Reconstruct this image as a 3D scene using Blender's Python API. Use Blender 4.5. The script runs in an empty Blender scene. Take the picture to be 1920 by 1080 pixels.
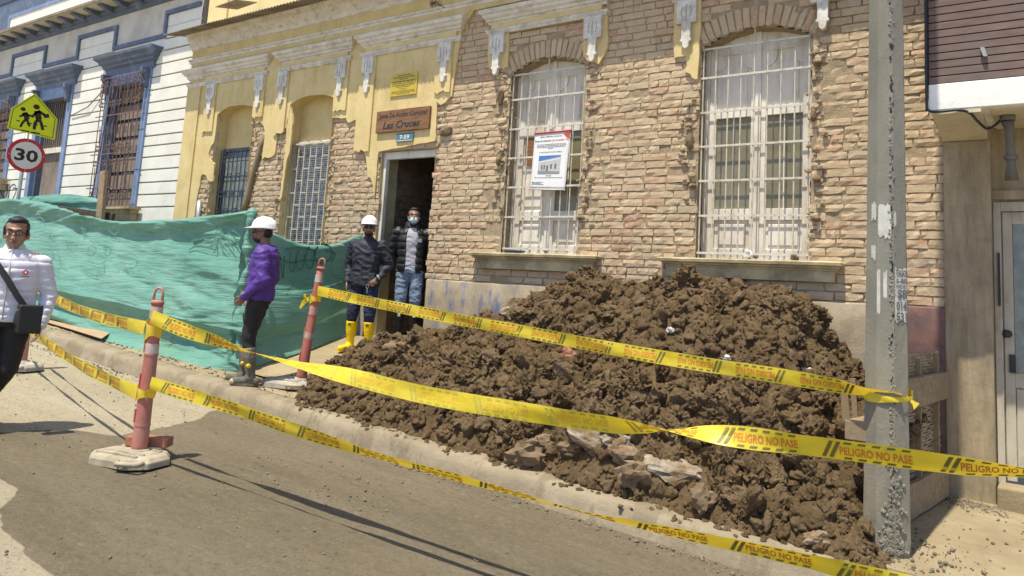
import bpy, bmesh, math, random
import numpy as np
from mathutils import Vector, Matrix, noise
random.seed(7)
rng = np.random.default_rng(7)
S = bpy.context.scene
COL = S.collection
# ------------------------------------------------------------------ camera
R3 = np.array([[0.81688798, -0.0239791, -0.57629769],
               [0.57376486, 0.13608399, 0.80763546],
               [0.05905852, -0.99040706, 0.12492374]])
CAM = np.array([0.0, -7.7, 1.748])
FPX, PX, PY = 1442.0, 960.0, 360.0
cd = bpy.data.cameras.new('camera')
cam = bpy.data.objects.new('camera', cd)
COL.objects.link(cam)
cd.sensor_width = 36.0
cd.lens = 36.0 * FPX / 1920.0
cd.shift_y = -180.0 / 1920.0
cd.clip_start = 0.05
cd.clip_end = 3000
mw = Matrix.Identity(4)
for i in range(3):
    mw[i][0] = R3[i, 0]; mw[i][1] = -R3[i, 1]; mw[i][2] = -R3[i, 2]; mw[i][3] = CAM[i]
cam.matrix_world = mw
S.camera = cam
# ------------------------------------------------------------------ sky and sun
SUN = Vector((0.03, 0.36, -1.0)).normalized()      # the way the light travels
ELEV = math.asin(-SUN.z)
AZ = math.atan2(-SUN.x, -SUN.y)                    # compass angle of the sun, from +Y towards +X
W = bpy.data.worlds.new('World'); S.world = W; W.use_nodes = True
nt = W.node_tree
sky = nt.nodes.new('ShaderNodeTexSky'); sky.sky_type = 'NISHITA'
sky.sun_disc = False; sky.sun_elevation = ELEV; sky.sun_rotation = AZ
sky.altitude = 2600; sky.air_density = 0.7; sky.dust_density = 7.0; sky.ozone_density = 0.6
bg = nt.nodes['Background']; bg.inputs['Strength'].default_value = 0.155
nt.links.new(sky.outputs['Color'], bg.inputs['Color'])
sd = bpy.data.lights.new('sun', 'SUN'); sd.energy = 3.9; sd.angle = math.radians(0.55); sd.color = (1.0, 0.925, 0.755)
so = bpy.data.objects.new('sun', sd); COL.objects.link(so)
so.rotation_euler = SUN.to_track_quat('-Z', 'Y').to_euler()
so.location = (-6, -8, 20)
S.view_settings.view_transform = 'Standard'; S.view_settings.look = 'None'
S.view_settings.gamma = 1.0; S.view_settings.use_curve_mapping = False
S.view_settings.exposure = 0.70
S.render.engine = 'CYCLES'

# ------------------------------------------------------------------ pixel -> place helpers
def ray(u, v):
    return R3 @ np.array([u - PX, v - PY, FPX])
def at(u, v, y=0.0):                                # on the plane of the facade (or one parallel to it)
    r = ray(u, v); t = (y - CAM[1]) / r[1]; return Vector(CAM + t * r)
def atx(u, v, x):
    r = ray(u, v); t = (x - CAM[0]) / r[0]; return Vector(CAM + t * r)
def atd(u, v, d):
    c = np.array([(u - PX) / FPX * d, (v - PY) / FPX * d, d]); return Vector(CAM + R3 @ c)
def atpl(u, v, P, Q):                               # on the upright plane through P and Q
    n = np.array([-(Q[1] - P[1]), Q[0] - P[0], 0.0]); r = ray(u, v)
    t = ((np.array([P[0], P[1], 0.0]) - CAM) @ n) / (r @ n); return Vector(CAM + t * r)
def proj(p):
    c = R3.T @ (np.array(p) - CAM); return PX + FPX * c[0] / c[2], PY + FPX * c[1] / c[2], c[2]
def zroad(x, y=0.0): return -0.053 * x
def zwalk(x, y): return 0.214 - 0.053 * x + 0.02 * y
def ats(u, v, f=None):
    r = ray(u, v); a, b = (0.214, 0.02)
    t = (a - 0.053 * CAM[0] + b * CAM[1] - CAM[2]) / (r[2] + 0.053 * r[0] - b * r[1]); return Vector(CAM + t * r)
def atr(u, v):
    r = ray(u, v); t = (-0.053 * CAM[0] - CAM[2]) / (r[2] + 0.053 * r[0]); return Vector(CAM + t * r)

# ------------------------------------------------------------------ materials
def lin(c):
    return tuple((x / 12.92 if x <= 0.04045 else ((x + 0.055) / 1.055) ** 2.4) for x in c)
class NT:
    def __init__(s, name):
        s.m = bpy.data.materials.new(name); s.m.use_nodes = True
        s.t = s.m.node_tree; s.n = s.t.nodes; s.b = s.n['Principled BSDF']
        g = s.n.new('ShaderNodeNewGeometry'); s.pos = g.outputs['Position']; s.geo = g
    def link(s, a, b): s.t.links.new(a, b)
    def mapped(s, scale=(1, 1, 1), rot=(0, 0, 0), src=None):
        m = s.n.new('ShaderNodeMapping'); m.inputs['Scale'].default_value = scale; m.inputs['Rotation'].default_value = rot
        s.link(src or s.pos, m.inputs['Vector']); return m.outputs['Vector']
    def noise(s, scale, detail=5, rough=0.6, vec=None, dist=0.0):
        n = s.n.new('ShaderNodeTexNoise'); n.inputs['Scale'].default_value = scale
        n.inputs['Detail'].default_value = detail; n.inputs['Roughness'].default_value = rough
        n.inputs['Distortion'].default_value = dist
        s.link(vec or s.pos, n.inputs['Vector']); return n.outputs['Fac']
    def ramp(s, fac, stops):
        r = s.n.new('ShaderNodeValToRGB'); e = r.color_ramp.elements
        while len(e) < len(stops): e.new(0.5)
        for i, (p, c) in enumerate(stops):
            e[i].position = p; e[i].color = (*c, 1) if len(c) == 3 else c
        s.link(fac, r.inputs['Fac']); return r.outputs['Color']
    def mask(s, fac, lo, hi):
        m = s.n.new('ShaderNodeMapRange'); m.inputs['From Min'].default_value = lo; m.inputs['From Max'].default_value = hi
        s.link(fac, m.inputs['Value']); return m.outputs['Result']
    def mix(s, fac, a, b, mode='MIX'):
        m = s.n.new('ShaderNodeMix'); m.data_type = 'RGBA'; m.blend_type = mode
        for sock, v in ((m.inputs['Factor'], fac), (m.inputs['A'], a), (m.inputs['B'], b)):
            if isinstance(v, (tuple, list)): sock.default_value = (*v, 1) if len(v) == 3 else v
            elif isinstance(v, (int, float)): sock.default_value = v
            else: s.link(v, sock)
        return m.outputs['Result']
    def math(s, op, a, b=0.5):
        m = s.n.new('ShaderNodeMath'); m.operation = op
        for i, v in enumerate((a, b)):
            if isinstance(v, (int, float)): m.inputs[i].default_value = v
            else: s.link(v, m.inputs[i])
        return m.outputs[0]
    def bump(s, h, strength=0.5, dist=0.01, prev=None):
        b = s.n.new('ShaderNodeBump'); b.inputs['Strength'].default_value = strength; b.inputs['Distance'].default_value = dist
        s.link(h, b.inputs['Height'])
        if prev is not None: s.link(prev, b.inputs['Normal'])
        s.link(b.outputs['Normal'], s.b.inputs['Normal']); return b.outputs['Normal']
    def col(s, c):
        if isinstance(c, (tuple, list)): s.b.inputs['Base Color'].default_value = (*c, 1)
        else: s.link(c, s.b.inputs['Base Color'])
    def rough(s, v):
        if isinstance(v, (int, float)): s.b.inputs['Roughness'].default_value = v
        else: s.link(v, s.b.inputs['Roughness'])
    def rand(s):                                  # one value per loose piece and per object
        o = s.n.new('ShaderNodeObjectInfo')
        return s.math('FRACT', s.math('ADD', s.geo.outputs['Random Per Island'], o.outputs['Random']), 0)

def simple(name, c, rough=0.7, var=0.25, scale=6, bump=0.0, bscale=60, dirt=None, dirtamt=0.4, metal=0.0, vec=None, spec=None, fine=0.0):
    m = NT(name)
    v = m.mapped(vec) if vec else None
    n = m.noise(scale, 6, 0.62, v)
    c = tuple(c)
    dk = tuple(x * (1 - var) for x in c); lt = tuple(min(0.95, x * (1 + var * 0.6)) for x in c)
    out = m.ramp(n, [(0.3, dk), (0.5, c), (0.7, lt)])
    if dirt is not None:
        d = m.noise(scale * 0.55, 8, 0.7, v)
        out = m.mix(m.mask(d, 0.62 - dirtamt * 0.3, 0.78 - dirtamt * 0.2), out, dirt)
    m.col(out); m.rough(rough); m.b.inputs['Metallic'].default_value = metal
    if spec is not None: m.b.inputs['Specular IOR Level'].default_value = spec
    if bump: m.bump(m.noise(bscale, 6, 0.65, v), bump, 0.01)
    return m.m

M = {}
def mk():
    # bricks: one tone per piece, mortar smeared over
    m = NT('old_brick')
    base = m.ramp(m.rand(), [(0.0, (0.46, 0.34, 0.215)), (0.2, (0.55, 0.42, 0.27)), (0.4, (0.50, 0.37, 0.235)), (0.55, (0.56, 0.445, 0.30)), (0.74, (0.54, 0.375, 0.235)), (0.88, (0.47, 0.29, 0.185)), (0.95, (0.58, 0.46, 0.31)), (1.0, (0.40, 0.32, 0.23))])
    n1 = m.noise(14, 7, 0.7); n2 = m.noise(45, 6, 0.7); n3 = m.noise(2.2, 4, 0.6)
    out = m.mix(m.mask(n1, 0.46, 0.64), base, (0.57, 0.46, 0.315))
    out = m.mix(m.math('MULTIPLY', m.mask(n2, 0.55, 0.75), 0.55), out, (0.27, 0.16, 0.09))
    out = m.mix(m.math('MULTIPLY', m.mask(n3, 0.48, 0.66), 0.6), out, (0.46, 0.365, 0.24))
    m.col(out); m.rough(0.95); m.b.inputs['Specular IOR Level'].default_value = 0.15
    nb = m.bump(m.noise(30, 8, 0.72), 0.55, 0.012); m.bump(m.noise(120, 4, 0.6), 0.5, 0.004, nb)
    M['brick'] = m.m
    m = NT('mud_mortar')
    n1 = m.noise(9, 8, 0.7); n2 = m.noise(70, 5, 0.7)
    out = m.ramp(n1, [(0.3, (0.33, 0.25, 0.16)), (0.5, (0.43, 0.34, 0.225)), (0.7, (0.54, 0.45, 0.315))])
    out = m.mix(m.math('MULTIPLY', m.mask(n2, 0.55, 0.8), 0.5), out, (0.20, 0.13, 0.075))
    m.col(out); m.rough(1.0); m.b.inputs['Specular IOR Level'].default_value = 0.1
    nb = m.bump(m.noise(40, 8, 0.75), 1.0, 0.02); m.bump(m.noise(160, 4, 0.6), 0.5, 0.004, nb)
    M['mortar'] = m.m
    # yellow plaster
    m = NT('yellow_plaster')
    n1 = m.noise(2.5, 7, 0.65); n2 = m.noise(26, 6, 0.7); n3 = m.noise(5, 8, 0.75, m.mapped((1, 1, 0.25)))
    out = m.ramp(n1, [(0.3, (0.57, 0.435, 0.19)), (0.5, (0.66, 0.52, 0.245)), (0.7, (0.71, 0.58, 0.30))])
    out = m.mix(m.math('MULTIPLY', m.mask(n3, 0.52, 0.74), 0.6), out, (0.37, 0.275, 0.13))
    out = m.mix(m.math('MULTIPLY', m.mask(n2, 0.64, 0.70), 0.6), out, (0.58, 0.50, 0.34))
    m.col(out); m.rough(0.85); m.bump(m.noise(18, 7, 0.6), 0.35, 0.012); M['yellow'] = m.m
    m = NT('grey_white_moulding')
    n1 = m.noise(3.5, 8, 0.7); n2 = m.noise(12, 8, 0.75, m.mapped((0.5, 1, 1)))
    out = m.ramp(n1, [(0.3, (0.58, 0.53, 0.44)), (0.55, (0.72, 0.68, 0.60)), (0.75, (0.80, 0.77, 0.70))])
    out = m.mix(m.math('MULTIPLY', m.mask(n2, 0.50, 0.66), 0.7), out, (0.33, 0.275, 0.19))
    m.col(out); m.rough(0.8); m.bump(m.noise(30, 6, 0.65), 0.35, 0.01); M['mould'] = m.m
    M['pendant'] = simple('white_painted_stucco', (0.70, 0.68, 0.62), 0.75, 0.15, 9, 0.3, 40, (0.42, 0.37, 0.28), 0.6)
    m = NT('cement_plinth')
    n1 = m.noise(4, 8, 0.7); n2 = m.noise(30, 6, 0.7); n3 = m.noise(7, 6, 0.75, m.mapped((1, 1, 0.35)))
    out = m.ramp(n1, [(0.28, (0.23, 0.185, 0.125)), (0.5, (0.35, 0.29, 0.20)), (0.72, (0.45, 0.38, 0.27))])
    out = m.mix(m.mask(n2, 0.62, 0.75), out, (0.20, 0.16, 0.11))
    blue = m.mask(n3, 0.50, 0.62)
    sx = m.n.new('ShaderNodeSeparateXYZ'); m.link(m.pos, sx.inputs[0])
    blue = m.math('MULTIPLY', blue, m.mask(sx.outputs['X'], -4.9, -5.4))
    out = m.mix(m.math('MULTIPLY', blue, 0.75), out, (0.08, 0.12, 0.26))
    m.col(out); m.rough(0.9); m.bump(m.noise(50, 6, 0.7), 0.5, 0.01); M['plinth'] = m.m
    M['redplinth'] = simple('dark_red_paint', (0.16, 0.075, 0.06), 0.7, 0.5, 5, 0.3, 40, (0.07, 0.06, 0.06), 0.7)
    M['sill'] = simple('yellowed_sill_plaster', (0.52, 0.43, 0.25), 0.85, 0.3, 5, 0.35, 40, (0.26, 0.21, 0.12), 0.75)
    M['shutter'] = simple('weathered_white_paint', (0.76, 0.72, 0.63), 0.65, 0.16, 5, 0.2, 60, (0.46, 0.39, 0.29), 0.5, vec=(1, 1, 0.3))
    M['grate'] = simple('cream_painted_iron', (0.60, 0.56, 0.46), 0.5, 0.15, 20, 0, 0, (0.36, 0.28, 0.19), 0.4)
    M['navygrate'] = simple('navy_painted_iron', (0.03, 0.04, 0.068), 0.45, 0.25, 20, 0, 0, (0.12, 0.11, 0.1), 0.2)
    m = NT('dusty_glass')
    out = m.ramp(m.noise(3, 6, 0.7), [(0.35, (0.17, 0.15, 0.085)), (0.65, (0.26, 0.235, 0.145))])
    m.col(out); m.rough(0.22); M['glass'] = m.m
    m = NT('grey_glass'); m.col(m.ramp(m.noise(8, 6, 0.7), [(0.35, (0.15, 0.18, 0.17)), (0.65, (0.27, 0.30, 0.28))])); m.rough(0.3); M['greyglass'] = m.m
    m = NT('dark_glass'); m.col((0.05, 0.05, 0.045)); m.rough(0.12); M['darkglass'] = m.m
    m = NT('brown_wood_board'); v = m.mapped((1.2, 1, 12)); n = m.noise(4, 6, 0.65, v)
    m.col(m.ramp(n, [(0.3, (0.13, 0.058, 0.022)), (0.55, (0.24, 0.115, 0.045)), (0.75, (0.32, 0.17, 0.07))])); m.rough(0.5); M['signwood'] = m.m
    m = NT('grey_rough_timber'); v = m.mapped((6, 6, 6)); n = m.noise(3, 8, 0.7, v); n2 = m.noise(1.2, 4, 0.6)
    m.col(m.mix(m.mask(n2, 0.4, 0.65), m.ramp(n, [(0.3, (0.16, 0.115, 0.07)), (0.55, (0.30, 0.23, 0.145)), (0.75, (0.42, 0.34, 0.23))]), (0.24, 0.18, 0.11))); m.rough(0.9)
    m.bump(m.noise(40, 6, 0.7, m.mapped((1, 1, 0.3))), 0.5, 0.008); M['timber'] = m.m
    M['darktimber'] = simple('dark_timber', (0.075, 0.05, 0.032), 0.85, 0.4, 10, 0.4, 50, (0.14, 0.11, 0.08), 0.4)
    M['cane'] = simple('split_cane', (0.33, 0.26, 0.165), 0.85, 0.45, 16, 0.4, 60, (0.16, 0.12, 0.075), 0.5)
    # blue and white house
    m = NT('white_wall_paint'); n1 = m.noise(2, 7, 0.65); n2 = m.noise(6, 8, 0.78)
    sz = m.n.new('ShaderNodeSeparateXYZ'); m.link(m.pos, sz.inputs[0])
    low = m.mask(sz.outputs['Z'], 3.6, 2.7)
    out = m.ramp(n1, [(0.3, (0.70, 0.68, 0.60)), (0.6, (0.80, 0.79, 0.72))])
    out = m.mix(m.math('MULTIPLY', m.mask(n2, 0.56, 0.72), m.math('ADD', m.math('MULTIPLY', low, 0.7), 0.13)), out, (0.42, 0.37, 0.28))
    m.col(out); m.rough(0.8); m.bump(m.noise(25, 5, 0.6), 0.2, 0.01); M['white'] = m.m
    M['groove'] = simple('groove_shadow_paint', (0.30, 0.28, 0.25), 0.9, 0.2)
    M['greyfrieze'] = simple('stained_white_stucco', (0.60, 0.57, 0.51), 0.85, 0.2, 1.5, 0.25, 20, (0.38, 0.35, 0.30), 0.35)
    M['blue'] = simple('slate_blue_paint', (0.105, 0.135, 0.20), 0.55, 0.2, 5, 0.15, 40, (0.24, 0.28, 0.36), 0.3)
    M['paleblue'] = simple('pale_blue_paint', (0.20, 0.27, 0.43), 0.55, 0.18, 5, 0.1, 40, (0.38, 0.44, 0.58), 0.2)
    M['rust'] = simple('rusty_wrought_iron', (0.17, 0.10, 0.08), 0.7, 0.4, 25, 0.2, 90, (0.28, 0.20, 0.17), 0.3)
    M['oldwood'] = simple('grey_brown_shutter_wood', (0.21, 0.165, 0.13), 0.85, 0.35, 7, 0.35, 40, (0.33, 0.28, 0.23), 0.5, vec=(1, 1, 0.35))
    M['soffit'] = simple('cream_soffit', (0.58, 0.53, 0.40), 0.85, 0.2, 3, 0.15, 30, (0.34, 0.29, 0.2), 0.3)
    # right house
    m = NT('purple_brown_siding'); r = m.rand(); v = m.mapped((2.2, 1, 9)); n = m.noise(2.2, 7, 0.7, v); n2 = m.noise(1.4, 4, 0.6)
    out = m.ramp(n, [(0.3, (0.10, 0.063, 0.052)), (0.55, (0.18, 0.118, 0.098)), (0.75, (0.26, 0.185, 0.152))])
    out = m.mix(m.math('MULTIPLY', m.mask(n2, 0.42, 0.62), 0.7), out, (0.165, 0.125, 0.115))
    out = m.mix(m.math('MULTIPLY', r, 0.35), out, (0.12, 0.085, 0.075))
    m.col(out); m.rough(0.75); m.bump(n, 0.2, 0.006); M['siding'] = m.m
    M['whiteband'] = simple('flaking_white_paint', (0.84, 0.84, 0.80), 0.75, 0.1, 4, 0.3, 40, (0.50, 0.47, 0.40), 0.1)
    m = NT('grimy_cement_render'); v = m.mapped((5, 5, 0.7)); n1 = m.noise(2, 8, 0.75, v); n2 = m.noise(3, 7, 0.7)
    out = m.ramp(n1, [(0.3, (0.20, 0.155, 0.095)), (0.5, (0.32, 0.255, 0.16)), (0.72, (0.44, 0.36, 0.235))])
    out = m.mix(m.math('MULTIPLY', m.mask(n2, 0.5, 0.72), 0.7), out, (0.16, 0.125, 0.08))
    m.col(out); m.rough(0.85); m.bump(m.noise(40, 6, 0.7), 0.3, 0.008); M['render'] = m.m
    M['doorpaint'] = simple('chipped_cream_door_paint', (0.50, 0.455, 0.36), 0.65, 0.2, 5, 0.2, 50, (0.24, 0.18, 0.11), 0.6, vec=(1, 1, 0.4))
    # ground
    m = NT('dusty_asphalt'); a = m.n.new('ShaderNodeAttribute'); a.attribute_name = 'damp'
    d0 = m.math('ADD', a.outputs['Fac'], m.math('MULTIPLY', m.math('SUBTRACT', m.noise(3.5, 8, 0.7), 0.5), 0.55))
    d = m.mask(d0, 0.46, 0.54)
    n1 = m.noise(1.3, 9, 0.72, m.mapped((0.35, 1.6, 1))); n2 = m.noise(38, 7, 0.8); n3 = m.noise(6, 10, 0.85, m.mapped((0.4, 1.8, 1))); n4 = m.noise(110, 3, 0.6); n5 = m.noise(19, 9, 0.85)
    wet = m.ramp(n1, [(0.3, (0.13, 0.107, 0.070)), (0.5, (0.166, 0.138, 0.092)), (0.7, (0.20, 0.169, 0.115))])
    dry = m.ramp(n1, [(0.3, (0.32, 0.278, 0.193)), (0.5, (0.38, 0.332, 0.237)), (0.7, (0.43, 0.38, 0.28))])
    out = m.mix(d, dry, wet)
    out = m.mix(m.math('MULTIPLY', m.mask(n2, 0.53, 0.70), 0.6), out, (0.085, 0.068, 0.045))
    out = m.mix(m.math('MULTIPLY', m.mask(n3, 0.52, 0.72), 0.5), out, (0.25, 0.21, 0.148))
    out = m.mix(m.math('MULTIPLY', m.mask(n4, 0.62, 0.72), 0.45), out, (0.40, 0.36, 0.28))
    out = m.mix(m.math('MULTIPLY', m.mask(n5, 0.53, 0.63), 0.5), out, (0.075, 0.058, 0.038))
    out = m.mix(m.math('MULTIPLY', m.mask(n5, 0.45, 0.38), 0.35), out, (0.30, 0.26, 0.19))
    m.col(out); m.rough(m.ramp(d, [(0, (0.95,) * 3), (1, (0.82,) * 3)])); m.b.inputs['Specular IOR Level'].default_value = 0.25
    nb = m.bump(m.noise(60, 7, 0.8), 0.9, 0.012); m.bump(m.noise(12, 9, 0.75), 0.6, 0.03, nb); M['road'] = m.m
    m = NT('dusty_concrete_walk'); n1 = m.noise(1.7, 8, 0.7); n2 = m.noise(40, 6, 0.75); n3 = m.noise(7, 8, 0.75, m.mapped((0.6, 2, 1), (0, 0, 0.4)))
    out = m.ramp(n1, [(0.3, (0.25, 0.198, 0.12)), (0.5, (0.32, 0.262, 0.165)), (0.7, (0.39, 0.325, 0.215))])
    out = m.mix(m.math('MULTIPLY', m.mask(n3, 0.52, 0.7), 0.6), out, (0.27, 0.20, 0.125))
    out = m.mix(m.math('MULTIPLY', m.mask(n2, 0.56, 0.75), 0.4), out, (0.20, 0.155, 0.10))
    m.col(out); m.rough(0.95); m.b.inputs['Specular IOR Level'].default_value = 0.2
    nb = m.bump(m.noise(70, 6, 0.75), 0.6, 0.008); m.bump(m.noise(8, 8, 0.7), 0.5, 0.03, nb); M['walk'] = m.m
    m = NT('stained_kerb'); n1 = m.noise(3, 8, 0.7); n2 = m.noise(60, 5, 0.7); n3 = m.noise(2.6, 6, 0.72, m.mapped((1, 0.4, 0.45)))
    out = m.ramp(n1, [(0.3, (0.22, 0.18, 0.12)), (0.55, (0.29, 0.24, 0.165)), (0.75, (0.36, 0.305, 0.22))])
    out = m.mix(m.math('MULTIPLY', m.mask(n3, 0.52, 0.57), 0.72), out, (0.19, 0.155, 0.10))
    out = m.mix(m.math('MULTIPLY', m.mask(n2, 0.58, 0.74), 0.5), out, (0.16, 0.13, 0.09))
    m.col(out); m.rough(0.92); nb = m.bump(m.noise(60, 6, 0.75), 0.5, 0.008); m.bump(m.noise(9, 7, 0.7), 0.5, 0.025, nb); M['kerb'] = m.m
    m = NT('clay_soil'); n1 = m.noise(2.6, 9, 0.78); n2 = m.noise(26, 8, 0.8); r = m.rand()
    out = m.ramp(n1, [(0.3, (0.110, 0.070, 0.032)), (0.5, (0.20, 0.133, 0.066)), (0.68, (0.295, 0.207, 0.112))])
    out = m.mix(m.ramp(r, [(0.0, (0, 0, 0)), (0.55, (0.18,) * 3), (0.8, (0.5,) * 3), (1.0, (0.95,) * 3)]), out, (0.27, 0.19, 0.11))
    out = m.mix(m.math('MULTIPLY', m.mask(n2, 0.52, 0.72), 0.55), out, (0.27, 0.195, 0.115))
    m.col(out); m.rough(0.93); m.b.inputs['Specular IOR Level'].default_value = 0.25
    nb = m.bump(m.noise(24, 9, 0.8), 1.0, 0.05); m.bump(m.noise(85, 6, 0.75), 1.0, 0.012, nb); M['soil'] = m.m
    M['stone'] = simple('grey_brown_stone', (0.155, 0.108, 0.066), 0.9, 0.35, 12, 0.8, 40, (0.23, 0.16, 0.09), 0.7)
    M['chunk'] = simple('broken_pale_concrete', (0.42, 0.39, 0.32), 0.9, 0.3, 11, 0.9, 40, (0.19, 0.125, 0.07), 1.15)
    M['redbrick'] = simple('broken_red_brick', (0.36, 0.15, 0.095), 0.9, 0.25, 14, 0.6, 60, (0.25, 0.17, 0.1), 0.4)
    M['gravel'] = simple('loose_gravel', (0.20, 0.165, 0.11), 0.95, 0.5, 30, 0.4, 90, (0.12, 0.1, 0.08), 0.5)
    m = NT('pole_concrete'); n1 = m.noise(2.2, 8, 0.7, m.mapped((1, 1, 0.4))); n2 = m.noise(60, 6, 0.7); n3 = m.noise(6, 6, 0.7)
    out = m.ramp(n1, [(0.3, (0.155, 0.148, 0.118)), (0.55, (0.215, 0.208, 0.172)), (0.75, (0.28, 0.27, 0.228))])
    out = m.mix(m.math('MULTIPLY', m.mask(n2, 0.6, 0.75), 0.5), out, (0.11, 0.105, 0.095))
    out = m.mix(m.math('MULTIPLY', m.mask(n3, 0.6, 0.75), 0.4), out, (0.36, 0.33, 0.26))
    sz = m.n.new('ShaderNodeSeparateXYZ'); m.link(m.pos, sz.inputs[0])
    out = m.mix(m.math('MULTIPLY', m.math('MULTIPLY', m.mask(sz.outputs['Z'], 1.9, 0.2), m.mask(n1, 0.38, 0.62)), 0.8), out, (0.33, 0.275, 0.175))
    m.col(out); m.rough(0.88); m.bump(m.noise(60, 6, 0.7), 0.45, 0.008); M['pole'] = m.m
    M['paper'] = simple('torn_white_paper', (0.55, 0.54, 0.49), 0.8, 0.15, 18, 0.2, 80, (0.38, 0.36, 0.32), 0.35)
    M['ink'] = simple('black_print', (0.03, 0.03, 0.03), 0.7, 0.1)
    M['inkgrey'] = simple('grey_print', (0.13, 0.13, 0.13), 0.7, 0.1)
    # tape, posts, tarp
    m = NT('yellow_plastic_tape'); m.col(m.ramp(m.noise(5, 4, 0.6), [(0.3, (0.74, 0.60, 0.03)), (0.7, (0.82, 0.69, 0.07))])); m.rough(0.38)
    t = m.n.new('ShaderNodeBsdfTranslucent'); t.inputs['Color'].default_value = (0.85, 0.6, 0.03, 1)
    mx = m.n.new('ShaderNodeMixShader'); mx.inputs[0].default_value = 0.3
    m.link(m.b.outputs[0], mx.inputs[1]); m.link(t.outputs[0], mx.inputs[2]); m.link(mx.outputs[0], m.n['Material Output'].inputs['Surface'])
    m.bump(m.noise(14, 4, 0.6), 0.25, 0.02); M['tape'] = m.m
    M['tapered'] = simple('red_tape_print', (0.62, 0.20, 0.03), 0.5, 0.1)
    M['tapedark'] = simple('dark_tape_print', (0.17, 0.145, 0.03), 0.5, 0.1)
    M['tapefaint'] = simple('tape_print_seen_through', (0.72, 0.47, 0.035), 0.5, 0.1)
    M['tapefaintdark'] = simple('dark_tape_print_seen_through', (0.48, 0.41, 0.06), 0.5, 0.1)
    M['postred'] = simple('faded_red_plastic', (0.41, 0.125, 0.095), 0.55, 0.25, 7, 0.1, 40, (0.46, 0.25, 0.20), 0.6, vec=(1, 1, 0.4))
    M['postwhite'] = simple('worn_reflective_band', (0.60, 0.57, 0.51), 0.6, 0.2, 14, 0, 0, (0.42, 0.27, 0.22), 0.8)
    M['rubber'] = simple('muddy_grey_rubber', (0.34, 0.32, 0.285), 0.85, 0.3, 9, 0.4, 60, (0.47, 0.41, 0.30), 0.6)
    M['rubberpale'] = simple('pale_muddy_rubber', (0.40, 0.355, 0.265), 0.85, 0.35, 9, 0.4, 60, (0.27, 0.22, 0.14), 0.5)
    m = NT('green_tarpaulin'); n1 = m.noise(1.2, 7, 0.65); n2 = m.noise(0.9, 5, 0.6)
    out = m.ramp(n1, [(0.3, (0.115, 0.30, 0.24)), (0.55, (0.175, 0.385, 0.32)), (0.75, (0.255, 0.45, 0.385))])
    out = m.mix(m.math('MULTIPLY', m.mask(n2, 0.6, 0.74), 0.35), out, (0.30, 0.42, 0.22))
    m.col(out); m.rough(0.48)
    t = m.n.new('ShaderNodeBsdfTranslucent'); m.link(out, t.inputs['Color'])
    mx = m.n.new('ShaderNodeMixShader'); mx.inputs[0].default_value = 0.22
    m.link(m.b.outputs[0], mx.inputs[1]); m.link(t.outputs[0], mx.inputs[2]); m.link(mx.outputs[0], m.n['Material Output'].inputs['Surface'])
    nb = m.bump(m.noise(6, 5, 0.6, m.mapped((0.22, 0.22, 2.4), (0, 0.35, 0))), 0.8, 0.05); m.bump(m.noise(14, 4, 0.6, m.mapped((0.25, 0.25, 2.2), (0, -0.4, 0))), 0.35, 0.02, nb); M['tarp'] = m.m
    M['graffiti'] = simple('dark_spray_paint', (0.06, 0.19, 0.15), 0.6, 0.3, 10)
    M['graffitifaint'] = simple('faint_spray_paint', (0.115, 0.31, 0.25), 0.55, 0.3, 10)
    M['cardboard'] = simple('brown_cardboard', (0.40, 0.28, 0.165), 0.9, 0.15, 8, 0.1, 50, (0.32, 0.25, 0.17), 0.3)
    M['roofsheet'] = simple('old_corrugated_sheet', (0.27, 0.225, 0.165), 0.7, 0.3, 5, 0.2, 40, (0.13, 0.10, 0.075), 0.5)
    M['black'] = simple('black_rubber_cable', (0.022, 0.022, 0.024), 0.5, 0.2)
    M['pipe'] = simple('dark_grey_pipe', (0.13, 0.12, 0.105), 0.6, 0.25, 8, 0.1, 40, (0.22, 0.19, 0.14), 0.3)
    M['galv'] = simple('galvanised_steel', (0.42, 0.43, 0.43), 0.45, 0.15, 10, 0, 0, metal=0.6)
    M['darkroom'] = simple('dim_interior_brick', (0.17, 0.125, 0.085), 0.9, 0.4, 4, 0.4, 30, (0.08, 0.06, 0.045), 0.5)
    M['innerplaster'] = simple('dirty_inner_plaster', (0.50, 0.43, 0.24), 0.85, 0.2, 4, 0.2, 30, (0.3, 0.25, 0.15), 0.4)
    M['signyellow'] = simple('fluorescent_sign_yellow', (0.62, 0.72, 0.012), 0.35, 0.05)
    M['signwhite'] = simple('sign_white', (0.66, 0.66, 0.64), 0.35, 0.06)
    M['signred'] = simple('sign_red', (0.45, 0.025, 0.035), 0.35, 0.08)
    M['signblack'] = simple('sign_black', (0.012, 0.012, 0.012), 0.35, 0.05)
    M['plateblue'] = simple('teal_number_plate', (0.085, 0.19, 0.235), 0.4, 0.12, 15)
    M['platewhite'] = simple('plate_white_paint', (0.78, 0.79, 0.76), 0.5, 0.05)
    M['plaque'] = simple('brass_yellow_plaque', (0.62, 0.45, 0.05), 0.35, 0.12, 10, metal=0.2)
    M['plaqueink'] = simple('plaque_engraving', (0.16, 0.11, 0.02), 0.5, 0.2)
    M['banner'] = simple('white_vinyl_banner', (0.80, 0.80, 0.80), 0.45, 0.04, 4)
    M['bannerred'] = simple('banner_red', (0.60, 0.07, 0.05), 0.45, 0.05)
    M['bannersky'] = simple('banner_blue_print', (0.07, 0.20, 0.50), 0.45, 0.15, 8)
    M['bannergrey'] = simple('banner_grey_print', (0.52, 0.52, 0.50), 0.45, 0.1, 12)
    M['bannerroad'] = simple('banner_road_print', (0.28, 0.28, 0.28), 0.45, 0.1, 12)
    # clothes
    M['skin'] = simple('tan_skin', (0.33, 0.185, 0.12), 0.5, 0.12, 14)
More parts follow.
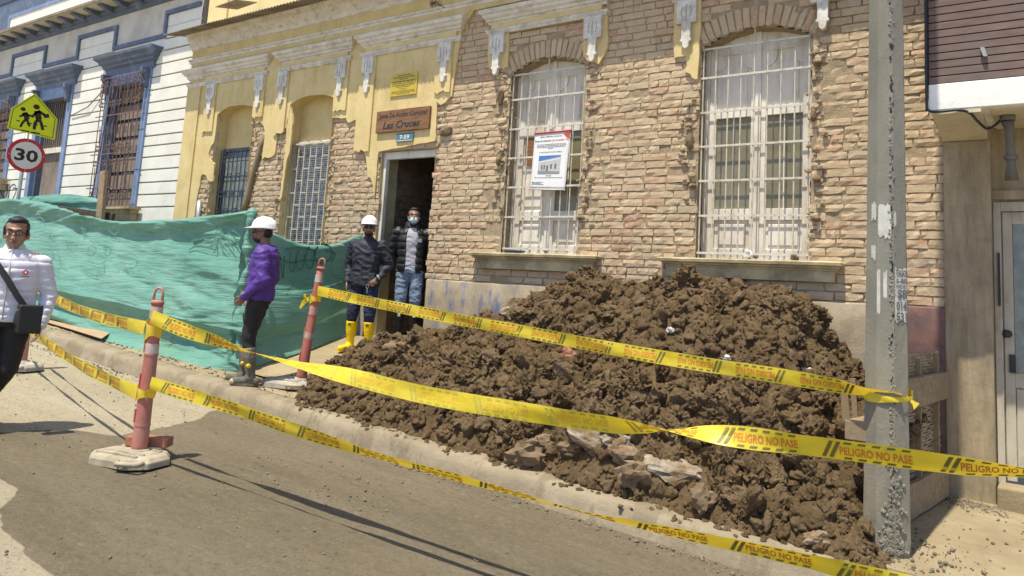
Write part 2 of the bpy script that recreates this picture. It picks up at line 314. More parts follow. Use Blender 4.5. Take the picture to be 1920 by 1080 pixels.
    M['skindark'] = simple('brown_skin', (0.21, 0.11, 0.068), 0.5, 0.12, 14)
    M['hair'] = simple('black_hair', (0.012, 0.010, 0.009), 0.5, 0.3, 60, 0.4, 150)
    M['lip'] = simple('lips', (0.25, 0.10, 0.08), 0.5, 0.1)
    M['eyewhite'] = simple('eye_white', (0.6, 0.57, 0.53), 0.3, 0.05)
    M['helmet'] = simple('white_hard_hat_plastic', (0.80, 0.80, 0.81), 0.28, 0.05, 6)
    M['purple'] = simple('purple_jacket_fabric', (0.080, 0.030, 0.250), 0.62, 0.2, 7, 0.25, 30)
    M['blackcloth'] = simple('black_work_trousers', (0.018, 0.018, 0.019), 0.8, 0.35, 9, 0.3, 30)
    M['navycloth'] = simple('dark_navy_jacket', (0.022, 0.026, 0.038), 0.7, 0.3, 9, 0.3, 30)
    M['denimdark'] = simple('dark_blue_jeans', (0.017, 0.025, 0.066), 0.8, 0.3, 9, 0.3, 60)
    M['denim'] = simple('faded_blue_jeans', (0.175, 0.245, 0.36), 0.8, 0.45, 5, 0.3, 60, (0.37, 0.44, 0.53), 0.5)
    M['whitejacket'] = simple('white_quilted_nylon', (0.66, 0.66, 0.74), 0.5, 0.06, 6, 0.15, 25)
    M['greyshirt'] = simple('grey_tee_shirt', (0.40, 0.40, 0.45), 0.85, 0.1, 8, 0.2, 25)
    M['greenshirt'] = simple('pale_green_shirt', (0.52, 0.70, 0.60), 0.8, 0.08, 8)
    M['puffer'] = simple('black_puffer_nylon', (0.016, 0.016, 0.018), 0.5, 0.25, 8, 0.2, 30)
    M['yellowboot'] = simple('yellow_rubber_boot', (0.80, 0.57, 0.005), 0.32, 0.08, 8)
    M['blackboot'] = simple('black_rubber_boot', (0.02, 0.02, 0.022), 0.35, 0.2, 10)
    M['mudboot'] = simple('mud_caked_boot', (0.105, 0.105, 0.085), 0.8, 0.4, 9, 0.5, 50, (0.29, 0.25, 0.18), 0.5)
    M['mask'] = simple('pale_blue_face_mask', (0.50, 0.66, 0.76), 0.8, 0.06, 10)
    M['bag'] = simple('black_bag_fabric', (0.014, 0.014, 0.015), 0.55, 0.25, 12, 0.2, 60)
    M['lens'] = simple('dark_lens', (0.01, 0.01, 0.012), 0.1, 0.0)
    M['metal'] = simple('bright_metal', (0.6, 0.6, 0.58), 0.25, 0.1, metal=0.8)
    M['logored'] = simple('jacket_badge_red', (0.5, 0.05, 0.06), 0.6, 0.05)
    M['plasticwhite'] = simple('white_plastic_litter', (0.58, 0.57, 0.54), 0.4, 0.05)
    M['upyellow'] = simple('pale_yellow_wall', (0.74, 0.60, 0.30), 0.8, 0.1, 3, 0.15, 25, (0.6, 0.5, 0.28), 0.15)
mk()

# ------------------------------------------------------------------ mesh helpers
ORG = {}
class MB:
    def __init__(s): s.v = []; s.f = []; s.mi = []; s.cur = 0
    def add(s, verts, faces, mi=None):
        b = len(s.v); s.v += [tuple(p) for p in verts]
        for f in faces: s.f.append(tuple(i + b for i in f)); s.mi.append(s.cur if mi is None else mi)
    def box(s, x0, x1, y0, y1, z0, z1, jit=0.0, mi=None):
        p = [(x0, y0, z0), (x1, y0, z0), (x1, y1, z0), (x0, y1, z0), (x0, y0, z1), (x1, y0, z1), (x1, y1, z1), (x0, y1, z1)]
        if jit: p = [tuple(c + random.uniform(-jit, jit) for c in q) for q in p]
        s.add(p, [(0, 3, 2, 1), (4, 5, 6, 7), (0, 1, 5, 4), (1, 2, 6, 5), (2, 3, 7, 6), (3, 0, 4, 7)], mi)
    def obox(s, o, ax, ay, az, mi=None):           # box from a corner and three edge vectors
        o, ax, ay, az = map(Vector, (o, ax, ay, az))
        p = [o, o + ax, o + ax + ay, o + ay, o + az, o + ax + az, o + ax + ay + az, o + ay + az]
        s.add(p, [(0, 3, 2, 1), (4, 5, 6, 7), (0, 1, 5, 4), (1, 2, 6, 5), (2, 3, 7, 6), (3, 0, 4, 7)], mi)
    def bar(s, a, b, w, d=None, up=(0, 0, 1), mi=None):
        a, b = Vector(a), Vector(b); t = (b - a).normalized(); u = Vector(up)
        if abs(t.dot(u)) > 0.95: u = Vector((0, 1, 0))
        n = t.cross(u).normalized(); u = n.cross(t); d = d or w
        s.obox(a - n * w / 2 - u * d / 2, (b - a), n * w, u * d, mi)
    def tube(s, pts, r, n=8, mi=None, cap=True):
        pts = [Vector(p) for p in pts]; rr = r if isinstance(r, (list, tuple)) else [r] * len(pts)
        rings = []; u = None
        for i, p in enumerate(pts):
            t = (pts[min(i + 1, len(pts) - 1)] - pts[max(i - 1, 0)]).normalized()
            if u is None:
                u = Vector((0, 0, 1)) if abs(t.z) < 0.9 else Vector((1, 0, 0))
            u = (u - t * u.dot(t)).normalized(); w = t.cross(u)
            rings.append([p + (u * math.cos(a) + w * math.sin(a)) * rr[i] for a in (2 * math.pi * k / n for k in range(n))])
        vs = [q for g in rings for q in g]; fs = []
        for i in range(len(pts) - 1):
            for k in range(n):
                fs.append((i * n + k, i * n + (k + 1) % n, (i + 1) * n + (k + 1) % n, (i + 1) * n + k))
        if cap: fs.append(tuple(range(n))[::-1]); fs.append(tuple((len(pts) - 1) * n + k for k in range(n)))
        s.add(vs, fs, mi)
    def prism(s, poly, o, ax, ay, dep, mi=None):   # polygon in a plane (o, ax, ay), extruded by vector dep
        o, ax, ay, dep = map(Vector, (o, ax, ay, dep))
        a = [o + ax * p[0] + ay * p[1] for p in poly]; n = len(a)
        s.add(a + [p + dep for p in a], [tuple(range(n)), tuple(range(n, 2 * n))[::-1]] + [(i, i + n, (i + 1) % n + n, (i + 1) % n) for i in range(n)], mi)
    def sheet(s, poly, o, ax, ay, mi=None):
        o, ax, ay = map(Vector, (o, ax, ay)); a = [o + ax * p[0] + ay * p[1] for p in poly]
        s.add(a, [tuple(range(len(a)))], mi)
    def grid(s, P, mi=None):                       # P: rows x cols of points
        r, c = len(P), len(P[0])
        s.add([p for row in P for p in row], [(i * c + j, i * c + j + 1, (i + 1) * c + j + 1, (i + 1) * c + j) for i in range(r - 1) for j in range(c - 1)], mi)
    def lathe(s, prof, o=(0, 0, 0), n=24, mi=None, sx=1, sy=1):
        o = Vector(o); vs = []
        for r, z in prof: vs += [o + Vector((r * sx * math.cos(2 * math.pi * k / n), r * sy * math.sin(2 * math.pi * k / n), z)) for k in range(n)]
        s.add(vs, [(i * n + k, i * n + (k + 1) % n, (i + 1) * n + (k + 1) % n, (i + 1) * n + k) for i in range(len(prof) - 1) for k in range(n)], mi)
    def mesh(s, name, off=(0, 0, 0), fix=False):
        me = bpy.data.meshes.new(name)
        o = Vector(off)
        me.from_pydata([(p[0] - o.x, p[1] - o.y, p[2] - o.z) for p in s.v], [], s.f)
        if any(s.mi): me.polygons.foreach_set('material_index', s.mi)
        if fix:
            bm = bmesh.new(); bm.from_mesh(me); bmesh.ops.recalc_face_normals(bm, faces=bm.faces); bm.to_mesh(me); bm.free()
        me.update(); return me
    def build(s, name, mats, parent=None, smooth=False, fix=True, bevel=0.0, label=None):
        off = ORG.get(parent.name, Vector()) if parent else Vector()
        return link(name, s.mesh(name, off, fix), mats, parent, smooth, bevel, label)
def link(name, me, mats, parent=None, smooth=False, bevel=0.0, label=None):
    if not isinstance(mats, (list, tuple)): mats = [mats]
    if not me.materials:
        for m in mats: me.materials.append(M[m] if isinstance(m, str) else m)
    if smooth: me.polygons.foreach_set('use_smooth', [True] * len(me.polygons))
    o = bpy.data.objects.new(name, me); COL.objects.link(o)
    if parent: o.parent = parent; ORG[o.name] = ORG.get(parent.name, Vector())
    if bevel:
        b = o.modifiers.new('bevel', 'BEVEL'); b.width = bevel; b.segments = 2; b.limit_method = 'ANGLE'; b.angle_limit = math.radians(40)
    if label: o['label'] = label
    return o
def tag(o, label, cat, group=None):
    o['label'] = label; o['category'] = cat
    if group: o['group'] = group
    return o
def thing(name, label, cat, loc=(0, 0, 0), group=None):
    o = bpy.data.objects.new(name, None); COL.objects.link(o); o.location = loc; o.empty_display_size = 0.2
    ORG[o.name] = Vector(loc)
    return tag(o, label, cat, group)
def struct(o): o['kind'] = 'structure'; return o
def stuff(o): o['kind'] = 'stuff'; return o
def fbm(x, y, z, oct=4, gain=0.55):
    a, s, f = 1.0, 0.0, 1.0
    for _ in range(oct):
        s += a * noise.noise((x * f, y * f, z * f)); a *= gain; f *= 2.03
    return s
def crom(P, t):                                    # Catmull-Rom through a list of Vectors, t in 0..len-1
    i = min(int(t), len(P) - 2); f = t - i
    p0, p1, p2, p3 = P[max(i - 1, 0)], P[i], P[i + 1], P[min(i + 2, len(P) - 1)]
    return 0.5 * ((2 * p1) + (p2 - p0) * f + (2 * p0 - 5 * p1 + 4 * p2 - p3) * f * f + (3 * p1 - p0 - 3 * p2 + p3) * f ** 3)
def inpoly(p, poly):
    x, y = p; c = False; n = len(poly); j = n - 1
    for i in range(n):
        xi, yi = poly[i]; xj, yj = poly[j]
        if (yi > y) != (yj > y) and x < (xj - xi) * (y - yi) / (yj - yi) + xi: c = not c
        j = i
    return c
FONT = {}
def text2d(s, bold=0.0, shear=0.0):
    k = (s, bold, shear)
    if k in FONT: return FONT[k]
    c = bpy.data.curves.new('t', 'FONT'); c.body = s; c.size = 1.0; c.offset = bold; c.shear = shear; c.resolution_u = 2
    o = bpy.data.objects.new('t', c); COL.objects.link(o)
    dg = bpy.context.evaluated_depsgraph_get(); me = bpy.data.meshes.new_from_object(o.evaluated_get(dg))
    v = np.array([tuple(p.co[:2]) for p in me.vertices]); f = [tuple(p.vertices) for p in me.polygons]
    bpy.data.objects.remove(o); bpy.data.curves.remove(c); bpy.data.meshes.remove(me)
    v -= v.min(0); FONT[k] = (v, f, v.max(0)); return FONT[k]
def put_text(mb, s, o, ax, ay, w=None, h=None, bold=0.0, shear=0.0, mi=None, center=False):
    v, f, ext = text2d(s, bold, shear); o, ax, ay = Vector(o), Vector(ax), Vector(ay)
    kx = w / ext[0] if w else h / ext[1]; ky = h / ext[1] if h else kx
    dx = -ext[0] * kx / 2 if center else 0
    mb.add([o + ax * (p[0] * kx + dx) + ay * (p[1] * ky) for p in v], f, mi)
XA, YA, ZA = Vector((1, 0, 0)), Vector((0, 1, 0)), Vector((0, 0, 1))
# ================================================================== ground
def grid_mesh(name, xs, ys, fz, fx=None):
    X, Yy = np.meshgrid(xs, ys); Z = np.array([[fz(x, y) for x in xs] for y in ys])
    n = len(xs); m = len(ys)
    v = np.stack([X, Yy, Z], -1).reshape(-1, 3)
    i = np.arange(m - 1)[:, None] * n + np.arange(n - 1)[None, :]
    f = np.stack([i, i + 1, i + n + 1, i + n], -1).reshape(-1, 4)
    me = bpy.data.meshes.new(name); me.from_pydata(v.tolist(), [], f.tolist()); return me
g = MB(); g.sheet([(-300, -300), (300, -300), (300, 300), (-300, 300)], (0, 0, -0.03), (1, 0, -0.053), (0, 1, 0))
struct(g.build('ground', 'road'))
xs = np.arange(-16, 2.6, 0.05); ys = np.arange(-7.6, -2.5, 0.05)
me = grid_mesh('road', xs, ys, lambda x, y: zroad(x) + 0.006 * noise.noise((x * 1.1, y * 1.1, 3)) + 0.003 * noise.noise((x * 5, y * 5, 1)))
dry1 = [(-700, 700), (0, 812), (60, 805), (140, 806), (215, 818), (300, 803), (372, 786), (392, 772), (430, 762), (330, 700), (200, 640), (90, 590), (-200, 500)]
dry2 = [(-600, 800), (-60, 880), (0, 893), (38, 918), (30, 930), (-2, 950), (2, 985), (30, 1010), (55, 1050), (115, 1085), (150, 1200), (-600, 1400)]
D1 = [tuple(atr(*p)[:2]) for p in dry1]; D2 = [tuple(atr(*p)[:2]) for p in dry2]
a = me.attributes.new('damp', 'FLOAT', 'POINT')
val = np.array([0.0 if (inpoly((v.co.x, v.co.y), D1) or inpoly((v.co.x, v.co.y), D2)) else 1.0 for v in me.vertices])
V2 = val.reshape(len(ys), len(xs))
for _ in range(2):
    p = np.pad(V2, 1, mode='edge'); V2 = (p[:-2, 1:-1] + p[2:, 1:-1] + p[1:-1, :-2] + p[1:-1, 2:] + 2 * p[1:-1, 1:-1]) / 6
a.data.foreach_set('value', V2.reshape(-1).astype(np.float32))
road = struct(link('road', me, 'road', smooth=True))
xs = np.arange(-24, 3.0, 0.06); ys = np.concatenate([np.arange(-2.5, 0.06, 0.06), [0.35]])
me = grid_mesh('pavement', xs, ys, lambda x, y: zwalk(x, y) + 0.012 * noise.noise((x * 1.3, y * 1.3, 9)) + 0.006 * noise.noise((x * 6, y * 6, 2)))
struct(link('pavement', me, 'walk', smooth=True))
def kerb_y(x): return -2.60 + (0.0 if x > -9 else 0.10 * min(1, (-9 - x) / 3))
prof = [(-0.075, -0.22), (-0.068, -0.03), (-0.05, 0.02), (-0.03, 0.10), (-0.012, 0.145), (0.012, 0.163), (0.05, 0.172), (0.16, 0.176), (0.26, 0.17), (0.27, 0.0)]
P = []
for (dy, dz) in prof:
    row = []
    for x in np.arange(-24, 3.0, 0.05):
        n = 0.022 * noise.noise((x * 2.2, dz * 6, 5)) + 0.014 * noise.noise((x * 9, dz * 20, 7)) + 0.006 * noise.noise((x * 25, dz * 50, 7))
        row.append((x, kerb_y(x) + dy + (n if dy < 0.1 else 0), zroad(x) + dz + (n * 0.7 if dz > 0.1 else 0)))
    P.append(row)
k = MB(); k.grid(P); struct(k.build('kerb', 'kerb', smooth=True, fix=True))

# ================================================================== the brick house
H = thing('brick_house', 'long old house stripped to bare brick, yellow plaster left round its doorway', 'house', (-6.8, 0.0, 0.55))
WIN = {'a': (-11.84, -10.82), 'b': (-9.90, -8.87), 'w1': (-5.62, -4.52), 'w2': (-3.10, -1.94)}
SPR, RISE = 4.44, 0.165
DOOR = (-7.80, -6.80, 0.5, 3.575)
def ztop(k, x):
    a, b = WIN[k]; c, h = (a + b) / 2, (b - a) / 2
    return SPR + RISE * (1 - ((x - c) / h) ** 2)
def opening(x, z, pad=0.0):
    for k, (a, b) in WIN.items():
        zb = 1.9 if k in 'ab' else 2.17
        if a - pad < x < b + pad and zb - pad < z < (ztop(k, min(max(x, a), b)) + pad): return True
    return DOOR[0] - pad < x < DOOR[1] + pad and z < DOOR[3] + pad
# backing of mud mortar
xs = np.arange(-12.82, -0.70, 0.035); zs = np.arange(0.1, 5.62, 0.035)
vs = [(x, 0.003 + 0.008 * noise.noise((x * 7, 0, z * 9)) + 0.007 * noise.noise((x * 23, 4, z * 27)), z) for z in zs for x in xs]
n = len(xs)
fs = [(i * n + j, i * n + j + 1, (i + 1) * n + j + 1, (i + 1) * n + j) for i in range(len(zs) - 1) for j in range(n - 1) if not opening(xs[j] + 0.0175, zs[i] + 0.0175)]
b = MB(); b.add(vs, fs); b.build('wall', 'mortar', H, smooth=True, fix=False)
# reveals of the openings
def outline(k, zb):
    a, c = WIN[k]; pts = [(a, zb)]
    for i in range(13): x = a + (c - a) * i / 12; pts.append((x, ztop(k, x)))
    pts.append((c, zb)); return pts
for k in WIN:
    pts = outline(k, 1.9 if k in 'ab' else 2.1); dense = []
    for p, q in zip(pts[:-1], pts[1:]):
        m = max(1, int(math.dist(p, q) / 0.06))
        dense += [(p[0] + (q[0] - p[0]) * t / m, p[1] + (q[1] - p[1]) * t / m) for t in range(m)]
    dense.append(pts[-1]); P = []
    rough = 0.022 if k[0] == 'w' else 0.004
    for y in ((0.02, 0.06, 0.10, 0.14, 0.30) if k[0] == 'w' else (-0.036, 0.05, 0.12, 0.2, 0.32)):
        P.append([(x + rough * noise.noise((x * 14, y * 22, z * 14)), y + (rough * 0.8 * noise.noise((x * 19, 7, z * 19)) if y < 0.2 else 0), z + rough * 0.6 * noise.noise((z * 15, y * 20, x * 15))) for x, z in dense])
    r = MB(); r.grid(P); r.build('reveal', 'mortar' if k[0] == 'w' else 'yellow', H, smooth=True, fix=False)

# ---- yellow plaster: what is left of it, outlined on the facade
def poly(s, y=0.0):
    out = []
    for t in s.split():
        u, v = map(float, t.split(',')); p = at(u, v, y); out.append((p.x, p.z))
    return out
def fracture(pts, amp=0.012, step=0.05):           # break long plaster edges into an uneven line
    out = []
    for i, p in enumerate(pts):
        q = pts[(i + 1) % len(pts)]; L = math.dist(p, q); m = max(1, int(L / step)); nx, nz = (q[1] - p[1]) / (L + 1e-9), -(q[0] - p[0]) / (L + 1e-9)
        for t in range(m):
            f = t / m; x, z = p[0] + (q[0] - p[0]) * f, p[1] + (q[1] - p[1]) * f
            d = amp * noise.noise((x * 9, 3, z * 9)) * (0 if t == 0 else 1); out.append((x + nx * d, z + nz * d))
    return out
PL = []
# left strip and everything round niche A
PL.append(poly('372,104 390,100 560,66 560,150 547,193 546,200 543,214 541,228 540,240 531,243 523,243 522,262 520,278 518,290 512,295 505,297 500,295 494,300 496,280 499,262 500,248 497,236 491,229 486,231 482,233 480,225 480,203 474,200 466,198.5 458,197.5 448,198 438,199.5 428,203 419,208.5 411,216 409,236 406,258 404,268 398,276 394,288 395,297 400,303 405,307 404,322 403,340 398,341 392,338 390,330 385,327 380,330 378,345 372,372 366,420 352,440 330,440 337,372 357,180'))
# between niche A / B reveal strip on the left of B and round its arch to the door
PL.append(poly('540,241 548,196 553,192 561,187.5 572,183 584,180 597,178.5 610,178.5 622,181 630,185 628,205 627,222 634,221 644,223 652,222 655,231 660,230 668,226 677,226 681,232 682,262 685,280 690,300 692,318 692,331 698,334 703,352 705,372 707,350 711,300 713,285 819,265 822,212 822,192 829,198 838,193 843,186 850,181 853,160 858,128 862,100 868,60 890,24 896,10 560,66'))
PL.append(poly('540,242 541,262 537,282 539,287 536,300 533,330 528,372 531,372 537,332 541,300 546,288 549,262 552,232 549,200'))
# plaster left behind the pendants of the two big windows
PL.append(poly('918,58 958,52 956,95 955,130 952,126 948,131 940,128 934,135 927,125 921,131 918,110'))
PL.append(poly('1097,30 1142,20 1142,90 1136,104 1133,108 1125,122 1120,119 1114,115 1108,118 1101,112 1096,104'))
PL.append(poly('1268,-40 1318,-50 1316,60 1314,76 1313,112 1310,150 1305,150 1300,147 1297,140 1289,137 1286,133 1291,123 1288,111 1290,107 1275,108 1267,110 1266,85'))
PL.append(poly('1520,-40 1560,-50 1560,-18 1548,0 1541,6 1530,4 1520,-14'))
PL.append(poly('868,52 880,28 896,6 1000,-14 1000,-60 800,-40 700,0 640,40 640,80'))
for i_, p in enumerate(PL):
    f = fracture(p); b = MB(); b.prism([(x, z) for x, z in f], (0, -0.034 - 0.0013 * i_, 0), XA, ZA, (0, 0.034 + 0.0017 * i_, 0)); b.build('plaster', 'yellow', H)
def covered(x0, x1, z0, z1):
    c = [(x0, z0), (x1, z0), (x0, z1), (x1, z1), ((x0 + x1) / 2, (z0 + z1) / 2)]
    return any(all(inpoly(q, p) for q in c) for p in PL)
# upper part of the facade behind frieze and cornice
b = MB(); b.box(-12.80, -0.8, -0.041, -0.003, 5.40, 5.75); b.build('frieze', 'yellow', H)
b = MB(); b.box(-12.8, -7.87, 0.36, 0.46, 0.2, 8.0); b.box(-6.73, -0.5, 0.36, 0.46, 0.2, 8.0); b.box(-7.87, -6.73, 0.36, 0.46, 4.05, 8.0); stuff(b.build('leak_backing', 'darkroom', H))  # dark slabs added behind the openings to block light leaks
# pilaster strips under the pendants
ST = [(-12.80, -12.40, 1.0, 5.0), (-12.23, -11.92, 4.15, 5.0), (-10.82 + 0.0, -10.56, 4.30, 5.0), (-10.24, -9.97, 3.98, 5.0), (-8.86, -8.58, 4.24, 5.0), (-8.33, -8.02, 3.6, 5.0), (-6.86, -6.575, 4.32, 5.0)]
for (x0, x1, z0, z1) in ST:
    b = MB(); n_ = 8; low = [(x0 + (x1 - x0) * i / n_, z0 + (0.05 * noise.noise((i * 1.7, x0, 2)) if z0 > 2 else 0)) for i in range(n_ + 1)]
    b.prism(low + [(x1, z1), (x0, z1)], (0, -0.062, 0), XA, ZA, (0, 0.03, 0)); b.build('pilaster', 'yellow', H)
# niche backs (blind yellow wall above the low windows)
for k in 'ab':
    a, c = WIN[k]; pts = [(a - 0.02, 3.87)] + [(a + (c - a) * i / 12, ztop(k, a + (c - a) * i / 12) + 0.03) for i in range(13)] + [(c + 0.02, 3.87)]
    b = MB(); b.prism(pts, (0, 0.20, 0), XA, ZA, (0, 0.05, 0)); b.build('niche_back', 'yellow', H)

# ---- bricks
CH = 0.0836; Z0 = 1.815
def brick_variant(seed):
    r = random.Random(seed); nx, nz = 5, 3; vs = []; fs = []
    tilt = r.uniform(-0.005, 0.005)
    for j in range(nz):
        for i in range(nx):
            x = -0.5 + i / (nx - 1); z = -0.5 + j / (nz - 1); edge = (i in (0, nx - 1)) + (j in (0, nz - 1))
            jx = r.uniform(-0.02, 0.02); jz = r.uniform(-0.055, 0.055)
            y = r.uniform(-0.0022, 0.0022) + tilt * x + (0.0015 if edge == 1 else 0.005 if edge == 2 else 0)
            if edge and r.random() < 0.24: y += r.uniform(0.004, 0.012)
            vs.append((x + jx * (1 if edge else 1), y, z + jz))
    fs += [(j * nx + i, j * nx + i + 1, (j + 1) * nx + i + 1, (j + 1) * nx + i) for j in range(nz - 1) for i in range(nx - 1)]
    rim = [i for i in range(nx)] + [j * nx + nx - 1 for j in range(1, nz)] + [(nz - 1) * nx + i for i in range(nx - 2, -1, -1)] + [j * nx for j in range(nz - 2, 0, -1)]
    b0 = len(vs)
    for i in rim: p = vs[i]; vs.append((p[0] * 1.0, 0.05, p[2] * 1.0))
    m = len(rim)
    fs += [(rim[(t + 1) % m], rim[t], b0 + t, b0 + (t + 1) % m) for t in range(m)]
    return vs, fs
BV = [brick_variant(i) for i in range(28)]
BR = []                                            # (x, z, w, h, y, rot, variant)
zc = Z0; row = 0
rb = random.Random(11)
while zc < 5.42:
    x = -12.80 - rb.uniform(0, 0.1); odd = row % 2
    pattern_header = rb.random() < 0.28
    while x < -0.78:
        w = rb.choice((0.125, 0.13)) if (rb.random() < (0.75 if pattern_header else 0.14)) else rb.uniform(0.235, 0.285)
        x1 = min(x + w, -0.78); h = CH - rb.uniform(0.008, 0.017); g = rb.uniform(0.008, 0.018)
        xa, xb = max(x + g / 2, -12.79), x1 - g / 2
        zz = zc + CH / 2 + 0.004 * noise.noise((x * 0.9, row * 0.37, 0)) * 2
        # cut at openings
        ok = xb - xa > 0.05
        if ok:
            for (a, c, kk) in [(WIN[k][0], WIN[k][1], k) for k in WIN] + [(DOOR[0], DOOR[1], 'd')]:
                zb, zt = (1.9, None) if kk in 'ab' else ((2.17, None) if kk != 'd' else (0, DOOR[3]))
                if kk == 'd': top = zt
                else: top = (ztop(kk, min(max((xa + xb) / 2, a), c)) + (0.235 if kk[0] == 'w' else 0.0))
                if zz + h / 2 > zb and zz - h / 2 < top:
                    if zz > SPR and kk[0] == 'w':   # leave room for the arch bricks
                        if xa > a - 0.06 and xb < c + 0.06: ok = False
                        elif xa < a - 0.06 < xb: xb = a - 0.07
                        elif xa < c + 0.06 < xb: xa = c + 0.07
                    elif xa > a - 0.02 and xb < c + 0.02: ok = False
                    elif xa < a < xb: xb = a - rb.uniform(-0.02, 0.03)
                    elif xa < c < xb: xa = c + rb.uniform(-0.02, 0.03)
            if ok and xb - xa > 0.05 and not covered(xa, xb, zz - h / 2, zz + h / 2):
                y = -0.011 + rb.uniform(-0.0045, 0.0045) + 0.005 * noise.noise((x * 0.8, 1, zz * 0.8))
                near = min([abs(xa - WIN[k][1]) for k in ('w1', 'w2')] + [abs(xb - WIN[k][0]) for k in ('w1', 'w2')])
                if near < 0.14 and zz < SPR + 0.1 and rb.random() < 0.55:
                    y += rb.uniform(-0.01, 0.04)
                if not (rb.random() < 0.012): BR.append(((xa + xb) / 2, zz, xb - xa, h, y, rb.uniform(-0.015, 0.015), rb.randrange(28)))
        x = x1
    zc += CH; row += 1
for k in ('w1', 'w2'):                             # standing bricks of the two arches
    a, c = WIN[k]; cx = (a + c) / 2; hw = (c - a) / 2 + 0.03; N = 17
    R = (hw * hw + RISE * RISE) / (2 * RISE); cz = SPR + RISE - R
    th = math.asin(hw / R)
    for i in range(N):
        t = -th + 2 * th * (i + 0.5) / N; rr = R + 0.115
        BR.append((cx + rr * math.sin(t), cz + rr * math.cos(t), 2 * th * R / N - 0.010, 0.215 + rb.uniform(-0.012, 0.012), -0.010 + rb.uniform(-0.006, 0.006), -t, rb.randrange(28)))
def size_px(bk):
    u, v, d = proj((bk[0], 0, bk[1]))
    if not (0 < u < 1920 and 0 < v < 1080): return 0
    if 1618 < u < 1700: return 0
    u2, _, _ = proj((bk[0] + bk[2] / 2, 0, bk[1])); u1, _, _ = proj((bk[0] - bk[2] / 2, 0, bk[1]))
    return (u2 - u1) * bk[3] / d
order = sorted(range(len(BR)), key=lambda i: -size_px(BR[i]))
single = set(order[:300])
bmesh_cache = []
for vs, fs in BV:
    me = bpy.data.meshes.new('brick'); me.from_pydata(vs, [], fs); me.materials.append(M['brick']); bmesh_cache.append(me)
fill = MB()
for i, (x, z, w, h, y, rot, var) in enumerate(BR):
    if i in single:
        o = bpy.data.objects.new('brick', bmesh_cache[var]); COL.objects.link(o); o.parent = H
        o.location = Vector((x, y, z)) - ORG[H.name]; o.scale = (w, 1, h); o.rotation_euler = (0, -rot if abs(rot) < 0.05 else -rot, 0)
        if abs(rot) > 0.0: o.rotation_euler = (0, -rot, 0) if abs(rot) < 0.02 else (0, -rot, 0)
    else:
        vs, fs = BV[var]; cr, sr = math.cos(-rot), math.sin(-rot)
        fill.add([(x + (p[0] * w) * cr + (p[2] * h) * sr, y + p[1], z - (p[0] * w) * sr + (p[2] * h) * cr) for p in vs], fs)
stuff(fill.build('brickwork', 'brick', H, fix=False))
# broken stumps of brick and lumps of mortar down the sides of the stripped windows
rub = MB(); rr = random.Random(5)
def lump(mb, c, r, seed, sub=1, sq=(1, 1, 1), flat=0.35):
    bm = bmesh.new(); bmesh.ops.create_icosphere(bm, subdivisions=sub, radius=1.0)
    vs = []
    for v in bm.verts:
        d = 1 + flat * noise.noise(v.co * 1.3 + Vector((seed * 3.1, seed * 1.7, seed))) + flat * 0.5 * noise.noise(v.co * 3.1 + Vector((seed, seed * 2.3, 4)))
        vs.append((c[0] + v.co.x * d * r * sq[0], c[1] + v.co.y * d * r * sq[1], c[2] + v.co.z * d * r * sq[2]))
    mb.add(vs, [tuple(x.index for x in f.verts) for f in bm.faces]); bm.free()
for (xc, wd, za, zb_, cnt) in [(-5.70, 0.15, 2.6, 4.45, 70), (-4.43, 0.13, 2.5, 4.45, 70), (-3.20, 0.12, 2.7, 3.9, 40), (-1.86, 0.10, 2.4, 4.4, 60), (-10.70, 0.16, 2.4, 4.25, 45), (-10.02, 0.10, 2.4, 4.0, 45), (-8.80, 0.10, 2.0, 4.2, 50), (-8.1, 0.1, 2.2, 2.9, 24), (-6.72, 0.09, 2.4, 4.25, 30), (-11.93, 0.10, 2.4, 3.2, 30)]:
    for i in range(cnt):
        s = rr.uniform(0.012, 0.036)
        lump(rub, (xc + rr.gauss(0, wd * 0.42), -0.012 + rr.uniform(-0.015, 0.03), rr.uniform(za, zb_)), s, rr.random() * 40, 1, (rr.uniform(0.7, 1.6), 0.8, rr.uniform(0.6, 1.1)), 0.5)
stuff(rub.build('broken_mortar', 'mortar', H, fix=False))
# a few larger grey stones left in the edge of the wall
for (u, v, su, sv) in [(835, 246, 28, 20), (938, 180, 12, 34), (935, 300, 11, 22), (1293, 265, 13, 34), (1298, 348, 14, 9), (1531, 335, 14, 12), (1530, 410, 14, 14), (1532, 118, 12, 12), (1088, 408, 16, 9), (1525, 215, 9, 26)]:
    p = at(u, v, -0.03); d = proj(p)[2]; b = MB()
    lump(b, (p.x, -0.02, p.z), 1.0, u, 2, (su / 2 * d / FPX * 1.15, 0.05, sv / 2 * d / FPX), 0.3); b.build('wall_stone', 'stone', H, smooth=False, fix=False)

# ---- plinth
for (x0, x1, m_) in [(-12.80, -7.86, 'plinth'), (-6.76, -1.24, 'plinth'), (-1.24, -0.79, 'redplinth')]:
    P = []
    xs_ = np.linspace(x0, x1, max(4, int((x1 - x0) / 0.08)))
    for (dy, z) in [(0.0, 1.812), (-0.024, 1.808), (-0.034, 1.79), (-0.036, 1.5), (-0.036, 1.1), (-0.036, 0.2)]:
        P.append([(x, dy + 0.004 * noise.noise((x * 5, 0, z * 5)), z + (0.006 * noise.noise((x * 6, 2, 1)) if z > 1.7 else 0)) for x in xs_])
    b = MB(); b.grid(P); b.build('plinth', m_, H, smooth=True)
b = MB(); b.box(-6.76, -5.3, -0.10, -0.03, 0.3, 1.07); b.build('plinth_ledge', 'plinth', H, bevel=0.01)

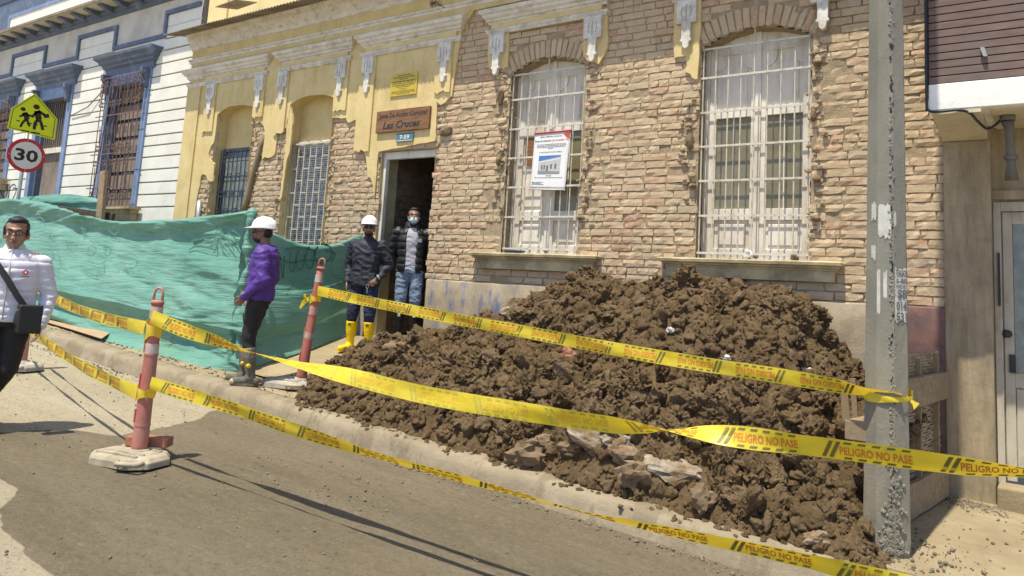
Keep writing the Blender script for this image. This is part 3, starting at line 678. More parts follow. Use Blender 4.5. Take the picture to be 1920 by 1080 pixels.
# ---- sills
def profile_u(prof, x0, x1, ends=True, dx=0.12, amp=0.0):   # moulding with mitred ends; prof = [(out, z)]
    P = []
    for (o, z) in prof:
        row = [(x0 - o, 0.02, z), (x0 - o, -o * 0.5, z), (x0 - o, -o, z)]
        for x in np.arange(x0, x1, dx): row.append((x, -o + (amp * noise.noise((x * 7, o * 30, z * 9)) if amp else 0), z + (amp * noise.noise((x * 5, z * 9, 3)) if amp else 0)))
        row += [(x1 + o, -o, z), (x1 + o, -o * 0.5, z), (x1 + o, 0.02, z)]; P.append(row)
    return P
for (x0, x1) in [(-5.93, -4.27), (-3.38, -1.70)]:
    b = MB(); prof = [(0.02, 1.985), (0.075, 1.985), (0.075, 2.085), (0.085, 2.09), (0.085, 2.105), (0.11, 2.112), (0.115, 2.13), (0.15, 2.138), (0.155, 2.165), (0.14, 2.178), (0.0, 2.186)]
    b.grid(profile_u(prof, x0 + 0.075, x1 - 0.075, amp=0.004, dx=0.08))
    b.build('sill', 'sill', H, smooth=False)
# bricks bridging below the sills are part of the brickwork already

# ---- window hoods
def hood(x0, x1, pend, left=True, yellow=True):
    b = MB()
    prof = [(0.03, 5.14), (0.055, 5.14), (0.06, 5.165), (0.085, 5.18), (0.085, 5.20), (0.12, 5.225), (0.125, 5.255), (0.155, 5.275), (0.165, 5.31), (0.16, 5.325), (0.03, 5.35), (0.0, 5.35)]
    b.grid(profile_u(prof, x0, x1, amp=0.003)); hd = b.build('window_hood', 'mould', H)
    b = MB(); b.box(x0, x1, -0.07, -0.002, 5.075, 5.142); b.build('hood_frieze', 'yellow', hd)
    b = MB(); prof = [(0.03, 5.00), (0.06, 5.003), (0.066, 5.02), (0.075, 5.03), (0.085, 5.05), (0.085, 5.066), (0.0, 5.076)]
    b.grid(profile_u(prof, x0, x1, amp=0.002)); b.build('hood_moulding', 'pendant', hd)
    for px in pend:
        b = MB(); w = 0.115
        pts = [(-w, 4.998), (w, 4.998), (w, 4.735), (0.055, 4.735), (0.05, 4.56), (0.066, 4.545), (0.06, 4.53), (0.038, 4.52), (0.036, 4.48), (0.024, 4.455), (0, 4.445), (-0.024, 4.455), (-0.036, 4.48), (-0.038, 4.52), (-0.06, 4.53), (-0.066, 4.545), (-0.05, 4.56), (-0.055, 4.735), (-w, 4.735)]
        b.prism(pts, (px, -0.092, 0), XA, ZA, (0, 0.06, 0)); pp = b.build('pendant', 'pendant', hd, bevel=0.006)
        # incised leaf strokes
    b = MB()
    for px in pend:
        for s in (-1, 1):
            for i in range(5):
                z0 = 4.80 + i * 0.025; xx = px + s * (0.045 + 0.012 * math.sin(i * 0.8))
                b.box(xx - 0.005, xx + 0.005, -0.0935, -0.091, z0, z0 + 0.0255)
        b.box(px - 0.005, px + 0.005, -0.0935, -0.091, 4.76, 4.94)
    b.build('incised_lines', 'groove', hd)
hood(-12.26, -10.60, [-12.06, -10.70])
hood(-10.16, -8.62, [-10.10, -8.74])
hood(-8.26, -6.52, [-8.16, -6.70])
hood(-5.93, -4.31, [-5.82, -4.41])
hood(-3.36, -1.72, [-3.24, -1.82])
b = MB(); b.grid(profile_u([(0.03, 5.14), (0.055, 5.14), (0.085, 5.18), (0.085, 5.20), (0.125, 5.23), (0.16, 5.28), (0.165, 5.325), (0.0, 5.35)], -12.74, -12.40, amp=0.003)); b.build('corner_moulding', 'mould', H)
b = MB(); b.grid(profile_u([(0.03, 5.00), (0.06, 5.003), (0.085, 5.05), (0.085, 5.066), (0.0, 5.076)], -12.74, -12.40)); b.build('corner_moulding', 'pendant', H)

# ---- main cornice, eaves sheet and the wall above
b = MB()
P = []
for (o, z) in [(0.03, 5.46), (0.045, 5.475), (0.05, 5.50), (0.075, 5.515), (0.08, 5.535), (0.03, 5.542)]:
    P.append([(x, -o + 0.003 * noise.noise((x * 4, z, 1)), z) for x in np.arange(-12.86, -0.6, 0.1)])
b.grid(P); b.build('string_course', 'mould', H)
b = MB(); P = []
for (o, z) in [(0.03, 5.70), (0.06, 5.705), (0.075, 5.76), (0.11, 5.79), (0.115, 5.83), (0.16, 5.87), (0.17, 5.92), (0.21, 5.95), (0.215, 6.0), (0.0, 6.02)]:
    P.append([(-12.82 - o * 0.4, 0.05, z)] + [(x, -o + 0.004 * noise.noise((x * 4, z * 3, 1)), z + 0.004 * noise.noise((x * 3, z, 6))) for x in np.arange(-12.82, -0.6, 0.12)])
b.grid(P); b.build('cornice', 'mould', H)
xs_ = np.arange(-12.98, -0.6, 0.0095); amp = 0.011
P = [[(x, y, 5.895 + (y + 0.54) * 0.24 + amp * math.sin(2 * math.pi * x / 0.076) + 0.012 * noise.noise((x * 0.8, y, 0))) for x in xs_] for y in (-0.54 , -0.3, -0.1, 0.10)]
b = MB(); b.grid(P); r = b.build('roof_sheet', 'roofsheet', H, smooth=True, fix=False)
sm = r.modifiers.new('thickness', 'SOLIDIFY'); sm.thickness = 0.004
b = MB(); b.box(-12.62, -0.6, 0.10, 0.4, 5.95, 8.5); up = b.build('upper_wall', 'upyellow', H)
b = MB(); b.box(-12.62, -12.05, 0.06, 0.1, 6.05, 8.5); b.build('upper_pilaster', 'upyellow', H)
p0 = at(440, 25, -0.12); b = MB(); b.obox((p0.x, -0.50, p0.z - 0.02), (0.55, 0.0, 0.03), (0, 0.42, 0.10), (0, 0, 0.012)); b.build('loose_sheet', 'roofsheet', H)

# ---- doorway
x0, x1, zb, zt = DOOR
b = MB()
b.box(x0 - 0.6, x0 - 0.0, 0.30, 0.34, 0.5, 4.2); b.box(x1 + 0.0, x1 + 0.8, 0.30, 0.34, 0.5, 4.2)
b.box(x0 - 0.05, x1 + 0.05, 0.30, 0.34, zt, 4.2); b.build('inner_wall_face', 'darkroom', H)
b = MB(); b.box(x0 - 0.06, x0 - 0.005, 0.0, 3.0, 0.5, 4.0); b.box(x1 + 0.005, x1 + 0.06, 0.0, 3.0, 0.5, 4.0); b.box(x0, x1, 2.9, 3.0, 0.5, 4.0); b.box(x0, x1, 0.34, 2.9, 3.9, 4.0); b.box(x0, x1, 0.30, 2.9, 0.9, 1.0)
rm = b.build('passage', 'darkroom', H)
# courses of brick showing on the passage wall
b = MB(); rc = random.Random(3)
for i in range(26):
    z = 1.02 + i * 0.105; y = 0.36 + (i % 2) * 0.1
    while y < 2.7:
        L = 0.24; b.box(x0 - 0.005, x0 + 0.008 + rc.uniform(0, 0.006), y, y + L - 0.02, z, z + 0.085); y += L
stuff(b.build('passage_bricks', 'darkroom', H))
b = MB(); b.box(x0 - 0.004, x0 + 0.004, 0.0, 0.34, 0.9, zt); b.build('inner_reveal', 'innerplaster', H)
b = MB(); b.box(x0 - 0.01, x0 + 0.05, 0.05, 0.12, 1.0, zt); b.box(x1 - 0.035, x1 + 0.01, 0.05, 0.12, 1.0, zt); b.box(x0 + 0.05, x1 - 0.035, 0.05, 0.12, zt - 0.11, zt - 0.002); b.build('door_frame', 'shutter', H, bevel=0.006)
b = MB(); b.box(x0, x1, -0.06, 0.34, 0.55, 1.0); b.build('threshold', 'walk', H, bevel=0.015)
# mound of rough concrete up to the threshold
def ramp_z(x, y):
    t = min(1, max(0, (y + 1.8) / 1.5)); e = min(1, max(0, (x + 8.45) / 0.5), max(0, (-5.9 - x) / 0.5)); e = e * e * (3 - 2 * e)
    return zwalk(x, y) - 0.03 + (0.05 + 0.33 * t) * e + 0.012 * noise.noise((x * 4, y * 4, 2))
P = [[(x, y, ramp_z(x, y)) for x in np.arange(-8.5, -5.85, 0.07)] for y in np.arange(-1.95, 0.0, 0.07)]
b = MB(); b.grid(P); b.build('entrance_ramp', 'walk', H, smooth=True)
# ================================================================== window joinery of the brick house
def bars(mb, xs, zs, zb, zt, y, r=0.0078, topf=None):
    for x in xs:
        t = topf(x) if topf else zt
        mb.tube([(x, y, zb), (x, y, t)], r, 6)
    for z in zs: mb.box(xs[0] - 0.02, xs[-1] + 0.02, y - 0.0135, y - 0.0095 + 0.0035, z - 0.011, z + 0.011)
def shutter_leaf(x0, x1, parent, glass, upper=True, y=0.19):
    b = MB(); st = 0.075
    zb, zt = 2.20, 4.62
    rails = [(zb, zb + 0.10), (2.60, 2.72), (3.70 if glass else 3.66, 3.80), (zt - 0.22, zt)]
    b.box(x0, x0 + st, y, y + 0.045, zb, zt); b.box(x1 - st, x1, y, y + 0.045, zb, zt)
    for (a, c) in rails: b.box(x0 + st, x1 - st, y + 0.0, y + 0.045, a, c)
    # rounded shoulders of the upper panel
    for s, xx in ((1, x0 + st), (-1, x1 - st)):
        pts = [(0, 0)] + [(s * 0.12 * (1 - math.cos(t)) , -0.16 + 0.16 * math.sin(t)) for t in [k * math.pi / 2 / 6 for k in range(7)]]
        pts = [(0, 0), (0, -0.17)] + [(s * 0.11 * math.sin(t), -0.17 + 0.13 * (1 - math.cos(t))) for t in [k * math.pi / 2 / 6 for k in range(1, 7)]] + [(s * 0.11, 0)]
        b.prism(pts, (xx, y + 0.006, zt - 0.22), XA, ZA, (0, 0.03, 0))
    lf = b.build('shutter_leaf', 'shutter', parent, bevel=0.004)
    b = MB(); b.box(x0 + st, x1 - st, y + 0.026, y + 0.04, 3.80, zt - 0.05); lf2 = b.build('upper_panel', 'shutter', lf)
    b = MB(); b.box(x0 + st + 0.05, x1 - st - 0.05, y + 0.014, y + 0.03, 3.86, zt - 0.36); b.build('raised_panel', 'shutter', lf, bevel=0.006)
    b = MB(); b.box(x0 + st, x1 - st, y + 0.026, y + 0.04, 2.30, 2.60); b.build('lower_panel', 'shutter', lf)
    b = MB(); b.box(x0 + st + 0.04, x1 - st - 0.04, y + 0.012, y + 0.03, 2.34, 2.56); b.build('raised_panel', 'shutter', lf, bevel=0.006)
    return lf
for k, (a, c) in (('w1', WIN['w1']), ('w2', WIN['w2'])):
    cx = (a + c) / 2
    b = MB(); y = 0.17
    b.box(a, a + 0.05, y, y + 0.08, 2.17, 4.62); b.box(c - 0.05, c, y, y + 0.08, 2.17, 4.62); b.box(a + 0.05, c - 0.05, y, y + 0.08, 2.17, 2.205)
    w = b.build('window', 'shutter', H, bevel=0.004)
    l1 = shutter_leaf(a + 0.052, cx - 0.003, w, k == 'w2'); l2 = shutter_leaf(cx + 0.003, c - 0.052, w, True)
    b = MB(); b.box(cx - 0.03, cx + 0.03, 0.168, 0.189, 2.22, 4.62); b.build('meeting_rail', 'shutter', w, bevel=0.005)
    for (p, q, m_) in ((a + 0.052, cx - 0.003, 'glass' if k == 'w2' else 'shutter'), (cx + 0.003, c - 0.052, 'glass')):
        b = MB(); b.box(p + 0.075, q - 0.075, 0.215, 0.222, 2.72, 3.70); b.build('pane', m_, w)
        b = MB(); xm = (p + q) / 2
        if m_ == 'glass': b.box(xm - 0.006, xm + 0.006, 0.208, 0.214, 2.72, 3.70)
        else: b.box(p + 0.11, q - 0.11, 0.200, 0.214, 2.78, 3.10)
        b.build('glazing_bar' if m_ == 'glass' else 'raised_panel', 'shutter', w)
    if k == 'w1':
        b = MB(); b.box(a + 0.15, cx - 0.10, 0.198, 0.214, 3.30, 3.66); b.build('wood_board', 'signwood', w)
    g = MB(); n = 9; xs_ = [a + 0.03 + (c - a - 0.06) * i / (n - 1) for i in range(n)]
    bars(g, xs_, [2.24, 2.63, 3.00, 3.37, 3.74, 4.12, 4.44], 2.19, 4.46, 0.035)
    g.tube([(cx, 0.035, 4.46), (cx, 0.035, 4.60)], 0.009, 6)
    g.build('grate', 'grate', w, smooth=False)
# low windows in the yellow niches
for k in 'ab':
    a, c = WIN[k]
    b = MB(); b.box(a, a + 0.04, 0.16, 0.24, 1.9, 3.87); b.box(c - 0.04, c, 0.16, 0.24, 1.9, 3.87); b.box(a + 0.04, c - 0.04, 0.16, 0.24, 3.81, 3.868); b.box(a + 0.04, c - 0.04, 0.16, 0.24, 1.9, 1.95)
    w = b.build('window', 'navygrate' if k == 'a' else 'shutter', H)
    b = MB(); b.box(a + 0.04, c - 0.04, 0.20, 0.21, 1.95, 3.81); b.build('pane', 'greyglass' if k == 'a' else 'darkglass', w)
    g = MB(); y = 0.10
    if k == 'a':
        N = 8; xs_ = [a + 0.04 + (c - a - 0.08) * i / N for i in range(N + 1)]
        for x in xs_: g.tube([(x, y, 1.9), (x, y, 3.84)], 0.0085, 6)
        for z in (2.05, 2.42, 2.50, 3.02, 3.10, 3.62, 3.70): g.box(xs_[0], xs_[-1], y - 0.017, y - 0.0115, z - 0.010, z + 0.010)
        for i in range(0, N, 2):
            for z in (2.25, 2.75, 3.35): g.box(xs_[i], xs_[i + 1], y - 0.014, y + 0.002, z - 0.014, z + 0.014); g.box(xs_[i], xs_[i + 1], y - 0.014, y + 0.002, z + 0.05, z + 0.066)
        g.build('grate', 'navygrate', w)
    else:
        N = 7; xs_ = [a + 0.02 + (c - a - 0.04) * i / N for i in range(N + 1)]
        for x in xs_: g.box(x - 0.007, x + 0.007, y - 0.010, y + 0.010, 1.9, 3.82)
        for i in range(N):
            z = 3.80 if i % 2 == 0 else 3.80 - 0.19
            while z > 1.95: g.box(xs_[i] + 0.0075, xs_[i + 1] - 0.0075, y - 0.009, y + 0.009, z - 0.007, z + 0.007); z -= 0.38
        g.box(xs_[0], xs_[-1], y - 0.03, y - 0.0125, 3.80, 3.825)
        for x in xs_[::2]: g.box(x - 0.008, x + 0.008, y - 0.03, y + 0.09, 3.86, 3.872)
        g.build('grate', 'grate', w)
        g = MB()
        for i in range(28): x = a + 0.04 + (c - a - 0.08) * i / 27; g.tube([(x, 0.15, 1.95), (x, 0.15, 3.80)], 0.0048, 4, cap=False)
        for i in range(60): z = 1.97 + i * 0.0306; g.box(a + 0.04, c - 0.04, 0.142, 0.15, z, z + (0.016 if i % 3 else 0.010))
        stuff(g.build('wire_mesh', 'galv', w))
# long timber pole leaning by the blue grating, metal pipe end
p0, p1 = at(455, 400, -0.05), at(494, 255, -0.02)
b = MB(); n = 9; b.tube([p0.lerp(p1, i / (n - 1)) + Vector((0.008 * math.sin(i * 1.3), 0, 0)) for i in range(n)] , [0.052 - 0.001 * i for i in range(n)], 9)
tag(b.build('timber_pole', 'timber', smooth=True), 'rough timber pole leaning against the wall beside the dark blue grating', 'pole')
p0, p1 = at(371, 415, -0.05), at(374, 377, -0.05)
b = MB(); b.tube([p0 + Vector((0, 0, -1.2)), p0, p1], 0.042, 10); tag(b.build('pipe', 'galv', smooth=True), 'short grey pipe end standing by the bricks at the yellow corner', 'pipe')

# ================================================================== blue and white house on the left
Wh = thing('white_house', 'white house with slate blue trim, grooved walls and wrought iron window grilles', 'house', (-16.5, 0.06, 0.9))
YW = 0.07
LW = {'l1': (-15.93, -14.28), 'l2': (-19.05, -17.40), 'l3': (-22.2, -20.15)}
b = MB()
segs = [(-26, -22.2), (-20.15, -19.05), (-17.40, -15.93), (-14.28, -12.82)]
b.box(-26, -12.82, YW + 0.02, YW + 0.25, 5.62, 10)
for (x0, x1) in segs: b.box(x0, x1, YW + 0.02, YW + 0.25, 0.3, 5.62)
b.box(-15.93, -14.28, YW + 0.02, YW + 0.25, 0.3, 2.8); b.box(-22.2, -20.15, YW + 0.02, YW + 0.25, 0.3, 3.5)
b.build('wall', 'groove', Wh)
# rendered courses between the grooves: each band its own piece
gz = [2.50, 2.854, 3.091, 3.321, 3.562, 3.805, 4.02, 4.215, 4.453, 4.662, 4.873, 5.116, 5.373, 5.615, 5.865, 6.09]
gz = [2.35] + [1.748 + (z - 1.748) * (7.77 / 7.7) for z in gz[1:]]
proto = {}
def band(x0, x1, z0, z1, m_='white'):
    b = MB(); b.box(x0, x1, YW - 0.012, YW + 0.019, z0 + 0.013, z1 - 0.013); return b.build('wall_band', m_, Wh, bevel=0.006)
for i in range(len(gz) - 1):
    z0, z1 = gz[i], gz[i + 1]
    for (x0, x1) in segs:
        if z0 > 5.58: continue
        band(x0, x1, z0, z1)
for (x0, x1) in [(-18.95, -17.45), (-15.85, -13.98 - 0.0)]: pass
# top courses between the steps of the blue meander band
for (x0, x1, zt) in [(-13.98, -12.82, 6.62), (-17.42, -15.86, 6.62), (-20.7, -19.0, 6.62)]:
    for z0, z1 in ((5.65, 5.91), (5.91, 6.14), (6.14, 6.38), (6.38, zt)): band(x0, x1, z0, z1)
for (x0, x1) in [(-15.86, -13.98), (-19.0, -17.42), (-26, -20.7)]: band(x0, x1, 5.65, 6.19)
b = MB(); b.box(-26, -12.82, YW - 0.004, YW + 0.016, 6.20, 6.95); b.build('frieze', 'greyfrieze', Wh)
b = MB(); t = 0.085; y0, y1 = YW - 0.05, YW - 0.0125
lev = [(-12.83, 6.66), (-13.98, 6.66), (-13.98, 6.20), (-15.86, 6.20), (-15.86, 6.66), (-17.42, 6.66), (-17.42, 6.20), (-19.0, 6.20), (-19.0, 6.66), (-20.7, 6.66), (-20.7, 6.20), (-24, 6.20)]
for (p, q) in zip(lev[:-1], lev[1:]):
    if p[1] == q[1]: b.box(min(p[0], q[0]) + t / 2, max(p[0], q[0]) - t / 2, y0, y1, p[1] - t / 2, p[1] + t / 2)
    else: b.box(p[0] - t / 2, p[0] + t / 2, y0 - 0.001, y1, min(p[1], q[1]) - t / 2, max(p[1], q[1]) + t / 2)
b.build('meander_band', 'blue', Wh)
# eaves: blue cornice, brackets, cream soffit, fascia
b = MB(); b.grid([[(x, YW - o, z) for x in (-26, -12.84)] for (o, z) in [(0.0, 6.90), (0.03, 6.90), (0.03, 6.94), (0.06, 6.96), (0.06, 6.99), (0.11, 7.02), (0.11, 7.075), (0.0, 7.075)]]); b.build('cornice', 'blue', Wh)
b = MB(); b.box(-26, -12.84, YW - 0.455, YW + 0.1, 7.08, 7.11); b.build('soffit', 'soffit', Wh)
b = MB(); b.box(-26, -12.84, YW - 0.475, YW - 0.4555, 7.07, 7.13); b.build('fascia', 'roofsheet', Wh)
for i in range(22):
    x = -13.15 - i * 0.58; b = MB(); b.prism([(0, 7.079), (-0.28, 7.079), (-0.28, 7.045), (-0.20, 7.025), (-0.14, 6.985), (-0.03, 6.965), (0, 6.965)], (x, YW - 0.111, 0), YA, ZA, (0.13, 0, 0)); b.build('bracket', 'blue', Wh)
b = MB(); b.box(-26, -12.84, YW - 0.10, YW + 0.2, 7.111, 10.0); uw = b.build('upper_wall', 'blue', Wh)
b = MB(); b.box(-20.9, -16.2, YW - 0.13, YW - 0.101, 7.32, 7.62); b.build('upper_panel', 'white', uw)
b = MB(); b.box(-21.0, -16.1, YW - 0.15, YW - 0.101, 7.62, 7.70); b.box(-21.0, -20.9, YW - 0.15, YW - 0.101, 7.25, 7.62); b.build('panel_frame', 'paleblue', uw)
b = MB(); b.box(-22.4, -16.4, YW - 0.12, YW - 0.102, 8.1, 8.8); b.build('upper_pane', 'darkglass', uw)
# windows with hoods and wrought iron
def scroll(mb, cx, y, cz, r, s=1, turns=1.15, t=0.007):
    pts = []
    for i in range(13):
        a = i / 12 * turns * 2 * math.pi; rr = r * (1 - 0.72 * i / 12); pts.append((cx + s * rr * math.cos(a) , y, cz + rr * math.sin(a)))
    mb.tube(pts, t, 5, cap=False)
def ironwork(x0, x1, zb, zt, y, parent):
    g = MB(); n = 11; xs_ = [x0 + (x1 - x0) * i / (n - 1) for i in range(n)]
    for x in xs_: g.tube([(x, y, zb), (x, y, zt)], 0.0085, 5)
    L = zt - zb
    for f in (0.0, 0.14, 0.40, 0.70, 1.0): g.box(x0 - 0.14, x1 + 0.14, y - 0.0145, y - 0.009, zb + L * f - 0.011, zb + L * f + 0.011)
    for i in range(0, n - 1, 2):
        xm = (xs_[i] + xs_[i + 1]) / 2 + (x1 - x0) / (n - 1) / 2
        for f in (0.96, 0.80, 0.46, 0.34, 0.10):
            for s in (-1, 1):
                scroll(g, xm + s * 0.042, y - 0.018, zb + L * f, 0.036, s)
                scroll(g, xm + s * 0.042, y - 0.018, zb + L * f - 0.07, 0.034, s)
        for (f0, f1) in ((0.94, 0.82), (0.62, 0.48), (0.30, 0.14)):
            g.tube([(xm - 0.03, y - 0.018, zb + L * f0), (xm + 0.02, y - 0.018, zb + L * f1)], 0.008, 5)
    for x in (x0, x1):
        for f in (0.98, 0.9, 0.82): scroll(g, x, y - 0.02, zb + L * f, 0.05, 1); scroll(g, x, y - 0.02, zb + L * f - 0.09, 0.05, -1)
    return g.build('grille', 'rust', parent)
for k, (a, c) in LW.items():
    zb = {'l1': 2.86, 'l2': 0.95, 'l3': 3.6}[k]
    b = MB(); fw = 0.17
    b.box(a, a + fw, YW - 0.05, YW + 0.22, zb, 5.63); b.box(c - fw, c, YW - 0.05, YW + 0.22, zb, 5.63); b.box(a + fw, c - fw, YW - 0.045, YW + 0.22, 5.36, 5.63)
    w = b.build('door' if k == 'l2' else 'window', 'paleblue', Wh, bevel=0.006)
    b = MB(); b.box(a + fw, a + fw + 0.08, YW + 0.04, YW + 0.2, zb, 5.36); b.box(c - fw - 0.08, c - fw, YW + 0.04, YW + 0.2, zb, 5.36); b.build('inner_frame', 'blue', w)
    if k == 'l2':
        b = MB(); b.box(a + fw + 0.08, c - fw - 0.08, YW + 0.16, YW + 0.2, zb, 4.15); b.build('door_leaf', 'oldwood', w)
        b = MB(); b.box(a + fw + 0.08, c - fw - 0.08, YW + 0.09, YW + 0.2, 4.15, 4.27); b.build('transom', 'shutter', w)
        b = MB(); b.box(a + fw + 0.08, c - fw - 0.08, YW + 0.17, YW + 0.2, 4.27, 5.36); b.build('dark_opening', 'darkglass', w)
        g = MB()
        for i in range(12): x = a + fw + 0.1 + (c - a - 2 * fw - 0.2) * i / 11; g.tube([(x, YW + 0.12, 4.27), (x, YW + 0.12, 5.36)], 0.014, 5)
        g.build('fanlight_bars', 'oldwood', w)
    else:
        n = 7; hh = (5.36 - zb) / n
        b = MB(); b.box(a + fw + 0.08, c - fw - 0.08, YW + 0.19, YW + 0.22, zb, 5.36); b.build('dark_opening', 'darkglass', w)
        for i in range(n):
            for j in range(2):
                xa = a + fw + 0.09 + j * (c - a - 2 * fw - 0.18) / 2; xb = xa + (c - a - 2 * fw - 0.18) / 2 - 0.02
                b = MB(); b.box(xa, xb, YW + 0.14, YW + 0.17, zb + hh * i + 0.045, zb + hh * (i + 1) - 0.03); b.build('shutter_board', 'oldwood', w)
        ironwork(a + 0.10, c - 0.10, zb + 0.02, 5.50, YW - 0.16, w)
        b = MB(); b.grid(profile_u([(0.0, zb - 0.26), (0.10, zb - 0.26), (0.10, zb - 0.14), (0.14, zb - 0.12), (0.16, zb - 0.06), (0.22, zb - 0.05), (0.22, zb - 0.01), (0.0, zb)], a - 0.02, c + 0.02)); b.build('window_sill', 'sill', w)
    # hood
    b = MB(); P = profile_u([(0.02, 5.60), (0.05, 5.60), (0.06, 5.72), (0.11, 5.76), (0.115, 5.80), (0.17, 5.84), (0.18, 5.88), (0.25, 5.93), (0.26, 5.98), (0.0, 6.0)], a - 0.03, c + 0.03)
    b.grid([[(q[0], q[1] + YW, q[2]) for q in r_] for r_ in P]); b.build('hood', 'blue', w)
    for s in (a + 0.03, c - 0.13):
        b = MB(); b.prism([(0, 5.60), (-0.16, 5.60), (-0.15, 5.50), (-0.09, 5.42), (-0.06, 5.34), (-0.10, 5.28), (-0.07, 5.22), (0, 5.2)], (s, YW - 0.05, 0), YA, ZA, (0.10, 0, 0)); b.build('hood_bracket', 'blue', w, bevel=0.008)
# cable down the white wall
P = [at(u, v, 0.03) for (u, v) in [(213, 170), (204, 205), (196, 245), (186, 300), (178, 345), (168, 385)]]
P = [Vector((p.x, 0.03, p.z)) for p in P]
b = MB(); b.tube(P, 0.022, 6); tag(b.build('cable', 'black', smooth=True), 'black cable running down the white wall beside the blue window frame', 'cable')
b = MB(); b.tube([at(193, 170, 0.03), at(165, 200, 0.0), at(133, 217, 0.03)], 0.010, 5); tag(b.build('cable', 'black', smooth=True), 'thin wire slanting across the white wall between window and door', 'cable')

# ================================================================== house on the right
Rh = thing('corner_house', 'grimy rendered house front with brown boarded bay above a cream door', 'house', (-0.6, -0.02, 0.25))
YR = -0.045
XL, XR2 = -0.80, -0.445
b = MB(); b.box(XL, XR2, YR, 0.5, 0.1, 3.27); b.build('pilaster', 'render', Rh, bevel=0.012)
b = MB(); b.box(XL, XR2, YR + 0.001, 0.5, 3.2705, 3.394); b.build('gap_filler', 'render', Rh)  # filler block added over the pilaster to close a gap to the sky
b = MB(); b.box(XR2, 1.5, 0.10, 0.5, 2.78, 3.60); b.build('wall', 'render', Rh)
b = MB(); b.box(XR2, 1.5, 0.06, 0.0995, 2.76, 2.84); b.build('lintel', 'render', Rh, bevel=0.006)
YB = -0.74; ZB = 3.395
b = MB(); b.prism([(YR - 0.001, 3.27), (YB + 0.005, 3.36), (YB + 0.005, 3.394), (YR - 0.001, 3.394)], (XL, 0, 0), YA, ZA, (0.34, 0, 0)); b.build('corbel', 'soffit', Rh)
b = MB(); b.box(-0.83, 1.5, YB, 0.1, ZB, ZB + 0.22); b.build('slab_edge', 'whiteband', Rh, bevel=0.008)
b = MB(); b.box(-0.40, 1.4, YB + 0.1, 0.098, ZB - 0.012, ZB - 0.002); b.build('soffit', 'soffit', Rh)
b = MB(); b.box(-0.82, 1.5, YB + 0.05, 0.1, ZB + 0.22, 5.6); b.build('bay_wall', 'darktimber', Rh)
pz = ZB + 0.222; rs = random.Random(4)
ph = 0.0655
i = 0
while pz < 5.4:
    x = -0.825
    while x < 1.45:
        L = rs.uniform(0.55, 1.3); x1 = min(x + L, 1.5)
        b = MB(); b.box(x + 0.001, x1 - 0.001, YB + 0.008 + rs.uniform(-0.002, 0.002), YB + 0.049, pz + 0.004, pz + ph - 0.005); b.build('siding_board', 'siding', Rh, bevel=0.002)
        x = x1
    pz += ph
b = MB(); q = at(1847, 100, YB + 0.0); b.obox((q.x - 0.012, YB - 0.03, q.z - 0.03), (0.03, 0, -0.004), (0, 0.035, 0), (-0.02, 0, 0.075)); b.build('metal_clip', 'galv', Rh)
b = MB(); b.box(-0.845, -0.826, YB + 0.0, YB + 0.05, ZB + 0.1, 5.4); b.build('corner_strip', 'black', Rh)
# door
b = MB(); b.box(-0.40, 1.4, 0.14, 0.20, 0.46, 2.76); dj = b.build('door', 'doorpaint', Rh)
b = MB(); b.box(-0.44, -0.385, 0.08, 0.14, 0.40, 2.74); b.box(-0.385, 1.4, 0.085, 0.14, 2.66, 2.74); b.build('door_frame', 'doorpaint', dj, bevel=0.005)
b = MB(); b.box(-0.375, -0.305, 0.115, 0.139, 0.42, 2.655); b.box(-0.305, 1.2, 0.115, 0.139, 2.55, 2.655); b.box(-0.305, 1.2, 0.115, 0.139, 1.18, 1.30); b.build('stile', 'doorpaint', dj, bevel=0.004)
b = MB(); b.box(-0.30, 1.2, 0.125, 0.1395, 1.30, 2.55); b.build('pane', 'greyglass', dj)
b = MB(); b.box(-0.298, -0.20, 0.122, 0.139, 0.50, 1.17); b.box(-0.19, 0.2, 0.122, 0.139, 0.50, 1.17); b.build('panel', 'doorpaint', dj, bevel=0.004)
b = MB(); b.box(-0.412, -0.395, 0.055, 0.08, 1.85, 2.30); b.build('hinge_bar', 'black', dj)
b = MB(); b.box(-0.345, -0.30, 0.10, 0.115, 1.30, 1.45); b.build('lock_plate', 'black', dj); b = MB(); lump(b, (-0.355, 0.095, 1.62), 0.035, 3, 2); b.build('handle', 'black', dj, smooth=True)
b = MB(); b.box(-0.435, 1.4, -0.16, 0.12, 0.15, 0.405); b.build('step', 'walk', Rh, bevel=0.015)
# pipe hung under the bay and its cable
b = MB(); px, py = at(1892, 220, -0.42).x, -0.42
b.tube([(px - 0.01, py, 3.395), (px - 0.01, py, 3.34)], 0.055, 12); b.tube([(px - 0.01, py, 3.34), (px, py + 0.02, 3.27), (px + 0.005, py + 0.06, 3.0), (px + 0.005, py + 0.08, 2.86)], [0.05, 0.032, 0.032, 0.05], 12)
b.tube([(px + 0.003, py + 0.055, 3.03), (px + 0.003, py + 0.052, 3.06)], 0.05, 12)
tag(b.build('lamp_pipe', 'pipe', smooth=True), 'dark grey pipe lamp hanging under the boarded bay', 'lamp')
P = [Vector((-0.842, YB - 0.012, 5.4)), Vector((-0.842, YB - 0.012, 4.4)), Vector((-0.84, YB - 0.012, 3.5)), Vector((-0.828, YB - 0.012, 3.40)), Vector((-0.75, YB - 0.012, 3.38)), Vector((-0.62, YB - 0.01, 3.383)), Vector((-0.54, YB + 0.02, 3.36)), Vector((-0.49, YB + 0.08, 3.30)), Vector((-0.44, -0.5, 3.27)), Vector((-0.39, -0.45, 3.30)), Vector((px - 0.05, py, 3.36))]
b = MB(); b.tube([crom(P, t) for t in np.linspace(0, len(P) - 1, 50)], 0.011, 7); tag(b.build('cable', 'black', smooth=True), 'black cable along the corner and under the white slab of the bay', 'cable')

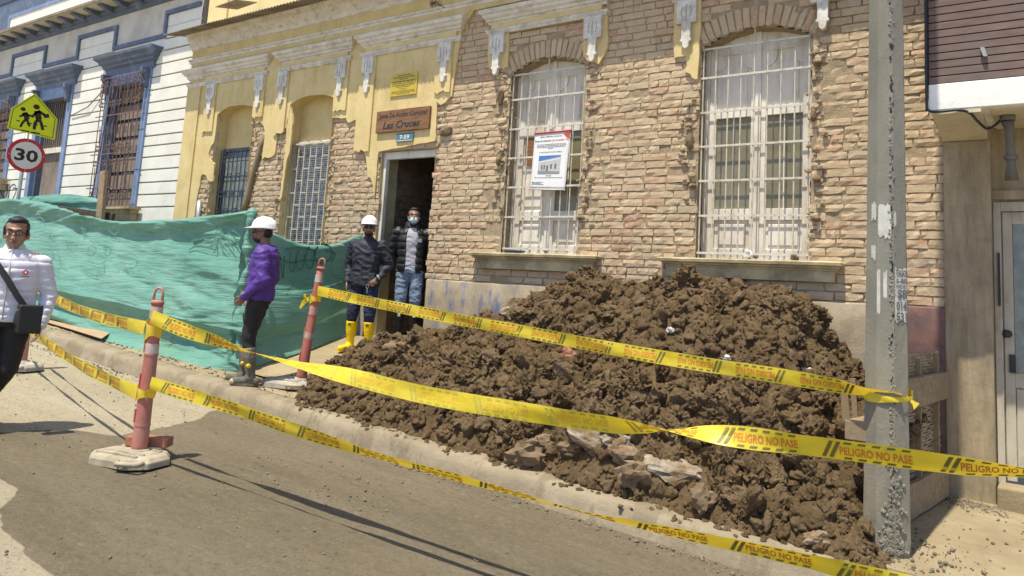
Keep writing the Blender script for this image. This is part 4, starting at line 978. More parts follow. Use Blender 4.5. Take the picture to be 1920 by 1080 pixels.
# ================================================================== utility pole
PB = ats(1663, 1030); PB = Vector((PB.x, PB.y, zwalk(PB.x, PB.y)))
Up = thing('utility_pole', 'tall grey octagonal concrete utility pole on the pavement edge with torn posters', 'pole', PB)
b = MB(); n = 8; rows = []
zs_ = np.arange(-0.1, 9.0, 0.09)
def pole_r(z): return 0.148 - 0.0093 * z
for z in zs_:
    r = pole_r(z); row = []
    for k in range(n):
        for f in (0.0, 0.12, 0.5, 0.88):
            a0, a1 = 2 * math.pi * (k + 0.64) / n, 2 * math.pi * (k + 1.64) / n
            c0, c1 = Vector((math.cos(a0), math.sin(a0), 0)), Vector((math.cos(a1), math.sin(a1), 0)); c = c0.lerp(c1, f) * r
            am = 0.003 + (0.012 * max(0, 0.35 - z) / 0.35)
            row.append((PB.x + c.x * (1 + am / r * noise.noise((c.x * 30, c.y * 30, z * 12))), PB.y + c.y * (1 + am / r * noise.noise((c.y * 30, c.x * 30, z * 12 + 5))), PB.z + z))
    row.append(row[0]); rows.append(row)
b.grid(rows); b.build('shaft', 'pole', Up, fix=True)
# rough broken seam along the front edge, heavier towards the foot
b = MB(); rp = random.Random(8); aseam = 2 * math.pi * (5 + 0.64 + 0.93) / 8
for i in range(620):
    z = 3.0 * rp.random() ** 1.7 + 0.02 if i < 430 else rp.uniform(0.02, 4.3)
    wd = 0.008 + 0.05 * max(0, (0.85 - z)) ** 1.2
    aa = aseam + rp.gauss(0, wd / 0.14); s = rp.uniform(0.003, 0.007) * (1 + 1.3 * max(0, 0.7 - z))
    s *= 1.7; r = pole_r(z) * 0.955 - s * 0.62 + 0.004; lump(b, (PB.x + math.cos(aa) * r, PB.y + math.sin(aa) * r, PB.z + z), s, rp.random() * 50, 1, (1, 1, rp.uniform(0.7, 1.6)), 0.6)
stuff(b.build('broken_seam', 'pole', Up))
b = MB()
for i in range(46):
    z = rp.uniform(0.3, 4.0); aa = aseam + rp.gauss(0, 0.05); s = rp.uniform(0.005, 0.010); r = pole_r(z) * 0.985
    lump(b, (PB.x + math.cos(aa) * r, PB.y + math.sin(aa) * r, PB.z + z), s, rp.random() * 50, 1, (0.8, 0.8, 2.0), 0.6)
stuff(b.build('seam_pit_shade', 'black', Up))  # black lumps paint the shade of pits along the seam
def face_pt(k, f, z, out=0.003):                   # point on flat face k of the pole
    a0, a1 = 2 * math.pi * (k + 0.64) / n, 2 * math.pi * (k + 1.64) / n
    c0, c1 = Vector((math.cos(a0), math.sin(a0), 0)), Vector((math.cos(a1), math.sin(a1), 0)); nn = (c0 + c1).normalized()
    return PB + c0.lerp(c1, f) * pole_r(z) + nn * out + Vector((0, 0, z))
def pixz(v):  # height on pole for a picture row
    return at(1655, v, PB.y - 0.13).z - PB.z
def paper(k, f0, f1, v0, v1, seed, mat='paper', n_=7):
    r = random.Random(seed); z0, z1 = pixz(v1), pixz(v0); top = []; bot = []
    for i in range(n_ + 1):
        f = f0 + (f1 - f0) * i / n_; top.append(face_pt(k, f, z1 + r.uniform(-0.02, 0.008))); bot.append(face_pt(k, f, z0 + r.uniform(-0.01, 0.03)))
    b = MB(); b.grid([bot, top]); o = b.build('torn_poster', mat, Up); sm = o.modifiers.new('t', 'SOLIDIFY'); sm.thickness = 0.001; return o
# ================================================================== posters on the pole
paper(5, 0.06, 0.86, 382, 446, 1); paper(5, 0.0, 0.2, 505, 590, 2); paper(5, 0.38, 0.6, 508, 560, 3); paper(4, 0.5, 0.95, 378, 412, 4); paper(4, 0.5, 0.9, 460, 490, 5); paper(6, 0.0, 0.2, 395, 425, 8)
po = paper(6, 0.06, 0.97, 500, 605, 6)
def pole_text(s, v0, v1, f0, f1, k=6):
    z0, z1 = pixz(v1), pixz(v0); o = face_pt(k, f0, z0, 0.0065); e = face_pt(k, f1, z0, 0.0065); b = MB()
    put_text(b, s, o, (e - o).normalized(), ZA, w=(e - o).length, h=z1 - z0, bold=0.03); stuff(b.build('poster_print', 'inkgrey', po, fix=False))
pole_text('TASO', 504, 518, 0.1, 0.95); pole_text('5-80', 521, 530, 0.14, 0.95); pole_text('NDE', 533, 539, 0.16, 0.9); pole_text('$8', 541, 561, 0.24, 0.94); pole_text('014', 563, 581, 0.14, 0.94); pole_text('531', 584, 600, 0.14, 0.94)

# ================================================================== heap of dug earth
def interp(x, tab):
    if x <= tab[0][0]: return tab[0][1]
    for (a, b_), (c, d) in zip(tab[:-1], tab[1:]):
        if x <= c: f = (x - a) / (c - a); f = f * f * (3 - 2 * f); return b_ + (d - b_) * f
    return tab[-1][1]
CREST = [(-7.5, 0.40), (-7.1, 0.58), (-6.8, 0.80), (-6.45, 1.06), (-6.2, 1.10), (-5.75, 1.13), (-5.5, 1.24), (-5.2, 1.38), (-4.75, 1.58), (-4.35, 1.82), (-4.0, 1.88), (-3.6, 1.80), (-3.15, 1.84), (-2.7, 1.94), (-2.35, 1.84), (-2.1, 1.84), (-1.88, 1.74), (-1.62, 1.38), (-1.35, 1.10), (-1.05, 0.92), (-0.9, 0.88)]
def heap(x, y):
    g = zwalk(x, y); hc = interp(x, CREST) - zwalk(x, -0.6)
    yc = -0.62 + 0.08 * noise.noise((x * 1.1, 0, 2)); ye = -2.47 + 0.07 * noise.noise((x * 1.7, 0, 8)) + 0.07 * noise.noise((x * 5, 0, 8))
    if x < -6.0: ye += (-6.0 - x) * 0.62
    if y > yc: h = hc - (y - yc) * 0.12
    else:
        t = (y - yc) / (ye - yc)
        if t >= 1: return g - 0.1 - (t - 1) * 2
        h = hc * (1 - t) ** 0.92 + 0.10 * (1 - t) * t * 2 + 0.05 * min(1, (1 - t) * 8) * min(1, hc * 3)
    e = 1.0
    if x > -1.12 and y < -1.5: e = max(0, 1 - (x + 1.12) / 0.16)
    h = h * e
    if x < -6.75 and y > -1.15: h -= 0.25 * min(1, (-6.75 - x) / 0.4) * min(1, (y + 1.15) / 0.3)
    lump_ = (0.11 * noise.noise((x * 2.1, y * 2.1, 1)) + 0.07 * noise.noise((x * 4.6, y * 4.6, 2)) + 0.045 * noise.noise((x * 10, y * 10, 3))) * min(1, max(0, h) * 3)
    return g + h + lump_
xs = np.arange(-7.5, -0.86, 0.018); ys = np.arange(-2.72, -0.03, 0.018)
HT = thing('dirt_heap', 'long heap of dark brown clods of dug earth piled against the brick wall', 'dirt', (-4.0, -1.3, 0.4))
hv = []; 
for y in ys:
    for x in xs:
        z = heap(x, y)
        if z > zwalk(x, y) + 0.01:
            z += 0.034 * noise.noise((x * 19, y * 19, z * 19)) + 0.024 * noise.noise((x * 41, y * 41, z * 30))
        hv.append((x, y, z))
n = len(xs); fs = []
for i in range(len(ys) - 1):
    for j in range(n - 1):
        q = (i * n + j, i * n + j + 1, (i + 1) * n + j + 1, (i + 1) * n + j)
        if max(hv[k][2] - zwalk(hv[k][0], hv[k][1]) for k in q) > -0.04: fs.append(q)
b = MB(); b.add(hv, fs); stuff(b.build('earth', 'soil', HT, smooth=False, fix=False))
def clod_mesh(seed, sub, flat=0.55):
    bm = bmesh.new(); bmesh.ops.create_icosphere(bm, subdivisions=sub, radius=1.0); o = Vector((seed * 3.7, seed * 1.3, seed * 7.1))
    for v in bm.verts:
        p = v.co.copy(); d = 1 + flat * noise.noise(p * 1.1 + o) + 0.40 * noise.noise(p * 2.4 + o) + 0.36 * noise.noise(p * 5 + o) + 0.30 * noise.noise(p * 9.5 + o) + 0.22 * noise.noise(p * 19 + o)
        # a few planar breaks
        for k in range(3):
            nn = Vector((noise.noise(o + Vector((k, 0, 0))), noise.noise(o + Vector((0, k, 1))), noise.noise(o + Vector((1, 2, k))))).normalized()
            c = p.dot(nn) * d
            if c > 0.62: d *= (0.62 + (c - 0.62) * 0.3) / c
        v.co = p * d
    me = bpy.data.meshes.new('clod'); bm.to_mesh(me); bm.free(); return me
CV = [clod_mesh(i + 1, 4) for i in range(12)]; CS = [clod_mesh(i + 40, 3) for i in range(10)]; CM = [clod_mesh(i + 70, 2) for i in range(8)]; CT = [clod_mesh(i + 90, 1) for i in range(8)]
for me in CV + CS + CM + CT: me.materials.append(M['soil'])
def arr(me):
    v = np.empty(len(me.vertices) * 3, np.float32); me.vertices.foreach_get('co', v)
    f = np.empty(len(me.polygons) * 3, np.int32); me.loops.foreach_get('vertex_index', f); return v.reshape(-1, 3), f.reshape(-1, 3)
AV = [arr(m) for m in CV]; AS = [arr(m) for m in CS]; AM = [arr(m) for m in CM]; AT = [arr(m) for m in CT]
rc = random.Random(21)
def rotm(r): return Matrix.Rotation(r.uniform(0, 6.3), 3, 'X') @ Matrix.Rotation(r.uniform(0, 6.3), 3, 'Y') @ Matrix.Rotation(r.uniform(0, 6.3), 3, 'Z')
clods = []
tries = 0
while len(clods) < 17000 and tries < 110000:
    tries += 1
    x = rc.uniform(-7.35, -0.9); y = rc.uniform(-2.68, -0.06)
    z = heap(x, y); g = zwalk(x, y)
    if z < g - 0.02:
        if not (z > g - 0.22 and rc.random() < 0.22): continue
        z = g if y > -2.55 else zroad(x) + 0.15; s = rc.uniform(0.008, 0.03)
    else:
        s = min(0.11, 0.0085 / (rc.random() + 0.012) ** 0.58)
        if y < -1.8 and x > -4.4 and rc.random() < 0.045: s = rc.uniform(0.055, 0.125)
        elif rc.random() < 0.012: s = rc.uniform(0.05, 0.10)
        s = min(s, 0.035 + (z - g) * 0.35)
    clods.append((s, x, y, z, rc.random()))
clods.sort(key=lambda c: -c[0])
V, F, base = [], [], 0
for i, (s, x, y, z, q) in enumerate(clods):
    rm_ = rotm(rc); sq = (rc.uniform(0.8, 1.25), rc.uniform(0.8, 1.2), rc.uniform(0.65, 1.0))
    if i < 250:
        o = bpy.data.objects.new('clod', CV[i % 12] if s > 0.05 else CS[i % 10]); COL.objects.link(o); o.parent = HT
        o.location = Vector((x, y, z + s * 0.22)) - ORG[HT.name]; o.rotation_euler = rm_.to_euler(); o.scale = tuple(s * k for k in sq)
    else:
        v, f = (AS[i % 10] if s > 0.027 else AM[i % 8] if s > 0.016 else AT[i % 8]); R_ = np.array(rm_)
        V.append((v * np.array(sq) * s) @ R_.T + np.array([x, y, z + s * 0.25])); F.append(f + base); base += len(v)
def np_mesh(name, V, F, off):
    V = np.concatenate(V) - np.array(off); F = np.concatenate(F); me = bpy.data.meshes.new(name)
    me.vertices.add(len(V)); me.vertices.foreach_set('co', V.astype(np.float32).reshape(-1))
    me.loops.add(len(F) * 3); me.loops.foreach_set('vertex_index', F.astype(np.int32).reshape(-1))
    me.polygons.add(len(F)); me.polygons.foreach_set('loop_start', np.arange(0, len(F) * 3, 3, dtype=np.int32)); me.polygons.foreach_set('loop_total', np.full(len(F), 3, np.int32))
    me.update(calc_edges=True); me.validate(); return me
stuff(link('small_clods', np_mesh('small_clods', V, F, ORG[HT.name]), 'soil', HT))
# big angular clods that have rolled to the foot of the heap
def block_mesh(seed):
    bm = bmesh.new(); bmesh.ops.create_icosphere(bm, subdivisions=4, radius=1.0); o = Vector((seed * 2.9, seed * 5.3, seed * 1.1)); r_ = random.Random(seed)
    cuts = [(Vector((r_.gauss(0, 1), r_.gauss(0, 1), r_.gauss(0, 1))).normalized(), r_.uniform(0.5, 0.8)) for _ in range(9)]
    for v in bm.verts:
        p = v.co.copy(); d = 1.0
        for nn, k in cuts:
            c = p.dot(nn)
            if c > 1e-3: d = min(d, k / c)
        d *= 1 + 0.10 * noise.noise(p * 2.2 + o) + 0.10 * noise.noise(p * 5 + o) + 0.10 * noise.noise(p * 11 + o) + 0.06 * noise.noise(p * 22 + o); v.co = p * d
    me = bpy.data.meshes.new('clod'); bm.to_mesh(me); bm.free(); me.materials.append(M['soil']); return me
BM_ = [block_mesh(i + 1) for i in range(8)]
for i in range(46):
    if i < 34: x = rc.uniform(-4.6, -1.15); y = rc.uniform(-2.42, -1.35); s = rc.uniform(0.055, 0.125)
    else: x = rc.uniform(-6.6, -1.5); y = rc.uniform(-1.6, -0.5); s = rc.uniform(0.05, 0.085)
    o = bpy.data.objects.new('clod', BM_[i % 8]); COL.objects.link(o); o.parent = HT; o.location = Vector((x, y, heap(x, y) + s * 0.45)) - ORG[HT.name]
    o.rotation_euler = (rc.uniform(0, 6), rc.uniform(0, 6), rc.uniform(0, 6)); o.scale = (s * rc.uniform(1.0, 1.5), s * rc.uniform(0.9, 1.2), s * rc.uniform(0.7, 1.0))
# rubble lying in the heap: each piece its own thing
def heap_at(u, v):                                  # where a ray meets the heap
    r = ray(u, v); r = r / np.linalg.norm(r); t = 3.0
    while t < 12:
        p = CAM + r * t
        if -2.75 < p[1] < 0 and p[2] < max(heap(p[0], p[1]), zwalk(p[0], p[1])): return Vector(p)
        t += 0.02
    return Vector(CAM + r * 7)
def rubble(name, u, v, w, h, mat, label, cat, seed, sub=3, rot=0.0, dep=0.8, flat=0.35, group=None):
    p = heap_at(u, v); p = p + (Vector(CAM) - p).normalized() * (0.06 if mat in ('chunk', 'stone') else 0.03) ; d = proj(p)[2]; rx, rz = w / 2 * d / FPX, h / 2 * d / FPX; b = MB()
    me_ = clod_mesh(seed, 3, 0.5 if mat != 'plasticwhite' else 0.8); b.add([(q.co.x * rx * 1.1, q.co.y * (rx + rz) / 2 * dep, q.co.z * rz * 1.15) for q in me_.vertices], [tuple(f.vertices) for f in me_.polygons]); bpy.data.meshes.remove(me_)
    o = b.build(name, mat, None, fix=False); o.location = p; o.rotation_euler = (0.15, rot, 0.5); return tag(o, label, cat, group)
rubble('concrete_chunk', 1102, 825, 95, 36, 'chunk', 'long pale broken concrete chunk tilting right under the middle tape', 'rubble', 2, rot=0.45)
rubble('concrete_chunk', 1158, 828, 52, 34, 'chunk', 'small pale concrete lump below the pinkish brick scrap', 'rubble', 5)
rubble('concrete_slab', 1268, 880, 140, 40, 'chunk', 'wide pale grey concrete slab sticking out of the lower heap', 'rubble', 9, rot=0.08)
rubble('concrete_chunk', 1172, 852, 60, 36, 'chunk', 'crumbly cream mortar lump left of the wide concrete slab', 'rubble', 12)
rubble('brick_scrap', 1170, 806, 26, 18, 'redbrick', 'pinkish brick scrap just under the middle tape', 'brick', 15, 1)
rubble('brick_scrap', 1068, 670, 34, 30, 'redbrick', 'reddish broken brick halfway up the heap below the upper tape', 'brick', 18, 2)
rubble('stone', 1022, 830, 48, 34, 'stone', 'dark grey stone left of the long pale concrete chunk', 'stone', 21, 2)
rubble('stone', 1068, 838, 42, 26, 'stone', 'flat brown stone directly under the long pale concrete chunk', 'stone', 24, 2)
rubble('stone', 1318, 938, 42, 48, 'stone', 'dark grey pointed stone below the wide concrete slab', 'stone', 27, 2)
rubble('stone', 985, 855, 62, 40, 'stone', 'squarish grey brown stone near the kerb left of the rubble', 'stone', 30, 2)
rubble('stone', 1186, 890, 54, 44, 'stone', 'square brown block of stone left under the concrete slab', 'stone', 33, 2)
rubble('stone', 960, 588, 34, 22, 'chunk', 'pale pink round stone on the crest left of the high part', 'stone', 36, 2)
rubble('stone', 740, 655, 46, 30, 'stone', 'smooth brown rock at the left end of the heap below the doorway', 'stone', 39, 2)
rubble('concrete_chunk', 1530, 1012, 44, 26, 'chunk', 'small whitish chunk at the foot of the heap near the pole', 'rubble', 42, 2)
rubble('litter', 1257, 620, 15, 10, 'plasticwhite', 'crumpled white plastic scrap lying high on the heap', 'litter', 45, 1)
rubble('litter', 1363, 672, 22, 11, 'plasticwhite', 'white flat scrap just above the upper tape', 'litter', 48, 1)
rubble('litter', 1508, 690, 18, 6, 'plasticwhite', 'narrow white scrap near the tape toward the pole', 'litter', 50, 1)
p = heap_at(1436, 590); b = MB(); b.bar(p + Vector((-0.02, 0, 0.04)), p + Vector((0.04, -0.03, -0.05)), 0.012); tag(b.build('stick', 'cane'), 'short pale stick on the upper heap below the right window', 'stick')
p = heap_at(1122, 575); b = MB(); b.bar(p + Vector((-0.09, 0, 0.02)), p + Vector((0.09, -0.03, -0.01)), 0.03); tag(b.build('wood_scrap', 'darktimber'), 'dark piece of wood near the left peak of the heap', 'wood')
p = heap_at(1205, 890); b = MB(); b.tube([p + Vector((0, -0.04, 0.09)), p + Vector((0.003, -0.06, -0.03)), p + Vector((0, -0.05, -0.10))], 0.004, 5); tag(b.build('wire', 'galv'), 'thin pale wire hanging beside the square stone block', 'wire')
p = heap_at(985, 585); b = MB(); lump(b, (0, 0, 0), 1, 4, 1, (0.05, 0.05, 0.02)); o = b.build('rag', 'black', fix=False); o.location = p; o.rotation_euler = (0, 0.4, 0); tag(o, 'black scrap beside the pale pink round stone', 'litter')

# ---- loose grit on the road and pavement
V, F, base = [], [], 0
def grit(n, fx, smin, smax, zf):
    global base
    for i in range(n):
        x, y = fx(); s = smin + (smax - smin) * rc.random() ** 3; v, f = AT[i % 8]; R_ = np.array(rotm(rc))
        V.append((v * s) @ R_.T + np.array([x, y, zf(x, y) + s * 0.4])); F.append(f + base); base += len(v)
grit(1500, lambda: (rc.uniform(-11, 0.5), rc.uniform(-6.8, -2.72)), 0.002, 0.011, zroad)
def ker(): x = rc.uniform(-12, 0.5); return x, -2.68 - abs(rc.gauss(0, 0.07))
grit(900, ker, 0.003, 0.016, zroad)
grit(70, lambda: (rc.gauss(-4.6, 0.45), rc.gauss(-3.5, 0.25)), 0.003, 0.014, zroad)
def side(): return rc.uniform(-1.0, 1.2), rc.uniform(-2.5, -0.2)
grit(380, side, 0.003, 0.014, zwalk)
def pil(): t = rc.random(); return -0.78 + 0.42 * t + rc.gauss(0, 0.05), -0.12 - abs(rc.gauss(0, 0.13))
grit(520, pil, 0.004, 0.016, zwalk)
def foot(): return PB.x + rc.gauss(0.1, 0.2), PB.y + rc.gauss(0.05, 0.3)
grit(220, foot, 0.004, 0.017, zwalk)
def tarpfoot(): x = rc.uniform(-12, -6.4); return x, -2.2 + rc.gauss(0, 0.13)
grit(500, tarpfoot, 0.004, 0.02, zwalk)
stuff(link('gravel', np_mesh('gravel', V, F, (0, 0, 0)), 'gravel'))

# ================================================================== wattle barricade behind the pole
Bx = thing('barricade', 'weathered barricade of split cane and rough planks between pole and pilaster', 'barricade', (-0.92, -1.0, 0.25))
A0, A1 = Vector((-0.80, -0.12, 0)), Vector((-1.02, -1.86, 0)); dA = (A1 - A0).normalized(); nA = Vector((-dA.y, dA.x, 0)) * -1
if nA.x < 0: nA = -nA                               # towards the pavement
def bz(t): p = A0.lerp(A1, t); return zwalk(p.x, p.y)
for (t0, t1, z0, z1, off) in [(0.0, 1.0, 0.80, 1.02, 0.035), (0.02, 0.98, 0.02, 0.27, 0.035)]:
    p, q = A0.lerp(A1, t0), A0.lerp(A1, t1); b = MB(); N = 10
    rows = []
    for zz in (z0, z1):
        rows.append([p.lerp(q, i / N) + nA * (off + 0.004 * noise.noise((i, zz, 1))) + Vector((0, 0, bz(t0 + (t1 - t0) * i / N) + zz + 0.014 * noise.noise((i * 1.3, zz * 9, 5)))) for i in range(N + 1)])
    back = [[v - nA * 0.04 for v in r] for r in rows]
    b.grid(rows); b.grid(back[::-1]); b.grid([rows[1], back[1]]); b.grid([back[0], rows[0]])
    b.add([rows[0][0], rows[1][0], back[1][0], back[0][0]], [(0, 1, 2, 3)]); b.add([rows[0][-1], rows[1][-1], back[1][-1], back[0][-1]], [(0, 1, 2, 3)])
    b.build('plank', 'timber', Bx)
for t in (0.13, 0.42, 0.70, 0.97):
    p = A0.lerp(A1, t) - nA * 0.012; b = MB(); b.bar(p + Vector((0, 0, bz(t) + 0.05)), p + Vector((0.0, 0, bz(t) + 1.19 - 0.1 * t)), 0.045, 0.03, up=(dA.x, dA.y, 0)); b.build('batten', 'timber', Bx)
b = MB(); b.grid([[A0.lerp(A1, t) - nA * 0.046 + Vector((0, 0, bz(t) + z)) for t in np.linspace(0.02, 0.98, 8)] for z in (0.1, 1.12)]); b.build('cane_backing', 'cane', Bx, fix=False)
rw = random.Random(2)
for i in range(44):
    z = 0.16 + i * 0.0235; N = 22; t0, t1 = rw.uniform(0.0, 0.04), rw.uniform(0.96, 1.0); ph = i % 2
    if z > 1.12: t1 = 0.62
    top, bot = [], []
    for j in range(N + 1):
        t = t0 + (t1 - t0) * j / N; p = A0.lerp(A1, t) - nA * (0.034 + 0.006 * math.sin(j * 1.9 + ph * math.pi)); dz = 0.006 * noise.noise((j * 0.7, i * 3.1, 0))
        bot.append(p + Vector((0, 0, bz(t) + z + dz))); top.append(p + Vector((0, 0, bz(t) + z + 0.019 + dz)))
    b = MB(); b.grid([bot, top]); o = b.build('cane_strip', 'cane', Bx, fix=False); sm = o.modifiers.new('t', 'SOLIDIFY'); sm.thickness = 0.004
p = at(1605, 800, -2.0); b = MB(); b.obox((p.x - 0.06, -2.06, p.z - 0.085), (0.16, 0.0, 0), (0.05, 0.35, 0.0), (0, 0, 0.13)); tag(b.build('timber_block', 'timber', bevel=0.008), 'square cut beam end sticking out left of the utility pole', 'timber')
b = MB(); p0 = at(1601, 712, -1.75); b.obox((p0.x, -1.78, p0.z - 0.30), (0.035, 0, 0), (0, 0.03, 0), (-0.02, 0, 0.31)); b.obox((p0.x - 0.07, -1.772, p0.z - 0.29), (0.05, 0, 0), (0, 0.012, 0), (-0.02, 0, 0.28)); b.build('batten_end', 'timber', Bx)
b = MB(); ring = [PB + Vector((math.cos(a) * (pole_r(0.62) + 0.004), math.sin(a) * (pole_r(0.62) + 0.004), 0.62 + 0.01 * math.sin(a * 3))) for a in np.linspace(0, 2 * math.pi, 25)]
b.tube(ring, 0.0035, 5, cap=False); tag(b.build('wire_tie', 'pipe'), 'thin wire twisted round the utility pole between the two tapes', 'wire')

# ================================================================== red and white delineator posts
def delineator(loc, lean, label, scale_bands, pale, base_rot, base_c, hgt=1.33):
    t = thing('delineator_post', label, 'post', loc, 'red and white delineator posts')
    L = Vector(lean); ax = Vector((L.x, L.y, 1)).normalized()
    def along(z): return Vector(loc) + ax * z
    zs_ = [0.05, 0.10, 0.30, 0.50, 0.55, 0.72, 0.80, 0.98, 1.06, 1.14, 1.20]
    def rad(z): return 0.060 - 0.018 * z / 1.2
    b = MB()
    b.tube([along(z) for z in np.linspace(0.05, hgt - 0.115, 16)], [rad(z) for z in np.linspace(0.05, hgt - 0.115, 16)], 18)
    b.build('tube', 'postred', t, smooth=True)
    b = MB(); b.tube([along(hgt - 0.125), along(hgt - 0.10), along(hgt - 0.092)], [rad(1.2) + 0.006, rad(1.2) + 0.006, rad(1.2) - 0.008], 18); b.build('cap', 'postred', t, smooth=True)
    pts = []; side_ = Vector((0.82, 0.57, 0))
    for a in np.linspace(0, math.pi, 11): pts.append(along(hgt - 0.045) + side_ * 0.033 * math.cos(a) + ax * 0.045 * math.sin(a))
    pts = [along(hgt - 0.10) + side_ * 0.033] + pts + [along(hgt - 0.10) - side_ * 0.033]
    b = MB(); b.tube(pts, 0.0105, 8); b.build('handle', 'postred', t, smooth=True)
    for (z0, z1) in scale_bands:
        b = MB(); b.tube([along(z0), along(z1)], [rad(z0) + 0.0025, rad(z1) + 0.0025], 18, cap=True); b.build('reflective_band', 'postwhite', t, smooth=False)
    for z in (0.34, 0.60, 0.86):                      # moulded lugs and slots
        b = MB(); s = along(z) + Vector((-0.45, -0.9, 0)).normalized() * rad(z); b.bar(s - ax * 0.05, s + ax * 0.05, 0.012, 0.02)
        b.tube([along(z - 0.075), along(z - 0.06)], [rad(z) + 0.004, rad(z) + 0.004], 18); b.build('rib', 'postred', t, smooth=False)
    # rubber foot: flat chamfered octagon with ribs and a carrying handle
    cr, sr = math.cos(base_rot), math.sin(base_rot); bc = Vector(loc) + Vector(base_c)
    def bp(x, y, z): return (bc.x + x * cr - y * sr, bc.y + x * sr + y * cr, zs0(bc) + z)
    def zs0(p): return loc[2]
    hx, hy, c = 0.285, 0.21, 0.11
    ring = [(-hx, -hy + c), (-hx + c, -hy), (hx - c, -hy), (hx, -hy + c), (hx, hy - c), (hx - c, hy), (-hx + c, hy), (-hx, hy - c)]
    b = MB()
    lev = [(1.0, 0.004), (1.0, 0.045), (0.90, 0.075), (0.55, 0.085)]
    P = [[bp(x * s, y * s, z) for (x, y) in ring + ring[:1]] for (s, z) in lev]; b.grid(P); b.add([bp(x * 0.55, y * 0.55, 0.085) for (x, y) in ring], [tuple(range(8))])
    m_ = 'rubberpale' if pale else 'rubber'
    b.build('rubber_foot', m_, t, bevel=0.008)
    for yy in (-0.13, -0.065, 0.10):
        b = MB(); b.tube([bp(-0.19, yy, 0.078), bp(0.0, yy, 0.088), bp(0.19, yy, 0.078)], 0.016, 8); b.build('foot_rib', m_, t, smooth=True)
    b = MB(); b.tube([bp(0.10, -0.20, 0.05), bp(0.12, -0.245, 0.05), bp(0.27, -0.20, 0.05), bp(0.27, -0.14, 0.05)], 0.018, 8); b.build('foot_handle', m_, t, smooth=True)
    b = MB(); b.tube([along(0.06), along(0.10)], [0.085, 0.075], 18); b.build('collar', m_, t, smooth=True)
    return t, along
pb = atr(258, 866); L1 = (pb.x, pb.y, zroad(pb.x))
top = atpl(299, 540, pb, pb + Vector((1, 0.7, 0))); ln = ((top.x - pb.x) / (top.z - L1[2]), (top.y - pb.y) / (top.z - L1[2]))
T1_, along1 = delineator(L1, (ln[0], ln[1]), 'red delineator post with pale muddy foot standing on the road, two tapes tied round it', [(1.06, 1.15), (0.79, 0.875)], True, 0.25, (-0.02, -0.05, 0), (top.z - L1[2]))
pb2 = ats(562, 725); L2 = (pb2.x, pb2.y, zwalk(pb2.x, pb2.y))
top = atpl(605, 484, pb2, pb2 + Vector((1, 0.7, 0))); ln = ((top.x - pb2.x) / (top.z - L2[2]), (top.y - pb2.y) / (top.z - L2[2]))
T2_, along2 = delineator(L2, (ln[0], ln[1]), 'leaning delineator post with three white bands on the kerb beside the heap', [(1.16, 1.245), (0.80, 0.885), (0.52, 0.60)], False, 0.3, (-0.06, -0.10, 0), (top.z - L2[2]))
pb3 = atr(38, 692); L3 = (pb3.x, pb3.y, zroad(pb3.x))
T3_, along3 = delineator(L3, (0.0, 0.0), 'farthest delineator post, mostly hidden behind the man in the white jacket', [(1.06, 1.15), (0.79, 0.875)], False, 0.3, (0.0, -0.05, 0), 1.33)
q = Vector(L1) + Vector((-0.574, 0.817, 0)) * 0.075 - Vector((0.817, 0.574, 0)) * 0.15; q.z = L1[2] + 0.092; b = MB(); b.obox(q, (0.26, 0.185, 0.0), (-0.07, 0.10, 0), (0, 0, 0.07)); tag(b.build('loose_brick', 'redbrick', bevel=0.006), 'loose red brick lying on the rubber foot of the road post', 'brick')

